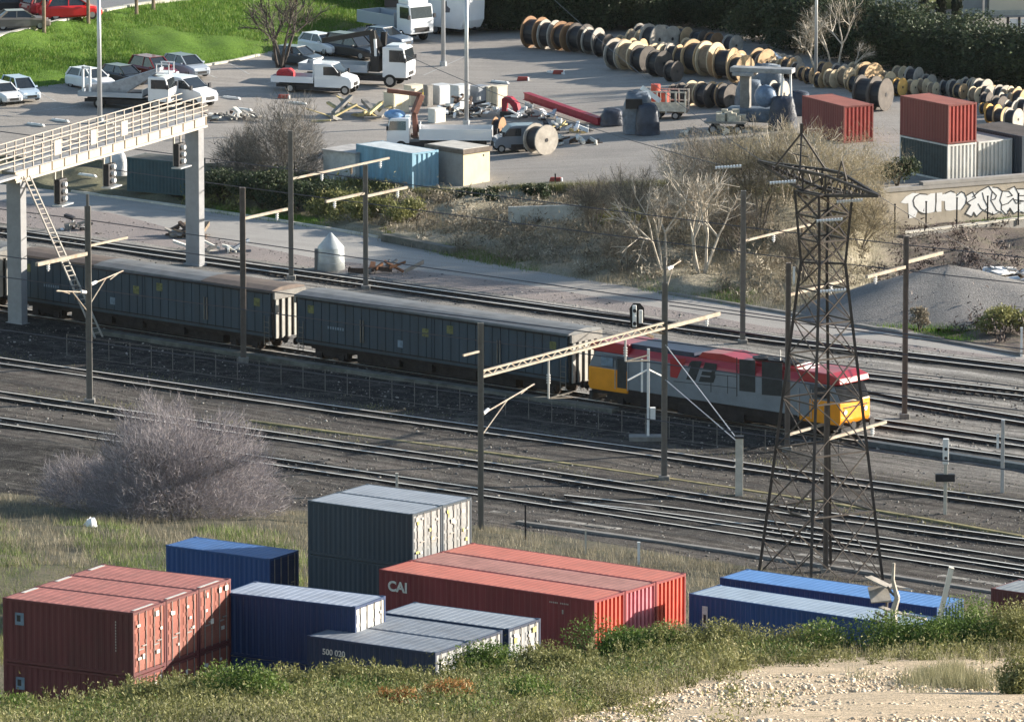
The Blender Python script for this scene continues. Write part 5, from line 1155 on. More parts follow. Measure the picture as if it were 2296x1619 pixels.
# ------------------------------------------------------------------ sheds, cabinets, boxes
M_lbs=mat('light_blue_shed',(.20,.36,.47),.6,.1,.12,1.5,streak=True,dirt=.3); M_lbr=mat('pale_blue_roof_sheet',(.52,.56,.58),.6,.1,.1,1.5,dirt=.3); M_crs=mat('cream_shed',(.66,.58,.40),.75,0,.06,1.5,dirt=.25,dirtcol=(.55,.45,.3)); M_cgr=mat('shade_and_door_grey',(.33,.32,.31),.8,0,.08,1.5); M_brn=mat('shed_trim_brown',(.15,.12,.10),.8)  # the shed grey has wall shade in it, also used for plain doors
M_oldw=mat('old_white_block',(.58,.58,.56),.8,0,.12,2,.2,dirt=.6,dirtcol=(.25,.24,.22))
pz=yd(924.5,427); ybb=R(48); H=83/(F/pz.y); uu=Vector((cos(ybb),-sin(ybb),0))
container(pz+Vector((0,0,H))-uu*6.0,ybb,'pale blue ribbed storage container with white corner post, left of the cream shed',M_lbs,M_lbr,L=6.0,H=H,door=False,endm=M_lbs,dep=.06,pitch=.4)
t=thing('post_trim','tall white corner trim on the pale blue container','trim',pz) if False else None
pz=yd(1039,418); s=F/pz.y; yaw=R(-46); H=73/s
t=thing('cream_shed','cream flat roofed shed with brown trim beside the pale blue container','shed',pz,yaw)
c=MB(); c.box(-3.6,0,0,2.55,-.2,H); c.build('wall',M_crs,t); c=MB(); c.box(-3.85,.12,-.12,2.7,H,H+.3); c.build('roof_edge',M_brn,t); c=MB(); c.box(-3.7,-.05,.05,2.55,H+.3,H+.34); c.build('roof',mat('shed_roof',(.52,.49,.44),.8,0,.1,2),t); c=MB(); c.box(-3.61,-.02,-.02,0,-.2,H-.02); c.build('side_panel',M_cgr,t); c=MB(); c.box(0.005,.02,1.9,2.0,H-.35,H-.2); c.build('vent',M_dark,t)  # grey sheet puts the shade of the near side wall into the colour
pz=yd(797,408); H=62/(F/pz.y)
t=thing('old_shed','dirty white block shed with grey roof at the left end of the sheds','shed',pz,R(-40)); c=MB(); c.box(-3.0,0,0,3.0,-.2,H); c.build('wall',M_oldw,t); c=MB(); c.box(-3.1,.08,-.1,3.1,H,H+.12); c.build('roof',mat('dusty_roof',(.42,.41,.40),.85,0,.15,1.5),t); c=MB(); c.box(0,.04,.6,1.5,0,1.5); c.build('door',M_conc,t)
def cab_box(px,base,top,wpx,dep,m,label,m2=None,yaw=-46,nm='cabinet',frac=.62):
    p=yd(px,base); s=F/p.y; h=(base-top)/s; w_=wpx/s/.75
    t=thing(nm,label,nm,p,R(yaw),'cabinets and boxes stored in a row'); c=MB(); c.box(-w_*frac,0,0,dep,0,h); c.build('body',m,t,bevel=.03); c=MB(); c.box(-w_*frac-.03,.03,-.03,dep+.03,h,h+.05); c.build('top',m2 or m,t); c=MB(); c.box(.001,.02,.08,dep-.08,.1,h-.1); c.build('door',m,t); return t
M_cc=mat('cream_cabinet',(.64,.57,.44),.7,0,.06,2,dirt=.2); M_cw=mat('off_white_cabinet',(.56,.57,.57),.6,0,.08,2,dirt=.2); M_cg=mat('grey_cabinet',(.26,.28,.31),.6,0,.08,2); M_cp=mat('pale_box',(.68,.66,.60),.6,0,.06,2)
cab_box(868+14,258,210,40,1.6,M_cc,'cream cabinet under the rusty crane arm'); cab_box(922,239,194,30,1.2,M_cc,'tall beige cabinet right of the rusty crane arm'); cab_box(958,240,193,16,.6,M_conc,'narrow brick grey pillar box between cabinets')
cab_box(985,236,194,40,1.3,M_cw,'off-white cabinet left of the nearer lamp post'); cab_box(1028,250,194,34,1.2,M_cw,'off-white cabinet directly left of the lamp post foot'); cab_box(1072,245,196,32,1.1,M_cg,'grey cabinet just right of the lamp post'); cab_box(1094,243,196,18,.9,M_cc,'narrow cream cabinet, left of the last pair'); cab_box(1114,243,196,24,1.1,M_cc,'cream cabinet at the right end of the row')
cab_box(975,278,247,28,1.1,M_cp,'low pale box in front of the off-white cabinets'); cab_box(1010,262,236,20,.9,M_cp,'small pale box between the cabinets and the lorry bed')
# junk piles (individual pieces too jumbled to count)
def junk(px,py,w_,d_,h,n,label,cols,seed,z=ZY,sz=(.2,.9)):
    rr=random.Random(seed); mb=MB(); g=yd(px,py) if z==ZY else at(px,py,z)
    for i in range(n):
        x=rr.uniform(-w_/2,w_/2);y=rr.uniform(-d_/2,d_/2); zz=rr.uniform(0,h)*(1-abs(x)/(w_*.6)); a=rr.uniform(0,PI); l=rr.uniform(*sz); b=rr.uniform(.08,.4); ux=Vector((cos(a),sin(a),rr.uniform(-.5,.5)))*l; uy=Vector((-sin(a),cos(a),rr.uniform(-.2,.2)))*b; mb.obox(Vector((x,y,zz)),ux,uy,(0,0,rr.uniform(.05,.3)),rr.randrange(len(cols)))
    o=mb.build('scrap_pile',cols,kind='stuff'); o.location=g; tag(o,label,'scrap'); return o
M_yp=mat('yellow_planks',(.55,.44,.22),.8,0,.2,2,dirt=.4,dirtcol=(.3,.22,.12)); M_br=mat('brown_scrap',(.09,.06,.045),.8,0,.3,3)
junk(800,268,4.0,3.0,.8,26,'jumble of yellow planks and rolls left of the white cab',[M_yp,M_yp,M_conc],1,sz=(.8,2.6)); junk(1040,262,2.6,2,1.8,34,'white and dark scrap parts around the lamp post foot',[M_ins,M_dark,M_br],2); junk(1200,268,3.4,2.2,1.0,30,'scrap and grey pieces below the crimson beam',[M_galv,M_dark,M_ins],3); junk(1270,300,3.5,2.4,.9,36,'white broken pieces and planks right of the big cable reel',[M_ins,M_dark,M_yp,M_cp],4); junk(1285,325,4,2.5,.5,30,'low rubble strip at the yard edge right of the big cable reel',[M_conc,M_cp,M_br],5)
junk(1010,322,6,1.4,.4,34,'dark planks and strips lying behind the sheds',[M_br,M_dark,M_ins],6,sz=(.5,1.8)); junk(1085,262,2.2,1.6,1.6,24,'frame parts heaped on the right end of the lorry bed',[M_galv,M_ins,M_dark],7); junk(1755,170,4.5,2.6,1.0,34,'pale planks heaped between the reels left of the birch',[M_cp,M_ins,M_dark],8,sz=(.4,1.5)); junk(1600,300,5,3,.4,24,'low pale debris at the edge of the yard below the stone trailer',[M_cp,M_conc],9); junk(940,230,1.4,1,1.0,10,'bright yellow bags beside the rusty crane arm',[mat('yellow_bag',(.75,.55,.05),.6)],10,sz=(.2,.5)); junk(2250,250,3,2,.9,18,'grey scrap among the reels at the right edge',[M_galv,M_dark],11)
junk(520,268,4,3,.5,40,'pale rubble behind the gantry right of the people carrier',[M_conc,M_cp,M_br],12); junk(420,532,3.0,1.6,.5,26,'dark sleepers and debris stacked by the gantry foot',[M_br,M_wood,M_conc],13,z=0,sz=(.6,1.8)); junk(488,565,3.0,1.6,.3,20,'grey slabs and pipes beside the gantry foot',[M_conc,M_cp,M_tgrey],14,z=0,sz=(.5,1.6)); junk(868,612,2.6,1.2,.35,14,'rusty scrap and planks right of the silo',[M_rust,M_conc,M_br],15,z=0,sz=(.4,1.4)); junk(170,515,1.6,1.2,.7,16,'dark wrecked equipment on the gravel behind the ladder',[M_dark,M_conc,M_ins],16,z=0)
for q,(px,py,lb) in enumerate(((385,428,'dark teal container edge below the gantry'),)):
    pass
# things under the gantry (vehicles and machines in shade)
t=tarp('covered_machine','pale wrapped machine hanging in the shade right of the gantry ladder','machine',260,412,1.6,1.2,1.6,M_twh,seed=31,z=.6)
container(at(285,432,.3)+Vector((0,0,2.5)),R(30),'dark teal container in shade under the gantry beam',mat('teal_paint',(.035,.075,.09),.6,.1,.1,1),M_tr,L=5.0,H=2.4,door=False)
# ------------------------------------------------------------------ cable reels
M_fl={'tan':mat('reel_wood_tan',(.54,.37,.21),.8,0,.14,2.5,dirt=.3,dirtcol=(.25,.17,.1)),'pale':mat('reel_wood_pale',(.64,.51,.34),.8,0,.12,2.5,dirt=.25,dirtcol=(.3,.24,.17)),'grey':mat('reel_wood_grey',(.42,.38,.33),.85,0,.15,2.5,dirt=.4,dirtcol=(.15,.13,.11)),'dark':mat('reel_dark',(.11,.095,.085),.8,0,.2,2.5,dirt=.3),'orange':mat('reel_wood_orange',(.72,.42,.12),.75,0,.12,2.5,dirt=.2),'brown':mat('reel_wood_brown',(.30,.17,.09),.8,0,.15,2.5,dirt=.3)}
M_cable=mat('black_cable',(.02,.021,.026),.5,0,.15,6)
def reel_proto(tone):
    t=thing('cable_reel','x','cable reel',(0,0,0))
    for s in (-1,1):
        c=MB(); c.tube((s*.40,0,0),(s*.48,0,0),1.0,n=26); 
        f=c.build('flange',M_fl[tone],t)
        c=MB(); c.tube((s*.48,0,0),(s*.50,0,0),.13,n=12)
        c.build('hub_plate',M_dark,f)
    c=MB(); c.tube((-.40,0,0),(.40,0,0),.80,n=22,cap=False); c.build('wound_cable',M_cable if tone!='pale' else M_wood,t)
    return t
REELS={'front row at the far left':[(1201,43,109,'brown'),(1233,50,112,'grey'),(1268,54,115,'brown'),(1302,58,118,'dark'),(1330,66,122,'grey'),(1354,80,128,'dark')],
'front row of the middle cluster':[(1387,93,156,'grey'),(1414,96,158,'pale'),(1443,107,163,'dark'),(1478,117,172,'dark'),(1510,140,184,'dark'),(1533,106,166,'tan'),(1566,96,168,'tan'),(1593,100,172,'pale'),(1628,112,178,'tan'),(1660,128,188,'tan'),(1700,121,170,'grey')],
'dark row below the middle cluster':[(1515,192,232,'dark'),(1536,190,238,'dark'),(1560,186,238,'pale'),(1583,190,242,'dark'),(1606,188,240,'tan'),(1630,192,244,'dark'),(1722,196,236,'dark'),(1745,190,240,'grey')],
'back row of the middle cluster':[(1396,82,118,'pale'),(1424,70,118,'pale'),(1441,57,100,'grey'),(1466,60,122,'grey'),(1497,62,116,'grey'),(1531,64,112,'tan'),(1546,89,130,'pale'),(1568,72,116,'dark'),(1600,76,118,'brown'),(1642,82,126,'grey'),(1492,97,130,'pale')],
'row behind the drilling machine':[(1747,126,164,'grey'),(1778,132,170,'grey'),(1803,154,182,'tan'),(1849,145,180,'tan'),(1884,150,188,'grey'),(1921,147,186,'pale'),(1949,150,206,'tan'),(1907,177,202,'pale'),(1921,186,208,'pale'),(1946,181,246,'dark'),(1972,186,248,'dark'),(1978,176,198,'tan'),(1997,179,206,'pale'),(1993,192,214,'tan'),(2017,181,216,'orange'),(2018,154,188,'pale'),(2049,158,202,'grey'),(2082,172,204,'grey')],
'row at the right edge':[(2135,188,212,'orange'),(2172,180,218,'grey'),(2203,184,226,'grey'),(2236,200,220,'tan'),(2212,212,244,'dark'),(2207,234,256,'orange'),(2227,240,278,'orange'),(2254,214,250,'grey'),(2268,232,272,'grey'),(2290,206,252,'tan'),(2240,222,262,'dark'),(2153,192,222,'tan'),(2188,200,232,'pale'),(2222,196,226,'tan'),(2250,196,226,'grey'),(2274,200,236,'pale'),(2296,226,270,'grey'),(2246,246,284,'tan'),(2272,250,292,'grey')]}
ORD=['first','second','third','fourth','fifth','sixth','seventh','eighth','ninth','tenth','eleventh','twelfth','thirteenth','fourteenth','fifteenth','sixteenth','seventeenth','eighteenth','nineteenth','twentieth','twenty-first','twenty-second','twenty-third','twenty-fourth']
protos={}
_rr=random.Random(21); L1=[];L2=[];L3=[]
for i in range(17):
    px=1392+i*20+_rr.uniform(-4,4); b=150+ (px-1392)*.10+_rr.uniform(-22,-8); d=_rr.uniform(38,52); L1.append((px,b-d,b,_rr.choice(('tan','pale','grey','tan','dark','pale'))))
for i in range(22):
    px=1742+i*25+_rr.uniform(-5,5); b=np.interp(px,[1740,1860,1950,2100,2296],[176,196,208,216,244])+_rr.uniform(-10,6); d=_rr.uniform(28,40); L2.append((px,b-d,b,_rr.choice(('tan','pale','grey','tan','orange','pale','grey'))))
REELS['heap inside the middle cluster']=L1; REELS['heap along the right hedge']=L2
TW={'tan':'tan','pale':'pale cream','grey':'grey weathered','dark':'nearly black','orange':'orange','brown':'brown'}
rr=random.Random(12)
for row,lst in REELS.items():
    lst=sorted(lst)
    for i,(px,tp,bs,tone) in enumerate(lst):
        p=yd(px,bs); s=F/p.y; r=(bs-tp)/2/s*(1.2 if px>1700 else 1.1); rz=R(-36+rr.uniform(-9,9))
        lb='%s wooden cable reel, %s from the left, %s'%(TW[tone],ORD[i],row)
        sc=(r*rr.uniform(.85,1.1),r,r)
        if tone not in protos: t=protos[tone]=reel_proto(tone); t['label']=lb; t.location=(p.x,p.y,p.z+r-.02); t.rotation_euler=(0,0,rz); t.scale=sc
        else: t=dup(protos[tone],(p.x,p.y,p.z+r-.02),rz,lb,sc)
        t['group']='wooden cable reels stored along the hedge'
for px,tp,bs,tone,lb,rz,sx in ((1212,277,346,'grey','large grey cable reel lying at the yard edge, its round face to the camera',-50,1.3),(1118,262,316,'brown','brown cable reel beside the small grey-blue van',-20,.7),(1528,188,232,'dark','black cable reel just right of the crate trailer',-40,1)):
    p=yd(px,bs); r=(bs-tp)/2/(F/p.y); t=dup(protos[tone],(p.x,p.y,p.z+r-.02),R(rz),lb,(r*sx,r,r)); t['group']='wooden cable reels stored along the hedge'
# ------------------------------------------------------------------ lamp posts, wooden posts
def lamp(px,pb,z,label,wpx=8,h=12.0,m=None,curve=False):
    p=yd(px,pb); r=wpx/(F/p.y)/2; t=thing('lamp_post',label,'lamp post',p); c=MB(); c.tube((0,0,-.1),(0,0,h),r*1.15,r*.8,n=12); c.build('pole',m or M_galv,t,smooth=True)
    c=MB(); c.tube((0,0,-.05),(0,0,.35),r*1.8,n=12); c.build('base',m or M_galv,t); c=MB(); c.bar((0,0,h-.1),(1.2,-.4,h+.15),.08); c.build('bracket',M_galv,t); c=MB(); c.box(1.0,1.8,-.75,-.35,h+.05,h+.25); c.build('lamp_head',M_white,t,bevel=.03); return t
lamp(224,277,ZY,'pale lamp post rising behind the gantry railing at upper left',10); lamp(1046,281,ZY,'pale lamp post standing among the cabinets, foremost of the pair',9); lamp(994,149,ZY,'pale lamp post behind the first one, in front of the white box trailer',9); lamp(1829,196,ZY,'slender pale lamp post left of the birch, behind the brown-red container',7); lamp(2204,75,ZY,'thin grey lamp post above the hedge at upper right',4)
for i,(px,pb,hh,lb) in enumerate(((99,79,4.5,'weathered wooden post on the grass bank below the brown-grey car'),(198,56,4,'weathered wooden post on the grass bank beside the red car'),(306,34,4,'weathered wooden post at the top of the grass bank'),(344,22,4,'thin wooden post at the top edge right of the other posts'))):
    g=onground(px,pb); t=thing('wooden_post',lb,'post',g); c=MB(); c.tube((0,0,-.2),(0,0,hh),.15,.12,n=8); c.build('shaft',M_wood,t); c=MB(); c.tube((0,0,hh),(0,0,hh+.05),.14,n=8); c.build('cap',M_brown,t)
def kline(name,pl,w_,h,m,label,cat):
    pts=[onground(*q) for q in pl]; o=pts[0].copy(); mb=MB()
    for a,b in zip(pts,pts[1:]): d=(b-a).normalized(); n=Vector((-d.y,d.x,0)); mb.obox(a-n*w_/2-o+Vector((0,0,-.1)),b-a,n*w_,(0,0,h+.1))
    ob=mb.build(name,m); ob.location=o; tag(ob,label,cat); return ob
kline('kerb',[(-60,104),(0,84),(100,60),(200,33),(310,13),(420,-1)],.5,.2,M_concl,'pale kerb along the top of the grass bank beside the upper road','kerb')
kline('kerb',[(440,152),(524,139),(580,126)],.3,.15,M_concl,'short pale kerb at the foot of the grass bank','kerb')
# ------------------------------------------------------------------ buildings at the top
M_b1=mat('render_grey_white',(.44,.42,.40),.85,0,.04,.4); M_b2=mat('render_cream',(.66,.58,.46),.85,0,.04,.4); M_b3=mat('brown_wall',(.13,.10,.085),.8,0,.08,.5)
def building(px0,px1,py,depth,h,m,label,yaw=0,trim=None,extra=None):
    a=yd(px0,py);b=yd(px1,py); w_=(b-a).length; t=thing('building',label,'building',a,R(yaw)); c=MB(); c.box(0,w_,0,depth,-.2,h); c.build('wall',m,t); c=MB(); c.box(-.2,w_+.2,-.2,depth+.2,h,h+.3); c.build('roof',M_brn,t); c=MB(); c.box(-.1,w_+.1,-.35,0,-.1,.35); c.build('plinth',trim or M_concl,t)
    if extra: extra(t,w_,h)
    return t
def piers(t,w_,h):
    for x in (w_*.18,w_*.55): c=MB(); c.box(x,x+.4,-.12,0,.35,h); c.build('pier',M_b2,t)
    c=MB(); c.box(w_*.22,w_*.5,-.04,0,.5,2.6); c.build('shutter_door',M_dark,t)
building(862,1190,28,8,5,M_b3,'long brown low building with a cream pier at the top behind the white lorry',0,extra=piers)
def openings(t,w_,h): c=MB(); c.box(w_*.85,w_*.97,-.03,0,.5,2.4); c.build('door',M_cgr,t)
building(1835,2057,28,10,7,M_b1,'plain grey-white building at the top above the hedge, left of the three dark trunks',-4,extra=openings)
building(2158,2214,30,7,7,M_cgr,'shaded grey wall of the cream building at the top right',-3)  # side wall of the cream building, its shade put into the grey
building(2218,2460,34,9,7,M_b2,'cream building at the top right corner',0,extra=openings)
for px,pb,lb in ((2071,34,'left of the three tall dark trunks at top right'),(2109,62,'middle of the three tall dark trunks at top right'),(2144,64,'right of the three tall dark trunks at top right')):
    p=yd(px,pb+30); t=thing('cypress_tree',lb,'tree',p); c=MB(); c.tube((0,0,0),(0,0,2.5),.16,.14,n=10); c.build('trunk',M_wood,t)
    n=2600; th=rng.uniform(0,2*PI,n); zz=rng.uniform(.3,9.5,n); rr_=.34*np.sqrt(rng.uniform(.3,1,n)); V=np.stack([rr_*np.cos(th),rr_*np.sin(th),zz],1)
    sz=.11; off=rng.normal(0,sz,(n,3,3)); off[:,:,2]*=1.8; VV=(V[:,None,:]+off).reshape(-1,3); npmesh('crown',VV,np.arange(3*n).reshape(n,3),leafmat('cypress_leaf',[(0,(.012,.016,.012)),(1,(.035,.045,.028))]),t,val=rng.uniform(0,1,n))
t=thing('white_gate','small white panel gate behind the hedge at the right edge','gate',yd(2282,84)); 
for x in (-.8,.1,.9): c=MB(); c.box(x-.1,x+.1,-.1,.1,0,1.6); c.build('post',M_dark,t)
c=MB(); c.box(-.65,.0,-.02,.02,.2,1.45); c.box(.25,.8,-.02,.02,.2,1.45); c.build('panel',M_ins,t)
# ------------------------------------------------------------------ vegetation
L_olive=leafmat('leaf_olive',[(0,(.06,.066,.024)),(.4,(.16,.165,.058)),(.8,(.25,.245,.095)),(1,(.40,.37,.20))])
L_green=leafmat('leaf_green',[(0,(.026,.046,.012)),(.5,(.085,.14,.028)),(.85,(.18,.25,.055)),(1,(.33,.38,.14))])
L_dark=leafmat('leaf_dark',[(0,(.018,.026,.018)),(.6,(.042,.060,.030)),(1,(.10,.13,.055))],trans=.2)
L_dry=leafmat('leaf_dry',[(0,(.14,.12,.08)),(.5,(.27,.235,.16)),(1,(.46,.41,.30))])
L_orange=leafmat('leaf_orange',[(0,(.10,.05,.02)),(.5,(.30,.15,.05)),(1,(.48,.30,.12))])
L_twig=leafmat('twig_purple_grey',[(0,(.16,.14,.16)),(.6,(.30,.275,.29)),(1,(.56,.52,.53))],trans=.2)
L_twigb=leafmat('twig_brown',[(0,(.12,.10,.075)),(.6,(.25,.215,.16)),(1,(.50,.45,.36))],trans=.25)
L_twigo=leafmat('twig_olive_brown',[(0,(.15,.13,.085)),(.6,(.29,.25,.165)),(1,(.46,.41,.29))],trans=.35)
L_blos=leafmat('twig_blossom',[(0,(.10,.09,.075)),(.7,(.24,.22,.19)),(.92,(.30,.28,.26)),(1,(.72,.68,.66))],trans=.1)
L_grass=leafmat('grass_blade',[(0,(.055,.13,.014)),(.5,(.10,.20,.025)),(.85,(.16,.26,.04)),(1,(.28,.33,.08))],trans=.3)
M_bark=mat('bark_dark',(.075,.062,.055),.9,0,.25,4); M_barkp=mat('bark_pale',(.50,.45,.38),.8,0,.2,3); M_barkg=mat('bark_grey',(.17,.15,.135),.9,0,.25,4)
def tris(P,size,rg,elong=1.0,up=0.0,droop=None):
    n=len(P); a=rg.normal(0,1,(n,3)); a[:,2]+=up; a/=np.linalg.norm(a,axis=1)[:,None]
    b=rg.normal(0,1,(n,3)); b-=a*(a*b).sum(1)[:,None]; b/=np.linalg.norm(b,axis=1)[:,None]
    s=(size*rg.uniform(.6,1.4,n))[:,None]
    V=np.stack([P-b*s*.5,P+b*s*.5,P+a*s*elong],1).reshape(-1,3)
    return V
def leafobj(name,V,m,val,parent=None,kind=None): 
    n=len(V)//3; return npmesh(name,V,np.arange(3*n).reshape(n,3),m,parent,val=val,kind=kind)
def lumps(rg,n,r,h,k=7,flat=.75,base=0.0):
    """points near the surface of several overlapping lobes"""
    c=np.stack([rg.uniform(-.55,.55,k)*r,rg.uniform(-.55,.55,k)*r,rg.uniform(base or .30,.72,k)*h],1); c[0]=(0,0,h*.62)
    R_=rg.uniform(.32,.55,k)*min(r,h)*1.0
    i=rg.integers(0,k,n); d=rg.normal(0,1,(n,3)); d/=np.linalg.norm(d,axis=1)[:,None]; rr=R_[i]*rg.uniform(.45,1.08,n)
    P=c[i]+d*rr[:,None]*np.array([1.15,1.15,flat]); P[:,2]=np.maximum(P[:,2],.02*h+rg.uniform(0,.15*h,n)); lv=.5+.35*(rr/R_[i]-.75)+.12*rg.normal(0,1,n)+.1*np.sin(i*2.4)  # leaf value rises towards the outside of each lobe
    return P,np.clip(lv,0,1)
def branchmesh(rg,n_stem,h,spread,r0,depth=3,curve=.25,lean=(0,0),nb=3,up=.35):
    mb=MB(); ends=[]
    def grow(p,d,l,r,k):
        seg=3; q=p
        for i in range(seg):
            d=(d+Vector(rg.normal(0,curve*.35,3))+Vector((0,0,up*.12))).normalized(); q2=q+d*l/seg; ra=r*(1-.28*i/seg); mb.tube(q,q2,ra,r*(1-.28*(i+1)/seg),n=5 if k<2 else 3,cap=False); q=q2
            if k>0 and i>0 and k<depth: grow(q,(d+Vector(rg.normal(0,.6,3))).normalized(),l*rg.uniform(.45,.7),r*.5,k+1)
        if k<depth:
            for _ in range(nb): grow(q,(d+Vector(rg.normal(0,.5,3))+Vector((0,0,up*.3))).normalized(),l*rg.uniform(.55,.8),r*.62,k+1)
        else: ends.append((q,d))
    for s in range(n_stem):
        a=2*PI*s/max(1,n_stem)+rg.uniform(0,1); d=Vector((cos(a)*spread+lean[0],sin(a)*spread+lean[1],1)).normalized(); grow(Vector((cos(a)*r0*1.5*(n_stem>1),sin(a)*r0*1.5*(n_stem>1),-.1)),d,h*.36*rg.uniform(.85,1.1),r0,0)
    return mb,ends
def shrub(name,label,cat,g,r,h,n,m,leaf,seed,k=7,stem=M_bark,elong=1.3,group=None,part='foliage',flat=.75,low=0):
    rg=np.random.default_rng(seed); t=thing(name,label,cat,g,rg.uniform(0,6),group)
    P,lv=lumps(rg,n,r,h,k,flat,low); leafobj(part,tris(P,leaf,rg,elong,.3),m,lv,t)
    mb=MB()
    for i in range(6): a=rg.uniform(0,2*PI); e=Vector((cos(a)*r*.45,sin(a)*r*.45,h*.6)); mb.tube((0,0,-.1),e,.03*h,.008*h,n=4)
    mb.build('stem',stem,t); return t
def baretree(name,label,cat,g,h,n_stem,spread,r0,seed,barkm,twigm,ntw,tlen,tw,depth=3,lean=(0,0),cloud=None,rz=0,curve=.25,up=.35,nb=3,crown='twigs'):
    rg=np.random.default_rng(seed); t=thing(name,label,cat,g,rz); mb,ends=branchmesh(rg,n_stem,h,spread,r0,depth,curve,lean,nb,up); mb.build('trunk',barkm,t)
    E=np.array([e[0][:] for e in ends]); D=np.array([e[1][:] for e in ends])
    i=rg.integers(0,len(E),ntw); P=E[i]-D[i]*rg.uniform(0,1.2*tlen*2,ntw)[:,None]+rg.normal(0,tlen*.45,(ntw,3)); P[:,2]=np.abs(P[:,2])
    if cloud is not None:
        k=int(ntw*cloud); Q,_=lumps(rg,k,max(abs(E[:,0]).max(),1)*1.0,E[:,2].max()*1.0,9,.8); P[:k]=Q
    a=D[i]+rg.normal(0,.55,(ntw,3)); a/=np.linalg.norm(a,axis=1)[:,None]; b=rg.normal(0,1,(ntw,3)); b-=a*(a*b).sum(1)[:,None]; b/=np.linalg.norm(b,axis=1)[:,None]
    L=(tlen*rg.uniform(.5,1.4,ntw))[:,None]; V=np.stack([P-b*tw/2,P+b*tw/2,P+a*L],1).reshape(-1,3)
    leafobj(crown,V,twigm,np.clip(rg.normal(.5,.24,ntw),0,1),t); return t
# big bare purple bush beside the tracks
g=onground(400,1150)
def bigbush(label,g,rx,ry,h,n,seed,stems=14,tm=None,name='bare_bush'):
    rg=np.random.default_rng(seed); t=thing(name,label,'bush',g,0); mb=MB()
    for s in range(stems):
        a=rg.uniform(0,2*PI); f=rg.uniform(.2,.95); p=Vector((rg.normal(0,.5),rg.normal(0,.4),-.1)); e=Vector((cos(a)*rx*f,sin(a)*ry*f,h*rg.uniform(.55,.98)*math.sqrt(max(.1,1-f*f*.6)))); q=p
        for i in range(7):
            tt=(i+1)/7; q2=p.lerp(e,tt)+Vector((0,0,h*.10*sin(PI*tt)))+Vector(rg.normal(0,.12,3)); mb.tube(q,q2,.055*(1-.8*i/7),.055*(1-.8*(i+1)/7),n=4,cap=False); 
            if i>1:
                for _ in range(3): d=Vector(rg.normal(0,1,3)); d.z=abs(d.z)+.3; mb.tube(q2,q2+d.normalized()*rg.uniform(.6,1.5),.02,.006,n=3,cap=False)
            q=q2
    mb.build('stems',M_barkg,t)
    d=rg.normal(0,1,(n,3)); d[:,2]=np.abs(d[:,2]); d/=np.linalg.norm(d,axis=1)[:,None]; rr=rg.uniform(.08,1,n)**.42*(1+.08*rg.normal(0,1,n)*(rg.uniform(0,1,n)<.25)); lob=1+.08*np.sin(d[:,0]*6+seed)+.07*np.sin(d[:,1]*8+d[:,2]*9)+.06*np.sin(d[:,0]*19+d[:,2]*13); P=d*rr[:,None]*lob[:,None]*np.array([rx,ry,h])
    a=d+rg.normal(0,.6,(n,3)); a[:,2]+=.35; a/=np.linalg.norm(a,axis=1)[:,None]; b=rg.normal(0,1,(n,3)); b-=a*(a*b).sum(1)[:,None]; b/=np.linalg.norm(b,axis=1)[:,None]; L=rg.uniform(.2,.75,n)[:,None]
    V=np.stack([P-b*.012,P+b*.012,P+a*L],1).reshape(-1,3); leafobj('twigs',V,tm or L_twig,np.clip(rg.normal(.5,.25,n),0,1),t); return t
bigbush('large bare purple-grey bush beside the tracks at left, above the blue container',onground(395,1158),5.5,4.4,6.0,46000,3,22)
bigbush('lower dark bare bush on the left side of the large purple-grey one',onground(205,1135),3.2,2.4,2.8,9000,5,8)
# dark bare tree in front of the grass bank
baretree('bare_tree','dark bare leaning tree with several stems at the foot of the grass bank','tree',onground(628,152),7.2,4,.42,.14,8,M_bark,L_twigb,1500,.6,.022,depth=3)
baretree('bare_tree','thin bare sapling behind the black off-road car','tree',onground(935,72),5,2,.2,.05,9,M_barkg,L_twigb,600,.5,.02)
baretree('birch_tree','pale bare birch behind the slender lamp post, right stem','tree',onground(1875,176),8.0,2,.28,.10,14,M_barkp,L_twigb,900,.6,.02,depth=3)
baretree('birch_tree','pale bare birch leaning left of the slender lamp post','tree',onground(1838,188),7.0,1,.1,.12,17,M_barkp,L_twigb,700,.6,.02,depth=3,lean=(-.28,0))
baretree('bare_tree','small crooked pale tree in front of the dark hedge, above the reels','tree',onground(1902,186),4,1,.1,.08,19,M_barkp,L_twigb,300,.4,.02,depth=2,lean=(.3,0))
# trees on the bank
def bank(px,py): return onground(px,py)
for q,(px,py,h_,lb) in enumerate(((1420,545,5.6,'wispy bare tree on the bank left of the central pale ones'),(1535,520,6.6,'tall wispy bare tree between the two central pale ones'),(1625,505,7.0,'tall wispy bare tree left of the plain mast top'),(1760,470,7.4,'tall wispy olive tree behind the left pylon arm'),(1330,520,4.2,'small wispy bare tree above the pale slab'),(1885,500,7.0,'tall wispy olive tree behind the right side of the pylon head'),(1585,455,5.5,'fuzzy bare tree at the yard edge in front of the stone trailer'))):
    baretree('bare_tree',lb,'tree',bank(px,py),h_,5,.34,.06,130+q,M_barkp if q%2 else M_barkg,L_twigo if q in (3,5) else L_twigb,5200,.5,.016,cloud=.55)
baretree('bare_tree','pale stemmed bare tree on the bank, left of the two central ones','tree',bank(1488,612),7.6,3,.32,.10,21,M_barkp,L_twigb,1800,.6,.013)
baretree('bare_tree','pale stemmed bare tree on the bank beside the plain mast','tree',bank(1572,622),8.0,4,.30,.11,23,M_barkp,L_twigb,2200,.6,.013)
baretree('willow_thicket','tall olive-brown thicket with pale stems in front of the left brown-red container','tree',bank(1850,540),8.8,6,.34,.09,25,M_barkp,L_twigo,15000,.48,.024,cloud=.65)
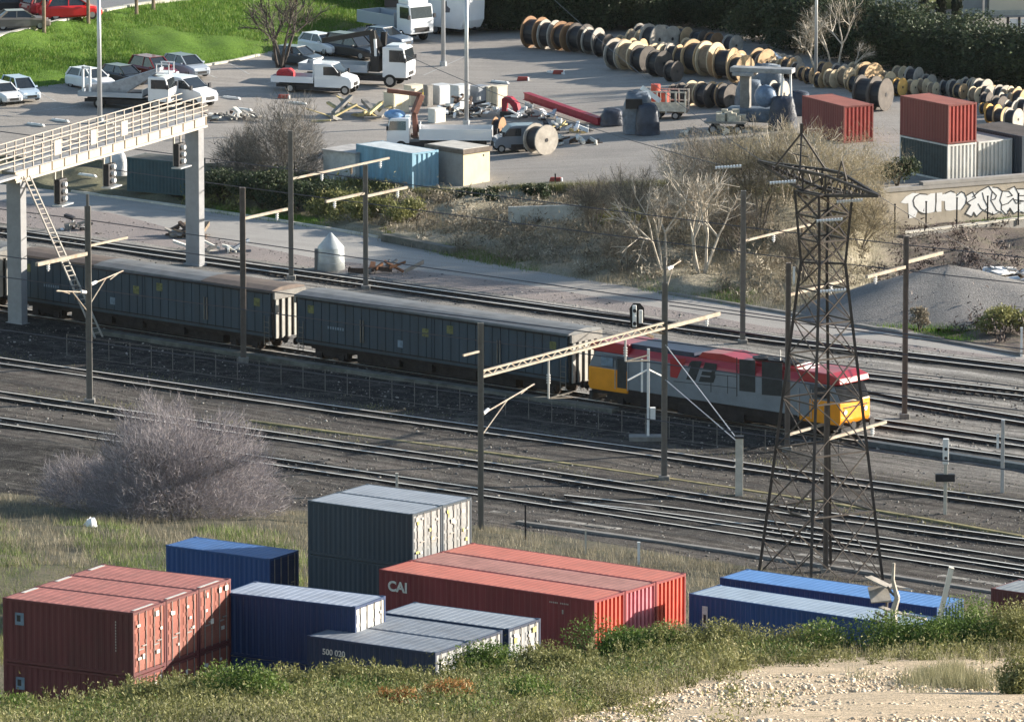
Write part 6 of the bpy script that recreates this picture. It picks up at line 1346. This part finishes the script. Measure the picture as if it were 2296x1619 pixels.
baretree('willow_thicket','olive-brown thicket left of the pylon top, in front of the dark covers','tree',bank(1705,520),7.6,6,.34,.08,27,M_barkg,L_twigo,11000,.45,.022,cloud=.7)
baretree('willow_thicket','low brown thicket between the pylon and the graffiti wall','tree',bank(1930,560),4.2,6,.45,.06,28,M_barkg,L_twigo,9000,.45,.024,cloud=.7)
baretree('bare_tree','grey-brown bare thicket on the bank behind the signal mast','tree',bank(1650,575),4.4,6,.45,.07,29,M_barkg,L_twigb,6500,.42,.018,cloud=.6)
baretree('bare_tree','low bare bush with forked branches on the bank left of the central trees','tree',bank(1400,610),3.8,4,.5,.05,33,M_barkg,L_twigb,3500,.5,.025,cloud=.5)
baretree('bare_tree','bare grey bush behind the lattice pylon, above the service road','tree',bank(1800,630),3.8,7,.45,.06,34,M_barkg,L_twigb,6500,.42,.018,cloud=.6)
bigbush('wispy grey bush with small white blossom left of the sheds',onground(640,410),3.4,2.6,6.0,17000,31,12,L_blos,'blossom_bush')
bigbush('smaller grey blossom bush right of the gantry end',onground(545,405),2.2,2.0,3.6,8000,32,8,L_blos,'blossom_bush')
for i,(px,py,r,h,n,m,lf,lb) in enumerate(((500,450,2.8,2.4,4600,L_dark,.13,'dark green bush under the blossom bushes, beside the gantry column'),(585,462,2.8,2.7,5200,L_dark,.13,'dark green bush behind the tall masts, left of the old white shed'),(670,470,2.6,2.2,4600,L_dark,.13,'dark green bush below the old white shed'),(745,478,2.4,1.6,3800,L_olive,.13,'olive bush below the old white shed and masts'),(835,490,2.4,1.4,3600,L_olive,.12,'olive bush on the bank below the pale blue container'),(920,500,2.4,1.7,3000,L_olive,.12,'olive bush on the bank under the cream shed'),
  (2012,418,1.7,2.4,2600,L_dark,.13,'dark green bush at the left end of the graffiti wall'),(2250,744,2.8,1.7,3800,L_olive,.13,'grey-green bush at the foot of the gravel heap near the right edge'),(2062,742,.9,1.9,900,L_twigb,.12,'small reddish bare bush at the foot of the gravel heap'),(1385,500,2.2,1.2,2200,L_olive,.12,'low olive bush at the top of the bank above the concrete slab'),(1075,452,2.4,.9,2400,L_dark,.12,'dark low bush at the yard edge right of the cream shed'),(1220,447,2.4,.9,2400,L_dark,.12,'dark low bush at the yard edge below the kerb block'))):
    shrub('bush',lb,'bush',onground(px,py),r,h,n,m,lf,50+i)
# hedge of big dark evergreens behind the reels
HG=[(1100,66,7,4.0),(1160,60,7.5,4.2),(1225,62,7,4.2),(1290,66,7,4.0),(1350,66,7,4.0),(1410,66,6.5,3.8),(1475,48,5,3.6),(1540,50,4.5,3.4),(1610,62,4.6,3.6),(1680,72,5,3.8),(1745,96,6,4.0),(1815,112,6,4.0),(1880,124,5.6,4.0),(1945,138,5.6,4.0),(2010,150,5.4,4.2),(2075,160,5.2,4.2),(2140,170,5.4,4.2),(2205,182,5.2,4.2),(2270,194,5.2,4.4),(2335,206,5.2,4.4)]
WH=['directly right of the white box trailer','above the far left reels, first after the box trailer','above the far left cable reels','above the gap after the far left reels','just left of the middle reel cluster','above the left end of the middle reel cluster','behind the back row of reels, left','low one behind the middle reel cluster','low one behind the right of the middle cluster','behind the right end of the middle reel cluster','left of the slender lamp post','right behind the slender lamp post','behind the right birch','behind the crooked pale tree','between the birches and the dark trunks','below the left dark trunk','below the middle dark trunk','right of the three dark trunks','under the white gate at the right','cut by the right edge']
hp=[]
for i,((px,py,h,r),wh) in enumerate(zip(HG,WH)):
    g=onground(px,py); lb='dense dark evergreen '+wh
    if i<5: t=shrub('evergreen_tree',lb,'tree',g,r,h,15000,L_dark,.17,80+i,22,elong=1.4,group='dark evergreens behind the yard',flat=.95,low=.06); hp.append(t)
    else:
        t=dup(hp[i%5],g,i*1.3,lb); t['group']='dark evergreens behind the yard'; q=hp[i%5]; b=HG[i%5]; t.scale=(r/b[3],r/b[3],h/b[2])
# foreground bushes along the crest of the slope
FB=[(30,1640,.8,.75,'G','low green bush at the left edge below the maroon stack'),(150,1650,.7,.6,'O','low olive bush under the front maroon container'),(258,1632,.8,.75,'O','yellow-green bush at the corner of the maroon stack'),(345,1612,.75,.85,'O','upright olive bush right of the maroon stack corner'),(440,1590,.8,.80,'O','olive bush in front of the shaded doors of the maroon stack'),(555,1600,1.0,1.05,'G','dark green rounded bush below the deep blue container'),(660,1575,.9,.8,'O','olive bush below the right part of the deep blue container'),(770,1570,.9,.85,'O','olive bush before the numbered navy container, left'),(880,1575,.9,.8,'O','olive bush before the numbered navy container, right'),
(1000,1600,.6,.75,'R','dry orange-brown bush with dark shaded hollow'),(890,1625,.5,.8,'R','small dry orange bush at the bottom edge'),(1000,1530,.8,.7,'G','green bush under the doors of the grey roofed containers'),(1105,1540,1.1,1.15,'G','green bush in front of the last grey roofed container'),(1180,1600,.8,.7,'G','dark low bush at the bottom left of the gravel'),(1210,1540,1.0,.9,'O','grey-olive bush below the red container side'),(1320,1530,1.1,.85,'O','grey-olive bush under the corner of the red container'),(1400,1520,1.3,1.5,'G','bright green bush over the lower corner of the red container'),(1470,1518,1.1,1.35,'G','green bush right of the bright one at the red container end'),(1545,1512,1.2,1.45,'O','grey-green bush between the red and the cobalt containers'),(1625,1508,1.1,1.25,'O','olive bush before the cobalt container, left end'),(1710,1500,1.2,.95,'O','low olive bush before the cobalt container, middle'),(1790,1496,1.2,1.15,'O','olive bush before the cobalt container, right of middle'),(1860,1495,1.1,1.3,'G','pointed green bush before the right end of the cobalt container'),(1950,1492,1.2,.85,'O','low grey-olive bush below the driftwood'),
(2030,1495,1.3,1.3,'G','dark green bush right of the driftwood'),(2110,1492,1.3,1.35,'G','dark green bush below the leaning white post'),(2190,1490,1.3,1.4,'G','green bush second from the right edge'),(2265,1488,1.5,1.5,'O','tall olive bush at the right edge'),(2296,1555,.8,.6,'O','low dark bush at the right edge above the gravel')]
fp={}
for i,(px,py,r,h,k,lb) in enumerate(FB):
    y=180 if px>1180 else None
    g=onground(px,min(py,1618)) if py<1640 else onground(px,1640)
    if px>1300 and py<1535: g=atY(px,py,181.5); g.z=gz(g.x,g.y)
    m={'G':L_green,'O':L_olive,'R':L_orange}[k]
    if px>1300: h*=1.22
    if px>1980: h*=1.15
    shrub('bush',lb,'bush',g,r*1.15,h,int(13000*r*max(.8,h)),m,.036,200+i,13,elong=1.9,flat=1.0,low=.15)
# low heath covering the slope (uncountable)
def scatter(n,fn,zfun=gz):
    P=[]
    while len(P)<n:
        q=fn()
        if q is None: continue
        P.append((q[0],q[1],zfun(q[0],q[1])))
    return np.array(P)
rg=np.random.default_rng(77)
def hillpt():
    y=rg.uniform(134,184); px=rg.uniform(-60,1760) if rg.uniform()<.85 else rg.uniform(1700,2330); x=(px-1148)/(F*.985)*y
    lim=1150+(y-137)*15.0+rg.normal(0,30)
    if px>lim and y<173.5+rg.normal(0,1.2) and not (rg.uniform()<.015): return None
    if px>1750 and y<172: return None
    return x,y
C_=scatter(5200,hillpt); n_=84
base=np.repeat(C_,n_,0); cr=np.repeat(rg.uniform(.10,.34,len(C_)),n_); P=base+np.stack([rg.normal(0,1,len(base))*cr*.8,rg.normal(0,1,len(base))*cr*.8,np.abs(rg.normal(0,1,len(base)))*cr*.95],1)
hue=np.repeat(.42+.22*np.sin(C_[:,0]*.9+C_[:,1]*.35)+rg.normal(0,.16,len(C_)),n_); lv=np.clip(hue+rg.normal(0,.13,len(base)),0,1)
o=leafobj('heath',tris(P,.032,rg,2.6,.9),L_olive,lv,kind='stuff'); tag(o,'low olive heath and grass covering the foreground slope','heath')
# darker green patches inside the heath
D0=scatter(26,hillpt); D_=np.concatenate([D0[[i]]+np.stack([rg.normal(0,.55,60),rg.normal(0,.9,60),np.zeros(60)],1) for i in range(len(D0))]); D_[:,2]=[gz(x,y) for x,y,_ in D_]
b3=np.repeat(D_,70,0); P3=b3+np.stack([rg.normal(0,.15,len(b3)),rg.normal(0,.15,len(b3)),np.abs(rg.normal(0,.24,len(b3)))],1)
o=leafobj('heath',tris(P3,.034,rg,2.0,.8),L_green,np.clip(np.repeat(rg.normal(.38,.16,len(D_)),70)+rg.normal(0,.13,len(b3)),0,1),kind='stuff'); tag(o,'darker green low shrub patches within the foreground heath','heath')
# dry grass stems over the heath and beside the gravel
def blades(name,label,C_,n_,hgt,wd,m,rad,kind='stuff',bias=0):
    base=np.repeat(C_,n_,0); N=len(base); P=base+np.stack([rg.normal(0,rad,N),rg.normal(0,rad,N),np.zeros(N)-.03],1)
    a=np.stack([rg.normal(0,.25,N),rg.normal(0,.25,N),np.ones(N)],1); L=hgt*rg.uniform(.5,1.3,N)[:,None]; b=np.stack([rg.normal(0,1,N),rg.normal(0,1,N),np.zeros(N)],1); b/=np.linalg.norm(b,axis=1)[:,None]
    V=np.stack([P-b*wd/2,P+b*wd/2,P+a*L],1).reshape(-1,3); lv=np.clip(np.repeat(rg.normal(.5+bias,.2,len(C_)),n_)+rg.normal(0,.15,N),0,1)
    o=leafobj(name,V,m,lv,kind='stuff'); tag(o,label,'grass'); return o
blades('dry_grass','dry grey grass stems rising from the heath on the slope',scatter(1500,hillpt),26,.46,.014,L_dry,.20,bias=.12)
def rp(): px=rg.normal(2125,55); y=rg.normal(161,2.5); return (px-1148)/(F*.985)*y,y
def crestpt(): px=rg.uniform(-30,1700); y=rg.uniform(168,182); return (px-1148)/(F*.985)*y,y
C2=scatter(260,crestpt); hh=rg.uniform(.3,1.0,len(C2)); k=150; b2=np.repeat(C2,k,0); h2=np.repeat(hh,k); tz=rg.uniform(0,1,len(b2)); P2=b2+np.stack([rg.normal(0,.10,len(b2))*(1.25-tz),rg.normal(0,.10,len(b2))*(1.25-tz),tz*h2],1)
o=leafobj('heath',tris(P2,.034,rg,2.4,1.2),L_olive,np.clip(np.repeat(rg.normal(.6,.2,len(C2)),k)+rg.normal(0,.15,len(b2)),0,1),kind='stuff'); tag(o,'upright tufts of pale olive heath along the crest of the slope','heath')
blades('grass_tuft','pale green grass tuft growing on the gravel at bottom right',scatter(60,rp),60,.42,.014,leafmat('tuft_green',[(0,(.12,.12,.06)),(.6,(.26,.25,.14)),(1,(.42,.38,.24))]),.2)
# stones of the gravel slope
def stones(name,label,N,fn,smin,smax,m,z=gz):
    S=scatter(N,fn,z); ico=np.array([(0,0,1),(.89,0,.45),(.28,.85,.45),(-.72,.53,.45),(-.72,-.53,.45),(.28,-.85,.45),(.72,.53,-.45),(-.28,.85,-.45),(-.89,0,-.45),(-.28,-.85,-.45),(.72,-.53,-.45),(0,0,-1)])
    fc=np.array([(0,1,2),(0,2,3),(0,3,4),(0,4,5),(0,5,1),(1,6,2),(2,7,3),(3,8,4),(4,9,5),(5,10,1),(6,7,2),(7,8,3),(8,9,4),(9,10,5),(10,6,1),(11,7,6),(11,8,7),(11,9,8),(11,10,9),(11,6,10)])
    sz=smin+(smax-smin)*rg.uniform(0,1,N)**4; sc=rg.uniform(.6,1.3,(N,1,3))*np.array([1,1,.6]); V=ico[None]*sc*sz[:,None,None]*(1+rg.normal(0,.16,(N,12,1))); th=rg.uniform(0,6.28,N); c,s=np.cos(th)[:,None],np.sin(th)[:,None]
    X=V[:,:,0]*c-V[:,:,1]*s; Y=V[:,:,0]*s+V[:,:,1]*c; V=np.stack([X,Y,V[:,:,2]],2)+S[:,None,:]; Fc=(fc[None]+np.arange(N)[:,None,None]*12).reshape(-1,3)
    o=npmesh(name,V.reshape(-1,3),Fc,m,val=np.repeat(rg.uniform(0,1,N),20),kind='stuff'); tag(o,label,'stones'); return o
L_stone=leafmat('stone_mix',[(0,(.42,.33,.23)),(.5,(.58,.46,.33)),(1,(.72,.61,.47))],rough=.9,trans=0)
def gpt():
    y=rg.uniform(134,183); px=rg.uniform(1000,2340); x=(px-1148)/(F*.985)*y
    if px<1130+(y-137)*15.0+rg.normal(0,50): return None
    return x,y
stones('gravel_stones','pale sandy stones covering the gravel slope at bottom right',15000,gpt,.010,.085,L_stone)
L_bst=leafmat('ballast_mix',[(0,(.05,.045,.04)),(.6,(.14,.13,.12)),(1,(.42,.40,.37))],rough=.9,trans=0)
def bpt():
    px=rg.uniform(-30,2330); a=(px-1148)/(F*.985); y0=np.interp(a,CA[8][0],CA[8][1]); y1=np.interp(a,CA[10][0],CA[10][1]); y=rg.uniform(y0,y1); return a*y,y
stones('ballast_stones','loose ballast stones scattered between the rails',22000,bpt,.03,.10,L_bst)
# grass
def zonept(i0,i1,p0,p1,t0=0,t1=1,f=None):
    def fn():
        px=rg.uniform(p0,p1); a=(px-1148)/(F*.985); y0=np.interp(a,CA[i0][0],CA[i0][1]); y1=np.interp(a,CA[i1][0],CA[i1][1]); t=rg.uniform(t0,t1); y=y0+(y1-y0)*t
        if f and not f(px,t): return None
        return a*y,y
    return fn
blades('grass','short bright green grass on the bank at upper left',scatter(5200,zonept(14,15,-40,880)),14,.26,.05,L_grass,.35,bias=.08)
blades('verge_grass','dry beige grass on the verge above the containers',scatter(3000,zonept(7,8,-40,2330,0,.95)),16,.42,.022,L_dry,.4)
blades('verge_grass','greener grass among the dry verge near the blue container',scatter(900,zonept(6,8,-40,700,0,.75,lambda p,t: sin(p*.02+t*5)>-.1)),16,.38,.025,L_green,.4,bias=.15)
blades('verge_grass','mixed dry and green grass behind the maroon container stack',scatter(1600,zonept(5,7,-60,720)),16,.36,.026,L_olive,.4)
blades('bank_grass','dry scrub grass over the bank between road and yard',scatter(3600,zonept(11,12,800,1960,0,1)),16,.42,.026,L_dry,.35)
blades('bank_grass','green grass patches along the foot of the bank',scatter(800,zonept(11,12,440,2330,0,.16,lambda p,t: sin(p*.013)>.1)),20,.26,.03,L_grass,.4)
blades('yard_edge_grass','dark scrub along the edge of the yard above the bank',scatter(1000,zonept(12,12,780,1940)),20,.5,.03,L_olive,.35,bias=-.1)
blades('ledge_grass','green grass strip at the foot of the graffiti wall',scatter(260,zonept(12,12,1985,2330)),24,.25,.03,L_grass,.25)
def scr(px0,px1,n,nm,lab,m,sz,hh):
    C_=scatter(n,zonept(11,12,px0,px1,.05,.95)); k=70; b=np.repeat(C_,k,0); r=np.repeat(rg.uniform(.3,.9,n),k); P=b+np.stack([rg.normal(0,1,len(b))*r*.5,rg.normal(0,1,len(b))*r*.5,np.abs(rg.normal(0,1,len(b)))*r*hh],1)
    o=leafobj(nm,tris(P,sz,rg,3.2,.6),m,np.clip(np.repeat(rg.normal(.5,.2,n),k)+rg.normal(0,.15,len(b)),0,1),kind='stuff'); tag(o,lab,'scrub')
scr(860,1960,330,'bank_scrub','grey-brown tangled scrub covering the bank',L_twigb,.085,.75)
scr(1960,2340,90,'bank_scrub','dark brown scrub behind the gravel heap below the parapet',leafmat('scrub_maroon',[(0,(.045,.032,.032)),(.6,(.095,.07,.065)),(1,(.2,.16,.13))],trans=0),.085,.9)
scr(420,900,120,'bank_scrub','olive scrub on the bank right of the gantry',L_olive,.085,.7)
def weed(): px=rg.uniform(-20,2330); a=(px-1148)/(F*.985); k=rg.choice(['dark','near_bright']); y=TF[k](a)+rg.normal(2.4,.7); return (a*y,y)
blades('weeds','sparse dry weeds between the tracks',scatter(420,weed),10,.16,.025,L_olive,.4,bias=.15)
# driftwood, planks and leaning post right of the blue containers
g=atY(2005,1402,300); t=thing('driftwood','bleached crooked branch standing before the farther blue container','driftwood',g)
pts=[(2005,1402),(2003,1370),(2012,1340),(2008,1325),(2002,1300),(2004,1262)]; mb=MB(); Q=[atY(a,b,g.y)-g for a,b in pts]
for a,b,r in zip(Q,Q[1:],(.17,.15,.13,.10,.08)): mb.tube(a,b,r,r*.85,n=7)
mb.build('main_branch',M_barkp,t)
for l in ([(2003,1395),(1985,1385),(1962,1372)],[(2012,1340),(1998,1328),(1990,1315)],[(1995,1402),(1975,1395),(1950,1388)]):
    q=[atY(a,b,g.y)-g for a,b in l]; mb=MB()
    for a,b in zip(q,q[1:]): mb.tube(a,b,.07,.05,n=5)
    mb.build('side_branch',M_barkg,t)
t=thing('broken_planks','broken grey boards leaning by the bleached branch','boards',atY(1985,1400,301)); mb=MB(); o=atY(1985,1400,301)
for (a,b,w_) in (((1947,1293),(2000,1318),.5),((1968,1315),(1976,1350),.9),((1995,1310),(2046,1324),.25),((1975,1360),(2004,1372),.3),((2010,1372),(2075,1388),.3)):
    mb.bar(atY(*a,301)-o,atY(*b,300.4)-o,w_,.06)
mb.build('boards',mat('bleached_board',(.42,.38,.33),.85,0,.2,2),t); mb=MB(); mb.tube((0,0,-.2),atY(1990,1330,301)-o,.06,n=5); mb.build('support',M_barkg,t)
a=atY(2101,1385,301); b=atY(2133,1274,301); t=thing('leaning_post','bright white square post leaning right beside the farther blue container','post',a); mb=MB(); mb.bar((0,0,-.5),b-a,.34,.2); mb.build('shaft',mat('cream_post',(.72,.68,.60),.7,0,.06,2),t); mb=MB(); mb.bar(b-a,(b-a)*1.02,.36,.22); mb.build('cap',M_concl,t)  # post has one even cream colour
# small litter
t=thing('plastic_bag','crumpled white plastic bag lying in the grass at left','bag',onground(204,1185)); mb=MB(); mb.sphere((0,0,.25),.35,n=9,sc=(1,.8,.9)); rr=random.Random(4); mb.v=[(x*rr.uniform(.7,1.25),y*rr.uniform(.7,1.25),z*rr.uniform(.75,1.2)) for x,y,z in mb.v]; mb.build('bag',M_ins,t)


# thin haze over the whole place
hz=MB(); hz.box(-1500,1500,-60,3700,-3,88); hm=bpy.data.materials.new('haze_air'); hm.use_nodes=True; nt=hm.node_tree; nt.nodes.remove(nt.nodes['Principled BSDF'])
pv=nt.nodes.new('ShaderNodeVolumePrincipled'); pv.inputs['Color'].default_value=(.93,.96,1,1); pv.inputs['Density'].default_value=HAZE; pv.inputs['Anisotropy'].default_value=.2
nt.links.new(pv.outputs[0],nt.nodes['Material Output'].inputs['Volume']); hz.build('haze',hm,kind='stuff')
scene.cycles.volume_bounces=0
# settle
print('objects',len(bpy.data.objects))
